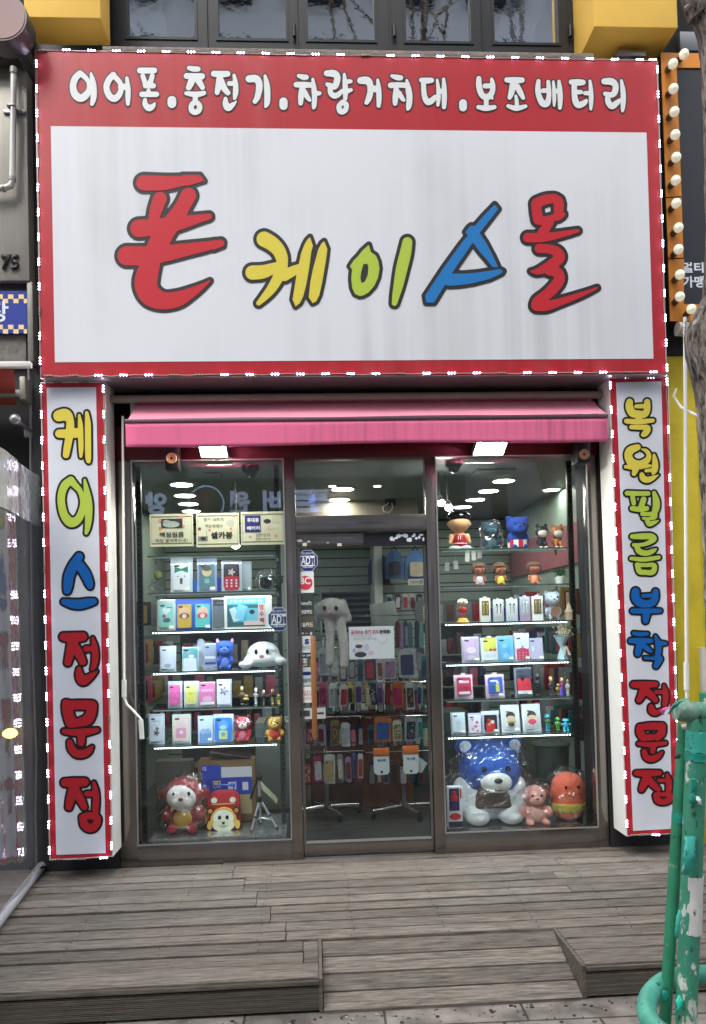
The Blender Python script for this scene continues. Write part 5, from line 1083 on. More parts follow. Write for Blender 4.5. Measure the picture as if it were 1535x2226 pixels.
# backpacks and label high on the wall
for (x0, x1, y0, y1, cA, cB, lb) in ((800, 848, 1205, 1268, (24, 44, 84), (20, 30, 60), 'dark navy round topped backpack hanging half hidden by the white column'), (838, 878, 1196, 1256, (50, 96, 150), (26, 28, 52), 'blue backpack with a dark pocket hanging right of the white column'), (880, 930, 1196, 1258, (66, 116, 176), (190, 184, 160), 'light blue backpack with a beige pocket hanging at the right')):
    Y = 2.75 if x0 > 820 else 3.2; a, c = P(x0, y0, Y), P(x1, y1, Y); cxx, w_, h_ = (a.x+c.x)/2, c.x-a.x, a.z-c.z
    t = thing('backpack', lb, 'backpack', (cxx, Y, c.z), 'backpacks on the back wall')
    m = M(); m.slab([(c.x, c.z), (c.x, c.z+h_*.5)]+[(cxx+w_/2*math.cos(R(k)), c.z+h_*.5+h_*.5*math.sin(R(k))) for k in range(15, 180, 15)]+[(a.x, c.z+h_*.5), (a.x, c.z)], Y, Y+.1); obj('pack_body', m, mat('pack_%d' % x0, cA, .5, 0, .3, 14), t)
    m = M(); m.slab(rrect(cxx, c.z+h_*.33, w_*.62, h_*.5, .03), Y-.03, Y-.001); obj('pocket', m, mat('pocket_%d' % x0, cB, .5, 0, .3, 18), t)
    m = M(); m.tube([(cxx-.03, Y+.03, a.z-.005), (cxx, Y+.03, a.z+.04), (cxx+.03, Y+.03, a.z-.005)], .008); obj('loop', m, black_plastic, t)
poster('small white label card under the backpacks', (887, 1259), (927, 1271), (206, 204, 196), [('이어폰', (892, 1261.5), (920, 1269), INK, .01)], None, 2.7, 'label_card')
def tagc(name): return mat('pk_%s' % name, tuple(int(v*.84) for v in {'white': (206, 208, 208), 'grey': (150, 154, 156), 'black': (30, 30, 36), 'red': (170, 30, 44), 'maroon': (110, 20, 40), 'pink': (214, 110, 140), 'magenta': (176, 32, 96), 'lilac': (170, 130, 170), 'navy': (30, 44, 92), 'teal': (50, 120, 124), 'orange': (206, 108, 40), 'olive': (128, 116, 70), 'gold': (186, 160, 96), 'blue': (44, 90, 160), 'mint': (130, 190, 176), 'cream': (214, 204, 178), 'silver': (172, 176, 184), 'green': (80, 140, 70), 'purple': (96, 60, 120), 'yellow': (220, 200, 80), 'clear': (180, 190, 190), 'brown': (100, 62, 40)}[name]), .4, 0, .35, 26)
def pack(label, x0, y0, x1, y1, Y, card, case, art=None, yaw=0, group='phone case packs hanging on the racks', name='hanging_pack'):
    a, c = P(x0, y0, Y), P(x1, y1, Y); w_, h_ = c.x-a.x, a.z-c.z; cx_, cz_ = (a.x+c.x)/2, (a.z+c.z)/2
    t = thing(name, label, 'phone case pack', (cx_, Y, c.z), group)
    m = M(); m.slab(rrect(cx_, cz_, w_, h_, min(.006, w_*.2)), Y, Y+.014); m.box((cx_-w_*.36, Y+.006, a.z-.002), (cx_+w_*.36, Y+.008, a.z+.009)); obj('card', m, tagc(card), t)
    if case:
        m = M(); m.slab(rrect(cx_, cz_-h_*.04, w_*.74, h_*.74, min(.012, w_*.25)), Y-.007, Y-.0005); o = obj('phone_case', m, tagc(case), t)
        if art:
            m = M()
            for k in range(26): m.slab(ell(cx_+w_*.3*random.uniform(-1, 1), cz_-h_*.04+h_*.32*random.uniform(-1, 1), .004, .005, 7), Y-.0078-.00002*k, Y-.0071)
            obj('print', m, tagc(art), o, smooth=False)
        m = M(); m.slab(rrect(cx_-w_*.2, cz_+h_*.25, w_*.14, h_*.06, .003), Y-.0085, Y-.0071); obj('camera_hole', m, black_plastic, o)
    t.rotation_euler = (random.uniform(-.04, .08), random.uniform(-.05, .05), R(yaw)); return t
def rack(label, px, py, Y0, hs, x_off=0):
    g = PG(px, py, 0); x, y = g.x, max(g.y, .98)
    t = thing('display_rack', label, 'rack', (x, y, 0), 'wheeled display racks')
    m = M(); m.tube([(x, y, .06), (x, y, 1.42)], .019, seg=14); obj('pole', m, chrome, t)
    for k in range(4):
        an = R(20+90*k); e_ = Vector((x+.27*math.cos(an), y+.27*math.sin(an)*.8, .07)); m = M(); m.tube([(x, y, .085), e_], [.017, .014], seg=10); lg = obj('leg', m, chrome, t)
        m = M(); m.lathe([(.024, -.012), (.026, 0), (.024, .012)], (e_.x, e_.y, .027), 0, 14, 'y'); obj('caster', m, black_plastic, t)
    m = M(); m.lathe([(.03, .0), (.034, .03), (.024, .06)], (x, y, .06), 0, 16); obj('hub', m, mat('hub_black', (30, 32, 34), .4), t)
    for z in hs:
        m = M(); m.tube([(x-.30, y-.12, z), (x+.30, y-.12, z)], .005, seg=6); m.tube([(x, y, z), (x, y-.12, z)], .005, seg=6)
        for k in range(-3, 4): m.tube([(x+k*.09, y-.12, z), (x+k*.09, y-.24, z-.005), (x+k*.09, y-.25, z+.012)], .003, seg=6)
        obj('hook_bar', m, chrome, t)
    return t
rack('wheeled chrome rack of phone cases behind the left half of the door', 712, 1775, 0, (1.33, 1.06, .80, .53)); rack('wheeled chrome rack of phone cases behind the right half of the door', 880, 1775, 0, (1.58, 1.33, 1.06, .80, .53))
Yk = .74
pk_ = [('grey case pack with white lattice, top left of the left rack', 691, 1411, 715, 1468, 'white', 'grey', None), ('pale blue case pack right of the grey lattice pack', 716, 1430, 737, 1470, 'silver', 'clear', 'white'), ('dark red case pack under the white notice', 794, 1436, 816, 1478, 'maroon', 'red', None),
 ('pink case pack with dark art beside the lilac case', 820, 1434, 833, 1474, 'white', 'red', 'brown'), ('tall lilac case pack in a white card below the white notice', 832, 1430, 862, 1476, 'white', 'lilac', None), ('navy case pack in a wide white frame at the right of the door', 866, 1413, 905, 1472, 'white', 'navy', None), ('slim grey case pack right of the framed navy one', 906, 1420, 916, 1458, 'grey', 'silver', None),
 ('pink pack with dark face art, left in the second rack row', 693, 1486, 713, 1535, 'pink', 'magenta', 'black'), ('pale grey pack beside the pink pack of the second row', 714, 1488, 735, 1538, 'white', 'grey', None), ('red booklet style case pack in the second row', 736, 1490, 756, 1536, 'white', 'red', None), ('black and yellow case pack in the second row', 757, 1488, 768, 1530, 'yellow', 'black', None), ('purple case pack leaning in the second row', 770, 1484, 788, 1530, 'silver', 'purple', None),
 ('gold glitter case pack at the left of the right rack', 794, 1488, 806, 1536, 'gold', 'cream', 'gold'), ('navy pack with a white foot label on the right rack', 807, 1486, 820, 1532, 'navy', 'navy', 'white'), ('lilac pack with a white foot label on the right rack', 821, 1487, 835, 1532, 'lilac', 'purple', None), ('maroon pack with a white foot label on the right rack', 836, 1487, 849, 1532, 'maroon', 'red', None), ('bright magenta case pack on the right rack', 851, 1486, 878, 1537, 'orange', 'magenta', None), ('black and gold flecked case pack on the right rack', 883, 1486, 903, 1542, 'white', 'black', 'gold'), ('silver edged pack right of the gold flecked one', 905, 1486, 918, 1534, 'silver', 'navy', None),
 ('maroon pack behind the lower end of the door handle', 664, 1572, 682, 1618, 'maroon', 'red', 'white'), ('clear dark case pack right of the door handle end', 690, 1578, 708, 1616, 'silver', 'maroon', None), ('olive case pack in the third row of the left rack', 717, 1568, 738, 1621, 'olive', 'brown', 'gold'), ('tilted white pack in the third row of the left rack', 741, 1574, 762, 1622, 'white', 'silver', None), ('bright pink case pack in the third row of the left rack', 762, 1580, 776, 1616, 'black', 'pink', None),
 ('orange case pack with a blue inset on the right rack', 812, 1562, 850, 1611, 'orange', 'blue', None), ('sparkling cream glitter pack on the right rack', 853, 1568, 874, 1611, 'cream', 'olive', 'cream'), ('black pack with white flower print on the right rack', 878, 1560, 906, 1611, 'silver', 'black', 'lilac'), ('grey blue pack at the right end of the third row', 907, 1562, 920, 1606, 'silver', 'teal', None),
 ('red and black dotted pack at the bottom of the left rack', 657, 1652, 679, 1706, 'black', 'red', 'cream'), ('hot pink pack with a white case at the bottom row', 681, 1646, 702, 1700, 'magenta', 'white', None), ('white pack with a gold case at the bottom row', 703, 1643, 729, 1703, 'white', 'gold', None), ('grey slab pack at the bottom row', 734, 1642, 748, 1696, 'grey', 'cream', None), ('mauve slab pack at the bottom row', 750, 1648, 764, 1697, 'lilac', 'maroon', None), ('blue slab pack at the bottom row', 765, 1640, 775, 1690, 'blue', 'navy', None), ('white and red slab pack at the right end of the bottom row', 777, 1641, 790, 1692, 'white', 'red', None)]
for i, (lb, x0, y0, x1, y1, ca, cs, ar) in enumerate(pk_): pack(lb, x0, y0, x1, y1, Yk-.004*(i % 5), ca, cs, ar, random.uniform(-30, 30) if x1-x0 < 30 else random.uniform(-9, 9))
for k, (cc, x0) in enumerate((('maroon', 860), ('lilac', 868), ('navy', 878), ('teal', 889), ('black', 901), ('mint', 911))): pack('%s case pack standing edge on in the top row of the right rack' % cc, x0, 1352+k % 2*3, x0+10, 1408, Yk-.02, cc, 'grey' if k == 2 else None, None, 20)
# bags of pouches
for (x0, x1, y0, y1, lb) in ((812, 847, 1626, 1684, 'dim white pouch with orange lid at the bottom left of the right rack'), (876, 911, 1621, 1682, 'bright white pouch with an orange lid at the bottom of the right rack')):
    Y = Yk-.05; a, c = P(x0, y0, Y), P(x1, y1, Y); cx_, w_, h_ = (a.x+c.x)/2, c.x-a.x, a.z-c.z
    t = thing('hanging_pouch', lb, 'pouch', (cx_, Y, c.z), 'white pouches with orange lids')
    m = M(); m.slab([(cx_-w_/2, a.z-h_*.32), (cx_-w_/2, c.z+.02), (cx_-w_*.35, c.z+.003), (cx_, c.z), (cx_+w_*.35, c.z+.003), (cx_+w_/2, c.z+.02), (cx_+w_/2, a.z-h_*.32)], Y, Y+.012); obj('pouch_body', m, mat('pouch_white', (206, 212, 216), .4), t)
    m = M(); m.box((cx_-w_*.52, Y-.008, a.z-h_*.30), (cx_+w_*.52, Y+.02, a.z-.002), 0, .008); obj('lid', m, mat('pouch_orange', (206, 104, 44), .4, 0, .25, 30), t)
    m = M(); put_text(m, '방수팩', cx_, a.z-h_*.47, .022, Y-.001, 0, .03); obj('lettering', m, mat('print_navy', (36, 50, 120), .4), t, smooth=False)
    m = M(); m.slab(rrect(cx_, c.z+.022, .018, .018, .003), Y-.001, Y-.0003); obj('emblem', m, black_plastic, t)
m = M(); p = P(912, 1660, Yk-.03); m.slab([(p.x-.03, p.z+.07), (p.x+.06, p.z), (p.x+.015, p.z-.07), (p.x-.03, p.z-.06)], Yk-.03, Yk-.02); solo('price_card', m, mat('card_grey_white', (190, 196, 198), .5), 'tilted white card beside the bright orange lidded pouch', 'card', base=(p.x, Yk-.03, p.z-.07))
# little earphone packs under the backpacks
for k, (x0, cc, c2) in enumerate(((840, 'silver', 'blue'), (858, 'black', 'white'), (875, 'white', 'red'), (891, 'white', 'maroon'), (906, 'black', 'grey'), (922, 'silver', 'green'))): pack('%s and %s earphone pack, %s from the left under the backpacks' % (cc, c2, ('first', 'second', 'third', 'fourth', 'fifth', 'sixth')[k]), x0, 1293, x0+13, 1324, 2.3, cc, c2, None, 0, 'earphone packs under the backpacks')
m = M(); a = P(812, 1310, 1.2); m.box((a.x-.0, 1.2, a.z-.2), (a.x+.19, 1.5, a.z-.0), 0, .004, rot=Matrix.Rotation(R(-8), 3, 'Y')); solo('till_screen', m, mat('screen_back', (150, 160, 156), .4), 'grey tilted screen housing behind the white notice', 'screen')
# rows of packs along the two side walls: prototype copied
def wallpack():
    t = thing('wall_pack', 'x', 'phone case pack'); m = M(); m.box((-.075, -.014, 0), (.075, .014, .19), 0, .003); return t, m
wc = ['white', 'black', 'cream', 'navy', 'grey', 'maroon', 'silver', 'teal', 'pink', 'brown', 'red', 'gold']
oword = ('first', 'second', 'third', 'fourth', 'fifth', 'sixth', 'seventh', 'eighth', 'ninth', 'tenth', 'eleventh', 'twelfth', 'thirteenth', 'fourteenth')
rowname = ('top', 'second', 'third', 'lowest'); rg = random.Random(11)
proto = {}
def wallrow(side, x, r, z, n, y0, dy):
    for k in range(n):
        cc = rg.choice(wc); key = cc
        lb = '%s case pack on the %s wall, %s from the glass in the %s row' % (cc, side, oword[k], rowname[r])
        if key not in proto:
            t = thing('wall_pack', lb, 'phone case pack', (x, y0+dy*k, z), 'phone case packs along the side walls')
            m = M(); m.box((x-.085, y0+dy*k-.012, z), (x+.085, y0+dy*k+.012, z+.2), 0, .003); obj('pack_card', m, tagc(cc), t)
            m = M(); m.slab(rrect(x, z+.095, .10, .15, .012), y0+dy*k-.018, y0+dy*k-.0125); obj('phone_case', m, tagc(rg.choice(wc)), t); proto[key] = t
        else:
            t = copy_tree(proto[key]); t['label'] = lb; t.location = (x, y0+dy*k, z)
        t.scale = (rg.uniform(.8, 1.1), 1, rg.uniform(.85, 1.15)); t.rotation_euler = (0, 0, rg.uniform(-.25, .25))
for r, z in enumerate((1.55, 1.22, .90, .58)): wallrow('right', 2.1, r, z, 12, .55, .2)
for r, z in enumerate((1.55, 1.2, .88, .56)): wallrow('left', -1.49, r, z, 10, .5, .24)
for r, z in enumerate((1.72, 1.40, 1.08, .76)):
    for sx, xx in (('right', 2.19), ('left', -1.58)):
        m = M(); m.box((xx-.008, .45, z+.03), (xx+.008, 3.1, z+.045)); solo('hook_rail', m, steel, 'steel hook rail on the %s wall above its %s row of packs' % (sx, rowname[r]), 'rail', 'hook rails on the side walls')
# pink band with pale letters high on the right wall
m = M(); m.box((2.19, .45, 1.98), (2.218, 3.3, 2.32)); o = solo('wall_banner', m, mat('banner_pink', (150, 92, 100), .6), 'long dusty pink banner along the top of the right interior wall', 'banner')
# shelving behind the displays: dark fixtures with folded stock, seen between the shelf goods
for (x0, x1, y_, lb) in ((-1.2, -.36, 1.9, 'grey gondola shelf of small packs behind the left window display'), (.98, 1.62, 2.2, 'grey gondola shelf of small packs behind the right window display')):
    t = thing('gondola_shelf', lb, 'shelf', ((x0+x1)/2, y_, 0)); m = M(); m.box((x0, y_+.02, 0), (x1, y_+.06, 1.72)); obj('back_panel', m, mat('gondola_grey', (90, 98, 96), .5), t)
    for zz in (.3, .6, .9, 1.2, 1.5): m = M(); m.box((x0, y_-.2, zz), (x1, y_+.018, zz+.015)); obj('shelf_board', m, mat('gondola_board', (120, 126, 122), .5), t)
    kk = 0
    for r, zz in enumerate((.615, .915, 1.215, 1.515)):
        xx = x0+.05; k = 0
        while xx < x1-.06 and k < 10:
            w_ = rg.uniform(.045, .085); h_ = rg.uniform(.12, .2); cc = rg.choice(wc)
            m = M(); m.box((xx, y_-.16, zz), (xx+w_, y_-.13, zz+h_), 0, .003)
            solo('boxed_pack', m, tagc(cc), '%s pack, %s from the left, %s board of the %s gondola shelf' % (cc, oword[k], ('lowest', 'second', 'third', 'top')[r], 'left' if x0 < 0 else 'right'), 'phone case pack', 'packs on the gondola shelves', base=(xx+w_/2, y_-.145, zz)); xx += w_+rg.uniform(.012, .04); k += 1

# second, darker layer of stock hanging behind the front rows of both racks
rq = random.Random(21); row_y = ((1432, 1478), (1500, 1548), (1578, 1624), (1655, 1704)); k0 = 0
for r, (ya, yb_) in enumerate(row_y):
    for side, x_l, x_r in (('left', 662, 786), ('right', 800, 922)):
        xx = x_l; k = 0
        while xx < x_r:
            wd = rq.uniform(11, 19); cc = rq.choice(['black', 'navy', 'maroon', 'teal', 'purple', 'brown', 'grey', 'olive']); c2 = rq.choice(wc)
            pack('%s pack half hidden behind the front packs, %s from the left, %s row, %s rack' % (cc, oword[k], rowname[r], side), xx, ya+rq.uniform(-4, 4), xx+wd, yb_+rq.uniform(-4, 4), .9, cc, c2, None, rq.uniform(-15, 15), 'packs behind the front rows of the racks'); xx += wd+rq.uniform(1, 4); k += 1
# lit spot heads on the ceiling track behind the posters and the jersey doll
for (px, py, Y, lb) in ((512, 1190, .55, 'small lit spot lamp glaring below the middle poster of the left window'), (961, 1098, .6, 'lit spot lamp glaring at the upper left of the right window'), (978, 1108, .75, 'second lit spot lamp above the jersey doll in the right window')):
    q = P(px, py, Y); t = thing('spot_lamp', lb, 'lamp', q, 'spot lamps in the windows')
    m = M(); m.tube([q+Vector((0, .03, .02)), q+Vector((0, .09, .07))], [.03, .022], seg=16); obj('can', m, white_plastic, t)
    m = M(); m.ball(q+Vector((0, .022, .014)), (.026, .02, .02), 0, 3); obj('bulb', m, mat('spot_bulb_lit', (255, 250, 240), .5, emit=60), t)
    m = M(); m.tube([q+Vector((0, .09, .07)), (q.x, q.y+.12, 2.655)], .006, seg=8); obj('stem', m, steel, t)

for k, (px, py, rz) in enumerate(((972, 1232, 6), (991, 1228, -4), (1016, 1212, 3), (1030, 1209, -3), (1043, 1205, 5))):
    q = P(px, py, .36); m = M(); m.box((-.016, -.001, -.03), (.016, .001, .03)); m.tube([(0, 0, .03), (0, .004, .07)], .001, seg=4)
    o = solo('price_tag', m, mat('tag_white', (226, 226, 218), .6), '%s white price tag from the left hanging behind the second right shelf' % oword[k], 'tag', 'price tags in the right window'); o.location = q; o.rotation_euler = (0, R(rz), 0)
# ================================================================== GOODS IN THE WINDOWS
clearbox = glassmat('clear_box_plastic', (.97, .975, .98), .9, .03, 0, .0, 0)
bagm = glassmat('bag_plastic', (.97, .975, .98), 1.6, .04, .9, .0, .004)
def cm(c): return mat('goods_%d_%d_%d' % c, c, .4)
def softm(c): return mat('plush_%d_%d_%d' % c, c, .95, 0, .2, 60, 1., 260, sheen=.08)
def artmesh(m, mi, kind, cx, cz, r, Y):
    if kind == 'dot': m.slab(ell(cx, cz, r, r, 12), Y, Y+.0006, mi)
    elif kind == 'oval': m.slab(ell(cx, cz, r, r*.6, 14), Y, Y+.0006, mi)
    elif kind == 'bar': m.slab([(cx-r, cz-r*.22), (cx+r, cz-r*.22), (cx+r, cz+r*.22), (cx-r, cz+r*.22)], Y, Y+.0006, mi)
    elif kind == 'sq': m.slab(rrect(cx, cz, r*2, r*2, r*.25), Y, Y+.0006, mi)
    elif kind == 'tall': m.slab(rrect(cx, cz, r*1.1, r*2.4, r*.2), Y, Y+.0006, mi)
    elif kind == 'heart':
        pts = [(16*math.sin(t)**3, 13*math.cos(t)-5*math.cos(2*t)-2*math.cos(3*t)-math.cos(4*t)) for t in [2*math.pi*k/22 for k in range(22)]]
        m.slab([(cx+x*r/16, cz+z*r/16) for x, z in pts], Y, Y+.0006, mi)
    elif kind == 'star': m.slab([(cx+(r if k % 2 == 0 else r*.42)*math.sin(math.pi*k/5), cz+(r if k % 2 == 0 else r*.42)*math.cos(math.pi*k/5)) for k in range(10)], Y, Y+.0006, mi)
    elif kind == 'flower': m.slab([(cx+(r*(.7+.3*math.cos(5*t)))*math.cos(t), cz+(r*(.7+.3*math.cos(5*t)))*math.sin(t)) for t in [2*math.pi*k/40 for k in range(40)]], Y, Y+.0006, mi)
    elif kind == 'bow':
        for s in (-1, 1): m.slab([(cx, cz-r*.12), (cx+s*r, cz-r*.5), (cx+s*r, cz+r*.5), (cx, cz+r*.12)], Y, Y+.0006, mi)
def case(label, x0, x1, y0, sh, box, pc, art=(), Y=.16, clear=True, tab=False, tilt=-7, yaw=0, group='phone case boxes in the windows', inner=None, head=None, cat='phone case', name='boxed_phone_case', frame=.78, dz=0):
    z = SH[sh]+.0008; k = S(Y); p = P((x0+x1)/2, y0, Y); w_, cx = (x1-x0)*k, p.x; h = p.z-z
    th = .024
    t = thing(name, label, cat, (cx, Y, z), group)
    m = M(); m.box((cx-w_/2, Y, z), (cx+w_/2, Y+th, z+h), 0, .0015); obj('box', m, cm(box), t)
    if head: m = M(); m.box((cx-w_/2-.001, Y-.0015, z+h*.86), (cx+w_/2+.001, Y+.004, z+h+.002)); obj('header_card', m, cm(head), t)
    if tab: m = M(); m.slab([(cx-.016, z+h), (cx-.014, z+h+.013), (cx+.014, z+h+.013), (cx+.016, z+h)], Y+.002, Y+.003); obj('hang_tab', m, cm(box), t)
    if inner: m = M(); m.slab(rrect(cx, z+h*.5, w_*.88, h*.88, .004), Y-.0012, Y-.0003); obj('insert', m, cm(inner), t)
    if pc:
        cw, ch = w_*frame, h*frame*.98; cz = z+h*(.46 if head else .5)
        m = M(); m.slab(rrect(cx, cz, cw, ch, cw*.14, 5), Y-.009, Y-.0014); o = obj('phone_case', m, cm(pc), t)
        m = M(); m.slab(rrect(cx-cw*.26, cz+ch*.39, cw*.3, ch*.07, ch*.03), Y-.0102, Y-.0091); obj('camera_hole', m, black_plastic, o)
        if art:
            byc = {}
            for i, (kd, u, v, r, c) in enumerate(art):
                byc.setdefault(c, []).append((i, kd, u, v, r))
            m = M(); ms = [cm(c) for c in byc]
            for mi, (c, L) in enumerate(byc.items()):
                for (i, kd, u, v, r) in L: artmesh(m, mi, kd, cx+u*cw/2, cz+v*ch/2, r*cw/2, Y-.0098-.0002*i)
            obj('print', m, ms, o, smooth=False)
    if clear: m = M(); m.box((cx-w_/2+.0005, Y-.0125, z+.0005), (cx+w_/2-.0005, Y-.0121, z+h*(.86 if head else .995))); obj('clear_front', m, clearbox, t, smooth=False)
    rs = random.Random(int(x0*13+y0))
    m = M(); fz = z+h*.035
    for k in range(2+rs.randrange(2)): m.box((cx-w_*.36, Y-.0024, fz+k*.0042), (cx-w_*.36+w_*rs.uniform(.3, .7), Y-.0016, fz+k*.0042+.0018))
    if rs.random() < .5: m.box((cx+w_*.16, Y-.0134, z+h*.06), (cx+w_*.42, Y-.0127, z+h*.15), 1)
    obj('fine_print', m, [cm((70, 72, 84)), cm((236, 234, 214))], t, smooth=False)
    t.rotation_euler = (R(tilt), 0, R(yaw+rs.uniform(-5, 5))); return t
MINT, WH, PNK, BLU, YEL, RED, BK, GY, NV, TEA, LIL = (150, 210, 196), (226, 228, 230), (232, 150, 180), (60, 120, 200), (226, 206, 80), (190, 36, 52), (28, 28, 32), (160, 166, 170), (36, 60, 140), (110, 170, 176), (190, 180, 220)
def dots(c, n=9, r=.09, seed=1, lo=-.8, hi=.6): q = random.Random(seed); return [('dot', q.uniform(-.8, .8), q.uniform(lo, hi), r, c) for _ in range(n)]
# ---- left window
case('white case with a big green bow print in a clear pouch, upper left shelf', 370, 416, 1211, 'L2', WH, (236, 236, 234), [('bow', 0, .5, .8, (40, 130, 90)), ('dot', 0, .5, .16, (60, 150, 104)), ('tall', 0, -.35, .3, (120, 80, 70)), ('dot', -.4, 0, .08, BK), ('dot', .4, 0, .08, BK)], head=WH)
case('teal case with a beige and brown disc print in a lavender pouch', 428, 470, 1213, 'L2', (176, 170, 214), (96, 136, 140), [('dot', 0, .35, .62, (222, 190, 130)), ('oval', 0, .62, .6, (84, 66, 50)), ('sq', 0, -.35, .3, (150, 196, 190))], head=(200, 196, 226))
case('black and red case with white polka dots in a clear box', 481, 524, 1217, 'L2', (210, 208, 210), (44, 24, 32), [('sq', 0, -.62, .92, RED)]+[('dot', u, v, .13, WH) for u in (-.6, 0, .6) for v in (-.38, -.62, -.86)]+[('flower', 0, .3, .5, (214, 190, 180))])
case('plain pale grey box behind the polka dot case', 523, 546, 1220, 'L2', (172, 182, 184), None, Y=.2, clear=False, tilt=-2)
case('small bright blue box low between the first two cases of the upper left shelf', 412, 431, 1259, 'L2', (70, 140, 214), None, Y=.2, clear=False, tilt=0)
case('small deep blue box low right of the teal case', 471, 481, 1256, 'L2', (40, 90, 190), None, Y=.2, clear=False, tilt=0)
m = M(); q = P(344, 1251, .2); m.ball(q, .03, 0, 3); solo('ornament_ball', m, mat('moss_green_ball', (122, 124, 60), .6, 0, .2, 20), 'mossy green ball ornament at the left of the upper left shelf', 'ornament', base=(q.x, q.y, q.z-.03))
m = M(); z = SH['L2']
for k in range(9):
    a_ = k*.7; m.tube([(q.x+.035*math.cos(a_)-.01, .2+.02*math.sin(a_), z+.003), (q.x+.05*math.cos(a_*1.7)-.02, .2, z+.05), (q.x+.03*math.cos(a_*2.3)-.01, .2, z+.085+.02*math.sin(k))], .0016, seg=5)
solo('wire_stand', m, steel, 'tangled wire stand holding the mossy green ball', 'stand', base=(q.x, .2, z))
def clock(label, px, y0, sh, r, face, rim, Y=.17, grp=None):
    z = SH[sh]+.001; p = P(px, y0, Y); t = thing('alarm_clock', label, 'clock', (p.x, Y, z), grp); cz = z+r*1.15
    m = M(); m.lathe([(r, .0), (r*1.0, .03), (r*.9, .034), (r*.86, .026)], (p.x, Y+.03, cz), 0, 30, 'y'); obj('case', m, mat('clock_rim_%d' % rim[0], rim, .25, .7), t)
    m = M(); m.lathe([(r*.86, .0), (.001, .0)], (p.x, Y+.004-.0, cz), 0, 30, 'y'); obj('dial', m, cm(face), t)
    m = M(); m.box((p.x-.002, Y+.0005, cz), (p.x+.002, Y+.002, cz+r*.6)); obj('hand', m, black_plastic, t); m = M(); m.box((p.x, Y-.0012, cz-.002), (p.x+r*.45, Y+.0003, cz+.002)); obj('hand', m, black_plastic, t)
    for s in (-1, 1):
        m = M(); m.ball((p.x+s*r*.6, Y+.02, cz+r*.95), (r*.36, r*.3, r*.26), 0, 2); obj('bell', m, mat('clock_rim_%d' % rim[0], rim), t); m = M(); m.tube([(p.x+s*r*.5, Y+.02, cz-r*.8), (p.x+s*r*.65, Y+.02, z)], .005, seg=8); obj('foot', m, steel, t)
    return t
def bag(parent, balls, vox=.012, amp=.012, nm='plastic_bag'):
    m = blob(balls, vox); rb = random.Random(len(balls)); 
    for v in m.b.verts:
        c = v.co; h = math.sin(c.x*61+c.z*23)+math.sin(c.z*71-c.x*37)+math.sin(c.y*53+c.z*47); v.co += v.normal*h*amp*.33
    return obj(nm, m, bagm, parent, ang=180)
t = clock('silver alarm clock in a crinkled clear bag at the right of the upper left shelf', 578, 1262, 'L2', .048, (226, 226, 222), (190, 192, 196)); q = WLOC[t]
bag(t, [(q.x, q.y+.012, q.z+.055, .075, .05, .062), (q.x, q.y+.012, q.z+.11, .055, .03, .05)], .01, .012)
m = M(); q = P(600, 1270, .24); z = SH['L2']
for k in range(40):
    a_ = random.uniform(0, 6.28); b_ = random.uniform(.2, 1); e_ = Vector((q.x+.06*math.cos(a_)*b_, .25+.03*math.sin(a_), z+.05+.06*random.random())); m.tube([(q.x, .25, z+.02), e_], .0012, seg=4); m.ball(e_, (.011, .004, .008), 0, 1)
solo('leaf_sprig', m, mat('dark_green_leaf', (40, 82, 44), .5, 0, .3, 30), 'dark green leaf sprig behind the bagged silver clock', 'plant', base=(q.x, .25, z))
case('mint case with a white heart and red bow print in a clear box', 341, 380, 1303, 'L3', (206, 208, 204), MINT, [('heart', 0, .35, .6, WH), ('bow', .45, .62, .3, RED), ('dot', -.3, -.1, .25, RED), ('oval', .1, -.45, .55, (70, 90, 110))])
case('mustard case with pink and brown print, left of the two blue boxes', 381, 419, 1303, 'L3', (36, 84, 180), (214, 170, 60), [('dot', 0, .3, .8, (230, 180, 150)), ('oval', 0, 0, .72, (96, 56, 44)), ('dot', 0, -.02, .34, (240, 214, 190))], head=(30, 80, 190), inner=(60, 120, 190))
case('aqua case with pink and red print, right of the two blue boxes', 420, 459, 1302, 'L3', (36, 84, 180), (96, 196, 190), [('dot', 0, .3, .8, (230, 180, 160)), ('oval', 0, 0, .72, (190, 50, 60)), ('dot', 0, -.02, .34, (240, 214, 190))], head=(30, 80, 190), inner=(60, 120, 190))
case('tall white and black striped box right of the blue boxes', 460, 488, 1298, 'L3', (206, 206, 206), (110, 112, 118), [('bar', 0, .86, .9, BK), ('bar', 0, .6, .9, BK)], frame=.9)
# framed leaflet
Y = .1; z = SH['L3']; a, c = P(487, 1296, Y), P(592, 1364, Y); t = thing('framed_leaflet', 'white framed leaflet with blue water picture and pink side label', 'frame', ((a.x+c.x)/2, Y, z))
m = M(); m.slab(rrect((a.x+c.x)/2, (a.z+z)/2, c.x-a.x, a.z-z-.002, .008), Y, Y+.012); obj('frame', m, cm((224, 228, 220)), t)
m = M(); ms = []
def mi_(c):
    k = cm(c)
    if k not in ms: ms.append(k)
    return ms.index(k)
px_rect(m, (493, 1301), (577, 1361), Y-.001, mi_((52, 96, 104))); px_rect(m, (493, 1301), (577, 1313), Y-.0016, mi_((84, 180, 204))); px_rect(m, (512, 1318), (540, 1352), Y-.0018, mi_((70, 170, 206))); m.pxquad([(498, 1324), (511, 1319), (524, 1347), (508, 1353)], Y-.0022, Y-.0020, mi_((190, 216, 224))); m.pxquad([(518, 1312), (538, 1318), (528, 1349), (511, 1344)], Y-.0026, Y-.0024, mi_((130, 200, 224)))
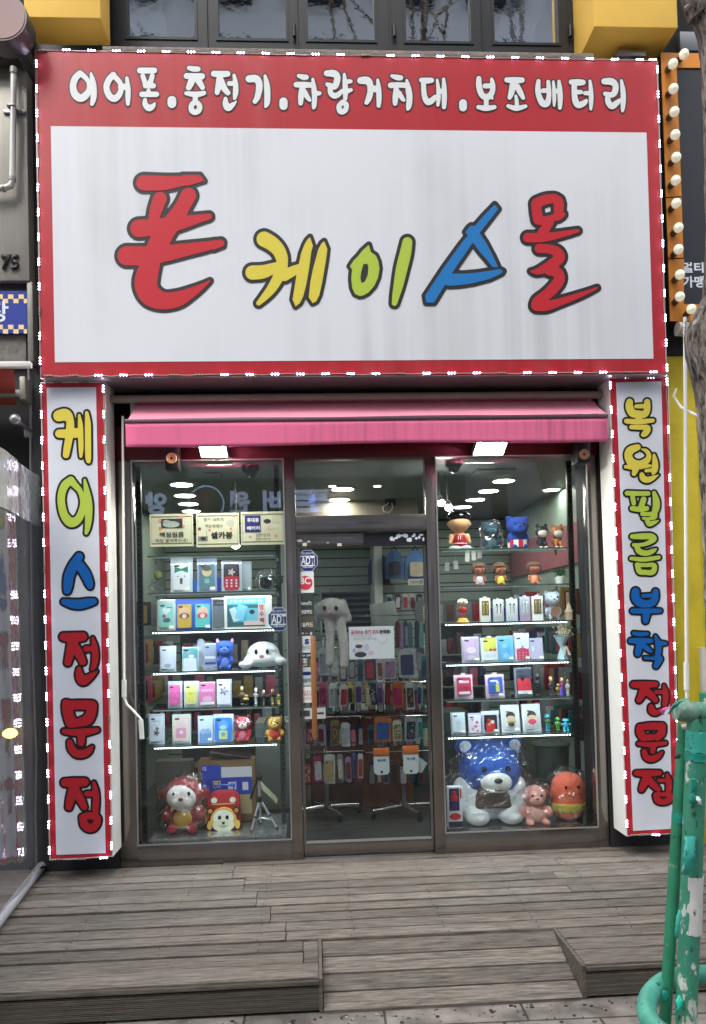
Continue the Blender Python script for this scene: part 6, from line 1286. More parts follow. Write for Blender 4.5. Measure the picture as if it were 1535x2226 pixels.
px_rect(m, (536, 1322), (562, 1352), Y-.0030, mi_((110, 186, 206))); px_ell(m, (548, 1330), (6, 5), Y-.0034, mi_((40, 60, 70))); px_rect(m, (530, 1350), (577, 1358), Y-.0036, mi_((220, 190, 184))); px_rect(m, (561, 1312), (577, 1357), Y-.0038, mi_((226, 186, 184)))
for ch, y in (('방', 1319), ('수', 1334), ('팩', 1348)): px_text(m, ch, (564, y-5), (574, y+6), Y-.0042, mi_((60, 36, 40)), .02)
px_text(m, '휴대폰을 보호해주세요', (499, 1304), (571, 1310), Y-.0022, mi_((226, 240, 244)), .01); obj('picture', m, ms, t, smooth=False)
case('white phone case with rounded corners in a clear blister, fourth left shelf', 347, 381, 1404, 'L4', (214, 220, 232), (232, 236, 246), [('oval', 0, -.7, .5, (180, 186, 200))], frame=.86)
case('teal topped white box left of the small phone case box', 395, 430, 1406, 'L4', (214, 226, 232), (110, 180, 190), [('sq', 0, -.62, .9, (226, 232, 238)), ('oval', .2, .2, .4, (226, 232, 238)), ('heart', -.2, .6, .2, PNK)], frame=.9)
case('slim pale case card standing behind the teal topped box', 428, 443, 1392, 'L4', (196, 204, 220), None, Y=.22, clear=False, tab=True)
case('white and navy banded box beside the blue plush', 443, 471, 1398, 'L4', (206, 214, 230), (150, 160, 186), [('bar', 0, -.1, .9, WH), ('bar', 0, -.6, .9, NV)], frame=.9)
def plush(label, px, py0, z, Y, w, c, muz=None, belly=None, earc=None, bagged=False, sit=True, group=None, shirt=None, ears='round', hs=1.0, nose=BK, eyes=True, vox=.009, limbs=None, face=None):
    """seated soft toy of total height from photo row py0 down to z; w = half body width in m"""
    p = P(px, py0, Y); H = p.z-z; x = p.x; hr = H*.27*hs; hz = z+H-hr*(1.0 if ears != 'round' else 1.08); br = H*.25
    t = thing('soft_toy', label, 'soft toy', (x, Y, z), group)
    B_ = [(x, Y, hz, hr*1.12, hr*.95, hr), (x, Y+.01, z+br*.95, w*.82, w*.7, br*1.05)]
    for s in (-1, 1):
        B_ += [(x+s*w*.55, Y-w*.75, z+H*.075, w*.3, w*.5, H*.075), (x+s*w*.92, Y-w*.25, z+H*.28, w*.28, w*.34, H*.12), (x+s*w*.85, Y-w*.1, z+H*.36, w*.3, w*.3, H*.1)]
        if ears == 'round': B_.append((x+s*hr*.86, Y+.01, hz+hr*.8, hr*.36, hr*.2, hr*.36))
        elif ears == 'point': B_ += [(x+s*hr*.95, Y+.01, hz+hr*.95, hr*.26, hr*.14, hr*.5), (x+s*hr*.85, Y, hz+hr*.55, hr*.34, hr*.2, hr*.4)]
        elif ears == 'side': B_.append((x+s*hr*1.25, Y, hz, hr*.34, hr*.18, hr*.34))
    for v in B_: pass
    mb = blob(B_, vox); o = obj('body', mb, softm(c), t, ang=180)
    fy = Y-hr*.93
    if face: m = M(); m.ball((x-hr*.04, fy+hr*.42, hz-hr*.08), (hr*.86, hr*.5, hr*.78), 0, 4); obj('face_patch', m, softm(face), t)
    if muz: m = M(); m.ball((x, fy+hr*.12, hz-hr*.28), (hr*.62, hr*.26, hr*.44), 0, 3); obj('muzzle', m, softm(muz), t)
    if belly: m = M(); m.ball((x, Y-w*.55, z+br*1.0), (w*.5, w*.2, br*.72), 0, 3); obj('belly_patch', m, softm(belly), t)
    if shirt: m = M(); m.lathe([(w*.66, -br*.75), (w*.88, -br*.35), (w*.9, 0), (w*.78, br*.5), (w*.55, br*.85)], (x, Y+.01, z+br*1.05), 0, 26); obj('shirt', m, softm(shirt), t)
    if earc and ears == 'round':
        for s in (-1, 1): m = M(); m.ball((x+s*hr*.86, Y+.01-hr*.16, hz+hr*.8), (hr*.22, hr*.07, hr*.22), 0, 2); obj('inner_ear', m, softm(earc), t)
    if earc and ears == 'point':
        for s in (-1, 1): m = M(); m.ball((x+s*hr*.93, Y-hr*.1, hz+hr*.95), (hr*.15, hr*.06, hr*.34), 0, 2); obj('inner_ear', m, softm(earc), t)
    if eyes:
        for s in (-1, 1): m = M(); m.ball((x+s*hr*.42, fy+hr*.07, hz+hr*.16), (hr*.11, hr*.09, hr*.14), 0, 2); obj('eye', m, mat('bead_black', (12, 12, 14), .1), t)
        m = M(); m.ball((x, fy-hr*.12, hz-hr*.1), (hr*.15, hr*.09, hr*.11), 0, 2); obj('nose', m, mat('nose_%d' % nose[0], nose, .3), t)
        m = M(); m.tube([(x+hr*.24*math.sin(a_), fy-hr*.11+hr*.05*abs(a_), hz-hr*.3-hr*.1*math.cos(a_*1.5)) for a_ in (-1, -.5, 0, .5, 1)], hr*.022, seg=6); obj('mouth', m, mat('thread_dark', (60, 34, 34), .8), t)
    if bagged: bag(t, [(x, Y-.01, z+H*.3, w*1.5, w*1.35, H*.34), (x, Y-.01, z+H*.68, w*1.4, w*1.2, H*.34), (x+w*.5, Y, z+H*.98, w*.6, w*.4, H*.1)], max(.012, H*.03), H*.03)
    return t
plush('bright blue soft toy with pink inner ears on the fourth left shelf', 489, 1392, SH['L4'], .15, .05, (52, 96, 206), (86, 134, 224), (110, 150, 226), (222, 160, 196), ears='point', hs=1.0)
# white plush hat lying on the shelf edge
def soft_hat(label, px, py0, z, Y, wpx, c, hang=None):
    p = P(px, py0, Y); W_ = wpx*S(Y)/2; H = p.z-z; x = p.x; t = thing('plush_hat', label, 'hat', (x, Y, z))
    B_ = [(x, Y+.04, z+H*.5, W_*.72, .085, H*.5), (x, Y+.03, z+H*.32, W_*.85, .09, H*.3), (x-W_*.72, Y-.02, z+H*.16, W_*.34, .05, H*.15), (x+W_*.75, Y-.0, z+H*.24, W_*.3, .05, H*.16)]
    o = obj('cap', blob(B_, .009), softm(c), t, ang=180); f = Y-.045
    for s in (-1, 1): m = M(); m.ball((x+s*W_*.24-.005, f+.002, z+H*.62), (.011, .008, .018), 0, 3); obj('eye', m, mat('bead_black', (12, 12, 14), .1), t)
    m = M(); m.ball((x-.006, f-.004, z+H*.44), (.018, .01, .015), 0, 3); obj('nose', m, softm((222, 140, 150)), t); return t
soft_hat('fluffy white animal hat with a pink nose on the fourth left shelf', 571, 1394, SH['L4'], .16, 100, (226, 230, 232))
case('pink glitter case in a white box, leftmost on the fifth left shelf', 364, 394, 1481, 'L5', (214, 216, 228), (236, 110, 176), dots((244, 170, 210), 14, .1, 3), head=(190, 196, 214))
case('pale yellow case with a smiling drawing, second on the fifth left shelf', 399, 430, 1481, 'L5', (222, 224, 232), (226, 224, 150), [('dot', 0, 0, .62, (236, 226, 90)), ('dot', -.2, .12, .1, BK), ('dot', .2, .12, .1, BK), ('flower', -.3, -.65, .3, (226, 206, 80)), ('flower', .4, -.7, .25, (226, 206, 80))], head=(206, 210, 222))
case('rose pink case with a pale round print, third on the fifth left shelf', 433, 467, 1482, 'L5', (224, 190, 206), (228, 130, 176), [('oval', 0, -.5, .7, (238, 184, 208)), ('bar', 0, -.9, .9, WH), ('bar', 0, .3, .8, (240, 180, 210))], frame=.9)
case('white case with a dark lace print, fourth on the fifth left shelf', 470, 502, 1477, 'L5', (222, 222, 236), (232, 232, 244), [('flower', 0, .2, .7, (130, 124, 156)), ('flower', .1, .25, .4, (206, 204, 224)), ('dot', 0, -.7, .1, (220, 190, 120))], head=(206, 206, 228), frame=.86)
m = M(); z = SH['L5']; a, c = P(360, 1505, .1), P(512, 1536, .1); m.box((a.x, .10, z+.001), (c.x, .102, a.z)); solo('acrylic_riser', m, clearbox, 'clear acrylic front rail before the four cases of the fifth left shelf', 'rail', base=((a.x+c.x)/2, .1, z+.001))
def figure(label, px, py0, sh, Y, skin, hair, shirt, pants, group='small toy figures on the shelves', extra=None, wd=.3, dz=0):
    z = SH[sh]+.0008; p = P(px, py0, Y); H = p.z-z; x = p.x; r = H*wd/2; t = thing('toy_figure', label, 'toy figure', (x, Y, z), group)
    v = max(.0025, H*.022)
    B_ = [(x, Y, z+H*.55, r*.62, r*.45, H*.16)]+[(x+s*r*.75, Y-r*.1, z+H*.53, r*.22, r*.24, H*.13) for s in (-1, 1)]+[(x, Y, z+H*.69, r*.25, r*.25, H*.05)]
    obj('torso', blob(B_, v), cm(shirt), t, ang=180)
    B_ = [(x+s*r*.32, Y, z+H*.22, r*.27, r*.3, H*.22) for s in (-1, 1)]+[(x+s*r*.34, Y-r*.2, z+H*.03, r*.3, r*.5, H*.035) for s in (-1, 1)]+[(x, Y, z+H*.42, r*.5, r*.4, H*.07)]
    obj('legs', blob(B_, v), cm(pants), t, ang=180)
    m = M(); m.ball((x, Y, z+H*.84), (r*.62, r*.6, H*.135), 0, 3); obj('head', m, cm(skin), t)
    m = M(); m.ball((x, Y+r*.14, z+H*.88), (r*.68, r*.62, H*.125), 0, 3); obj('hair', m, cm(hair), t)
    if extra == 'sword': m = M(); m.tube([(x-r*1.6, Y-r*.6, z+H*.12), (x+r*.9, Y-r*.6, z+H*.95)], H*.014, seg=6); obj('sword', m, chrome, t)
    if extra == 'skirt': m = M(); m.lathe([(r*1.0, 0), (r*.9, H*.1), (r*.5, H*.45)], (x, Y, z+H*.02), 0, 18); obj('skirt', m, cm(pants), t)
    return t
SK = (226, 178, 140)
figure('tiny figure with grey hair and tan coat, leftmost toy figure of the fifth left shelf', 526, 1491, 'L5', .14, SK, (150, 150, 150), (110, 92, 70), (60, 50, 40))
figure('tiny short figure in black and yellow, second toy figure of the fifth left shelf', 535, 1508, 'L5', .12, SK, BK, (206, 180, 100), BK, wd=.5)
figure('tiny silver white figure, middle toy figure of the fifth left shelf', 556, 1495, 'L5', .15, WH, (200, 200, 206), (160, 160, 166), GY)
figure('tiny dark figure with a pale cap, right of the silver white figure', 573, 1500, 'L5', .15, SK, WH, (40, 40, 44), (70, 64, 56))
figure('tiny black clad figure carrying a long silver sword', 592, 1496, 'L5', .14, SK, (40, 36, 36), BK, (150, 120, 80), extra='sword')
figure('tiny stout figure in yellow and green at the right end of the fifth left shelf', 606, 1508, 'L5', .13, (226, 190, 90), (150, 60, 50), (80, 120, 60), (206, 170, 80), wd=.5)
case('white box with a dark leafy print, leftmost on the lowest left shelf', 323, 356, 1552, 'L6', (214, 218, 228), (226, 228, 236), [('flower', 0, -.35, .5, (60, 62, 70)), ('flower', .1, 0, .35, (90, 92, 100)), ('bar', 0, .6, .6, (190, 194, 204))]+dots((120, 124, 134), 8, .06, 6), frame=.84)
case('cream case with a pink oval print, second on the lowest left shelf', 374, 413, 1553, 'L6', (212, 216, 220), (226, 206, 190), [('oval', 0, .3, .7, (226, 196, 200)), ('sq', 0, -.35, .62, (224, 150, 176)), ('flower', 0, -.3, .3, WH)], frame=.88)
case('white box with a pale blue mountain print, third on the lowest left shelf', 430, 462, 1556, 'L6', (206, 214, 230), (216, 226, 244), [('sq', 0, -.7, .85, (120, 156, 206)), ('dot', -.3, -.2, .42, (160, 186, 222)), ('dot', .35, -.2, .42, (150, 178, 218))], frame=.9)
case('blue case with a pale blue round print in a clear pouch', 463, 506, 1553, 'L6', (206, 216, 232), (60, 130, 220), [('dot', 0, .3, .6, (96, 160, 230)), ('oval', 0, .15, .4, (186, 214, 240)), ('sq', 0, -.5, .5, (216, 222, 120)), ('star', 0, -.45, .4, (90, 170, 220))], head=(206, 212, 224), frame=.86)
plush('red and white soft toy in a clear bag, left one on the lowest left shelf', 528, 1556, SH['L6'], .15, .05, (206, 50, 70), (236, 226, 224), (236, 130, 160), (60, 30, 36), bagged=True, vox=.008)
plush('golden yellow soft toy bear in a red shirt in a clear bag', 597, 1557, SH['L6'], .15, .055, (222, 164, 60), (232, 190, 100), None, (190, 130, 50), bagged=True, shirt=(200, 56, 40), vox=.008)
m = M(); z = SH['L6']; a, c = P(357, 1590, .24), P(600, 1618, .24)
m.box((a.x, .24, z+.001), (c.x, .243, a.z)); solo('acrylic_riser', m, clearbox, 'clear acrylic rail behind the goods of the lowest left shelf', 'rail', base=((a.x+c.x)/2, .24, z+.001))
# floor of the left window
zL = SH['PL']+.006
plush('big red soft toy with a white face and yellow belly in a clear bag', 399, 1688, zL, .26, .125, (150, 22, 32), (232, 222, 214), (214, 164, 60), (226, 190, 180), bagged=True, ears='side', hs=1.2, face=(236, 226, 220), vox=.014, nose=(110, 60, 50))
def trolley():
    Y = .24; a, c = P(452, 1724, Y), P(521, 1812, Y); x, w_, h = (a.x+c.x)/2, c.x-a.x, a.z-c.z
    t = thing('trolley_bag', 'small red trolley bag with a yellow animal face pocket', 'bag', (x, Y, zL)); redm = mat('bag_red', (168, 34, 40), .6, 0, .1, 20)
    m = M(); m.slab(rrect(x, c.z+h/2, w_, h, w_*.26, 6), Y, Y+.1); bmesh.ops.bevel(m.b, geom=[e for e in m.b.edges if abs(e.verts[0].co.y-e.verts[1].co.y) < 1e-5], offset=.015, segments=2, affect='EDGES'); obj('shell', m, redm, t)
    fz = c.z+h*.36
    m = M(); m.slab(ell(x, fz, w_*.42, h*.29, 24), Y-.022, Y-.002); o = obj('face_pocket', m, cm((216, 176, 84)), t)
    m = M(); m.slab(ell(x, fz+.012, w_*.33, h*.2, 24), Y-.0245, Y-.0222); obj('face_patch', m, cm((226, 226, 214)), o)
    m = M(); m.slab(ell(x, fz-h*.12, w_*.35, h*.15, 24), Y-.031, Y-.0248); obj('muzzle', m, cm((216, 214, 190)), o)
    for s in (-1, 1):
        m = M(); m.ball((x+s*w_*.12, Y-.027, fz+h*.06), (.012, .005, .016), 0, 2); obj('eye', m, mat('bead_black', (12, 12, 14)), o)
        m = M(); m.slab(ell(x+s*w_*.42, fz+h*.22, w_*.13, w_*.13, 16), Y-.02, Y-.004); obj('ear', m, cm((60, 36, 28)), t)
        m = M(); m.slab(ell(x+s*w_*.42, fz+h*.22, w_*.07, w_*.07, 16), Y-.022, Y-.0205); obj('ear_patch', m, cm((214, 130, 60)), t)
        m = M(); m.slab(ell(x+s*w_*.45, fz-h*.12, w_*.08, h*.1, 14), Y-.026, Y-.006); obj('paw', m, cm((216, 176, 84)), t)
        m = M(); m.tube([(x+s*w_*.3, Y+.05, zL), (x+s*w_*.3, Y+.05, c.z+.01)], .009, seg=10); obj('leg', m, mat('trolley_blue', (40, 90, 180), .4), t)
        m = M(); m.slab(ell(x+s*w_*.3, c.z+h*.82, w_*.1, w_*.09, 14), Y-.006, Y-.001); obj('badge', m, cm((226, 214, 206)), t)
    m = M(); m.ball((x, Y-.034, fz-h*.06), (.011, .006, .009), 0, 2); obj('nose', m, mat('bead_black', (12, 12, 14)), o)
    m = M(); m.tube([(x+dx, Y-.0325+.003*abs(dx)/.03, fz-h*.12-.012*(1-abs(dx)/.035)) for dx in (-.035, -.02, 0, .02, .035)], .002, seg=6); obj('mouth', m, mat('thread_dark', (60, 34, 34)), o)
    m = M(); m.tube([(x-w_*.3, Y+.07, a.z-.01), (x-w_*.3, Y+.07, a.z+.035), (x+w_*.3, Y+.07, a.z+.035), (x+w_*.3, Y+.07, a.z-.01)], .008, seg=10); obj('handle', m, mat('trolley_blue', (40, 90, 180)), t)
    m = M(); m.box((x-w_*.38, Y-.004, c.z+h*.72), (x+w_*.38, Y-.001, c.z+h*.735)); obj('zip', m, cm((226, 200, 120)), t)
trolley()
def carton(label, tl, br, Y, d, base, bands, rotz=0, z=None, texts=()):
    a, c = P(*tl, Y), P(*br, Y); z0 = c.z if z is None else z; t = thing('cardboard_box', label, 'box', ((a.x+c.x)/2, Y, z0), 'cartons in the left window')
    m = M(); m.box((a.x, Y, z0), (c.x, Y+d, a.z), 0, .003); obj('carton', m, mat('carton_%d' % base[0], base, .8, 0, .12, 6), t)
    if bands:
        m = M(); ms2 = []
        for k, (x0, y0, x1, y1, col) in enumerate(bands):
            kk = cm(col)
            if kk not in ms2: ms2.append(kk)
            px_rect(m, (x0, y0), (x1, y1), Y-.0008-.0004*k, ms2.index(kk))
        for (s, t0, b0, col) in texts:
            kk = cm(col)
            if kk not in ms2: ms2.append(kk)
            px_text(m, s, t0, b0, Y-.009, ms2.index(kk), .02)
        obj('print', m, ms2, t, smooth=False)
    t.rotation_euler = (0, 0, R(rotz)); return t
carton('plain grey cardboard box at the back left of the left window', (337, 1655), (420, 1800), .50, .1, (92, 88, 80), None, 0, zL)
carton('brown carton with blue and white printed bands behind the trolley bag', (430, 1655), (556, 1770), .42, .16, (120, 94, 60), [(437, 1664, 480, 1690, (40, 70, 170)), (481, 1668, 548, 1693, (206, 204, 206)), (437, 1692, 548, 1725, (36, 64, 160)), (463, 1698, 480, 1712, (226, 196, 120)), (496, 1700, 514, 1716, (206, 208, 214)), (527, 1700, 540, 1717, (206, 208, 214)), (512, 1728, 548, 1768, (172, 150, 112))], 0, zL, [('GS', (464, 1700), (479, 1710), (30, 30, 34)), ('CJ', (440, 1668), (448, 1676), WH), ('CJ', (499, 1703), (511, 1712), (40, 70, 170))])
m = M(); a = P(456, 1640, .46); c = P(545, 1660, .46); m.box((a.x, .44, a.z-.03), (c.x, .58, a.z-.0), 0, .005, rot=Matrix.Rotation(R(9), 3, 'Y')); solo('flat_device', m, black_plastic, 'flat black and silver device lying on the printed carton', 'device', base=((a.x+c.x)/2, .5, a.z-.03))
m = M(); m.pxquad([(560, 1692), (604, 1735), (602, 1748), (566, 1712)], .34, .345); solo('cardboard_flap', m, mat('pale_card', (176, 168, 140), .8, 0, .1, 8), 'pale cardboard flap sticking out behind the tripod', 'cardboard')
def tripod():
    Y = .2; top = P(563, 1692, Y); j = P(565, 1737, Y); f = [P(547, 1828, .14), P(603, 1819, .2), P(567, 1800, .33)]
    t = thing('tripod', 'small silver and black camera tripod at the right of the left window', 'tripod', (j.x, Y, zL))
    for q in f:
        q.z = zL+.004; m = M(); m.tube([j, j.lerp(q, .55), q], [.0085, .0085, .006], seg=10); obj('leg', m, mat('tripod_silver', (190, 194, 200), .3, .8), t)
        m = M(); m.tube([j.lerp(q, .55), j.lerp(q, .6)], .0105, seg=10); m2 = M(); m2.ball(q, (.011, .011, .008), 0, 2); obj('leg_clamp', m, black_plastic, t); obj('rubber_foot', m2, black_plastic, t)
        mid = Vector((j.x, Y, j.z-(j.z-zL)*.62)); m = M(); m.tube([mid, j.lerp(q, .72)], .0035, seg=6); obj('brace', m, mat('tripod_silver', (190, 194, 200)), t)
    m = M(); m.tube([Vector((j.x, Y, zL+.06)), j, top], [.007, .009, .009], seg=10); obj('column', m, mat('tripod_silver', (190, 194, 200)), t)
    m = M(); m.box((top.x-.022, Y-.025, top.z-.012), (top.x+.022, Y+.025, top.z+.02), 0, .004); obj('head', m, black_plastic, t)
    m = M(); m.lathe([(.018, -.02), (.02, 0), (.014, .02)], (j.x, Y, j.z), 0, 14); obj('hub', m, black_plastic, t)
    m = M(); m.tube([top+Vector((-.01, 0, 0)), top+Vector((-.06, .02, -.14))], [.006, .009], seg=8); obj('pan_handle', m, black_plastic, t)
tripod()
# ---- right window
def doll(label, px, py0, sh, Y, hair, shirt, hw, group=None, shoes=None, pants=None, gloss=.15, skin=(214, 150, 118), trim=None, bob=False, face=True):
    z = SH[sh]+.0008; p = P(px, py0, Y); H = p.z-z; x = p.x; hr = H*.25; t = thing('doll', label, 'doll', (x, Y, z), group); hz = z+H*.66
    m = blob([(x, Y, hz, hr*1.05, hr*.95, hr*.92), (x+hr*1.05, Y, hz-hr*.1, hr*.16, hr*.12, hr*.2), (x-hr*1.05, Y, hz-hr*.1, hr*.16, hr*.12, hr*.2)]+[(x+s*H*.2, Y-.005, z+H*.3, H*.06, H*.06, H*.11) for s in (-1, 1)]+[(x+s*H*.235, Y-.012, z+H*.2, H*.045, H*.045, H*.05) for s in (-1, 1)]+[(x, Y, z+H*.36, H*.17, H*.1, H*.08)], max(.004, H*.02)); obj('body', m, mat('doll_skin_%d' % skin[0], skin, .45), t, ang=180)
    m = M(); m.lathe([(H*.16, 0), (H*.17, H*.05), (H*.155, H*.22), (H*.12, H*.27)], (x, Y, z+H*.1), 0, 24); o = obj('jersey', m, cm(shirt), t)
    if trim:
        m = M(); m.lathe([(H*.178, 0), (H*.178, H*.02)], (x, Y, z+H*.15), 0, 24); obj('trim', m, cm(trim), o)
    hm = mat('doll_hair_%d' % hair[0], hair, gloss, 0, .15, 60, 0 if gloss < .3 else .5, 90)
    B_ = [(x, Y+hr*.12, hz+hr*.48, hr*1.2, hr*1.08, hr*.72)]
    if bob: B_ += [(x+s*hr*.85, Y+hr*.15, hz+hr*.05, hr*.4, hr*.75, hr*.65) for s in (-1, 1)]+[(x, Y-hr*.5, hz+hr*.5, hr*.85, hr*.55, hr*.38)]
    obj('hair', blob(B_, max(.005, H*.025)), hm, t, ang=180)
    if shoes:
        m = blob([(x+s*H*.13, Y-.02, z+H*.055, H*.15, H*.16, H*.055) for s in (-1, 1)], max(.004, H*.02)); obj('shoes', m, cm(shoes), t, ang=180)
    else: m = blob([(x+s*H*.1, Y-.02, z+H*.05, H*.08, H*.13, H*.05) for s in (-1, 1)]+[(x, Y, z+H*.08, H*.12, H*.08, H*.07)], max(.004, H*.02)); obj('legs', m, mat('doll_skin_%d' % skin[0], skin), t, ang=180)
    if face:
        for s in (-1, 1): m = M(); m.ball((x+s*hr*.36, Y-hr*.88, hz-hr*.12), (hr*.09, hr*.06, hr*.1), 0, 2); obj('eye', m, mat('bead_black', (12, 12, 14)), t)
        m = M(); m.ball((x, Y-hr*.9, hz-hr*.42), (hr*.13, hr*.06, hr*.08), 0, 2); obj('mouth', m, cm((170, 60, 60)), t)
    return t
t = doll('big headed doll with a glossy black bowl cut and a red jersey', 997, 1106, 'RA', .17, (10, 10, 14), (176, 30, 44), .1, shoes=(226, 228, 230), gloss=.08, trim=WH, face=False, skin=(226, 176, 132))
m = M(); p = P(1000, 1168, .1); put_text(m, '11', p.x, p.z, .022, .118, 0, .03); o = obj('jersey_number', m, cm(WH), t, smooth=False)
plush('dark teal soft toy in a clear bag between the jersey doll and the blue toy', 1066, 1133, SH['RA'], .2, .06, (36, 74, 96), (60, 100, 120), (80, 110, 124), None, bagged=True, eyes=False, vox=.01)
t = plush('royal blue soft toy with a red and white striped base', 1124, 1121, SH['RA'], .17, .065, (24, 70, 176), (34, 84, 190), None, (40, 90, 190), hs=1.1, eyes=True)
x, Yq, z = WLOC[t].x, .17, SH['RA']
for k in range(7):
    a0, a1 = R(180+k*26), R(180+(k+1)*26); m = M(); r_ = .072
    v = [(x+r_*math.cos(a_), Yq+r_*math.sin(a_), zz) for a_, zz in ((a0, z+.012), (a1, z+.012), (a1, z+.062), (a0, z+.062))]; m.poly(v); obj('stripe', m, cm(RED if k % 2 else WH), t, smooth=False)
def cat_toy(label, px, py0, sh, Y, c, chest, collar):
    z = SH[sh]+.0008; p = P(px, py0, Y); H = p.z-z; x = p.x; t = thing('cat_figurine', label, 'figurine', (x, Y, z), 'cat figurines on the top right shelf')
    B_ = [(x, Y+.01, z+H*.32, H*.2, H*.24, H*.26), (x, Y-.012, z+H*.68, H*.27, H*.24, H*.24)]+[(x+s*H*.1, Y-.03, z+H*.14, H*.07, H*.08, H*.15) for s in (-1, 1)]+[(x+s*H*.17, Y-.005, z+H*.93-.004*i, H*.075*(1-i*.0), H*.05, H*.09) for s in (-1, 1) for i in (0,)]+[(x+H*.24, Y+.04, z+H*.2, H*.06, H*.16, H*.06)]
    obj('body', blob(B_, .004), cm(c), t, ang=180)
    m = M(); m.ball((x, Y-.012-H*.15, z+H*.6), (H*.2, H*.13, H*.16), 0, 3); obj('muzzle', m, cm((226, 224, 220)), t)
    m = M(); m.lathe([(H*.2, -.004), (H*.21, 0), (H*.2, .004)], (x, Y-.006, z+H*.46), 0, 20); obj('collar', m, cm(collar), t)
    for s in (-1, 1):
        m = M(); m.ball((x+s*H*.12, Y-.012-H*.2, z+H*.75), (H*.035, H*.02, H*.035), 0, 2); obj('eye', m, mat('bead_black', (12, 12, 14)), t)
        m = M(); m.ball((x+s*H*.1, Y-.045, z+H*.035), (H*.08, H*.1, H*.04), 0, 2); obj('paw', m, cm((226, 224, 220)), t)
cat_toy('black cat figurine with a white muzzle and red collar', 1176, 1139, 'RA', .16, (34, 34, 38), WH, RED); cat_toy('ginger cat figurine with a white muzzle and red collar', 1210, 1140, 'RA', .16, (196, 120, 70), WH, RED)
for px, lb, sc in ((1041, 'brown bob haired baby doll with a pale bib, left of three', (206, 206, 214)), (1087, 'brown bob haired baby doll with a yellow bow, middle of three', (220, 206, 80)), (1160, 'brown bob haired baby doll with an orange pink bib, right of three', (236, 150, 110))):
    doll(lb, px, 1220 if px < 1100 else 1217, 'RB', .16, (96, 58, 34), sc, .05, 'brown haired baby dolls on the second right shelf', gloss=.6, skin=(176, 104, 76), bob=True)
def pot(label, px, y0, sh, Y):
    z = SH[sh]+.001; p = P(px, y0, Y); x = p.x; t = thing('potted_plant', label, 'plant', (x, Y, z)); m = M(); m.lathe([(.028, 0), (.038, .05), (.036, .052), (.034, .046)], (x, Y, z), 0, 20); obj('pot', m, cm((214, 216, 210)), t); m = M(); rb = random.Random(3)
    for k in range(60):
        a_ = rb.uniform(0, 6.28); l_ = rb.uniform(.03, .07); e_ = Vector((x+l_*math.cos(a_), Y+l_*.6*math.sin(a_), z+.05+rb.uniform(-.01, .06))); m.tube([(x, Y, z+.045), Vector((x, Y, z+.07)).lerp(e_, .5)+Vector((0, 0, .012)), e_], [.0025, .004, .0008], seg=4)
    obj('leaves', m, mat('dark_green_leaf', (40, 82, 44)), t)
pot('small leafy plant in a white pot at the right end of the second right shelf', 1217, 1237, 'RB', .15)
def trophy():
    z = SH['RC']+.001; Y = .15; p = P(1005, 1301, Y); x = p.x; H = p.z-z; t = thing('toy_figurine', 'red toy figurine with a cream cap on a yellow base', 'figurine', (x, Y, z))
    m = M(); m.lathe([(.046, 0), (.046, .006), (.036, .010), (.034, .022), (.018, .03)], (x, Y, z), 0, 24); obj('base', m, cm((222, 176, 70)), t)
    m = blob([(x+s*.009, Y, z+H*.32, .007, .007, H*.12) for s in (-1, 1)]+[(x, Y, z+H*.56, .024, .016, H*.13)]+[(x+s*.025, Y, z+H*.52, .007, .008, H*.1) for s in (-1, 1)], .003); obj('body', m, cm((176, 32, 40)), t, ang=180)
    m = M(); m.ball((x, Y, z+H*.77), (.022, .02, H*.1), 0, 3); obj('head', m, cm((206, 170, 140)), t); m = blob([(x, Y, z+H*.9, .034, .03, H*.09)]+[(x+.026*math.cos(k*1.05), Y+.022*math.sin(k*1.05), z+H*.84, .012, .012, .012) for k in range(6)], .003); obj('cap', m, cm((232, 224, 186)), t, ang=180)
trophy()
def ear_box(label, x0, x1, y0, boxc, win, buds, foot=None, tab=True):
    z = SH['RC']+.001; Y = .15; k = S(Y); p = P((x0+x1)/2, y0, Y); w_, h, cx = (x1-x0)*k, p.z-z, p.x; t = thing('earphone_box', label, 'box', (cx, Y, z), 'earphone boxes on the third right shelf')
    m = M(); m.box((cx-w_/2, Y, z), (cx+w_/2, Y+.028, z+h), 0, .0012); obj('box', m, cm(boxc), t)
    m = M(); m.slab(rrect(cx, z+h*.58, w_*.7, h*.62, .004), Y-.0012, Y-.0004); obj('window', m, cm(win), t)
    m = M(); 
    for s in (-1, 1): m.tube([(cx+s*w_*.18, Y-.004, z+h*.34), (cx+s*w_*.14, Y-.004, z+h*.6), (cx+s*w_*.17, Y-.004, z+h*.74)], .0018, seg=6); m.ball((cx+s*w_*.18, Y-.005, z+h*.76), (.006, .004, .007), 0, 2)
    obj('earphones', m, cm(buds), t, smooth=True)
    if tab: m = M(); m.slab([(cx-.013, z+h), (cx-.011, z+h+.011), (cx+.011, z+h+.011), (cx+.013, z+h)], Y+.013, Y+.014); obj('hang_tab', m, cm(boxc), t)
    if foot: m = M(); m.box((cx-w_/2-.0003, Y-.0008, z+.001), (cx+w_/2+.0003, Y-.0002, z+h*.22)); obj('foot_band', m, cm(foot), t)
ear_box('cream earphone box with a gold window, leftmost of five', 1043, 1066, 1300, (226, 220, 206), (122, 96, 56), (214, 190, 120)); ear_box('clear earphone box with black and red buds, second of five', 1072, 1095, 1303, (196, 194, 196), (214, 208, 206), BK, None)
ear_box('clear earphone box with black and white buds, third of five', 1100, 1125, 1302, (200, 200, 206), (216, 214, 214), (40, 44, 60)); ear_box('mauve footed earphone box with white buds, fourth of five', 1130, 1152, 1297, (176, 164, 178), (160, 164, 170), WH, (170, 140, 170)); ear_box('white earphone box with a bronze window, fifth of five', 1156, 1180, 1296, (224, 222, 214), (110, 90, 60), (206, 180, 110), (232, 230, 226))
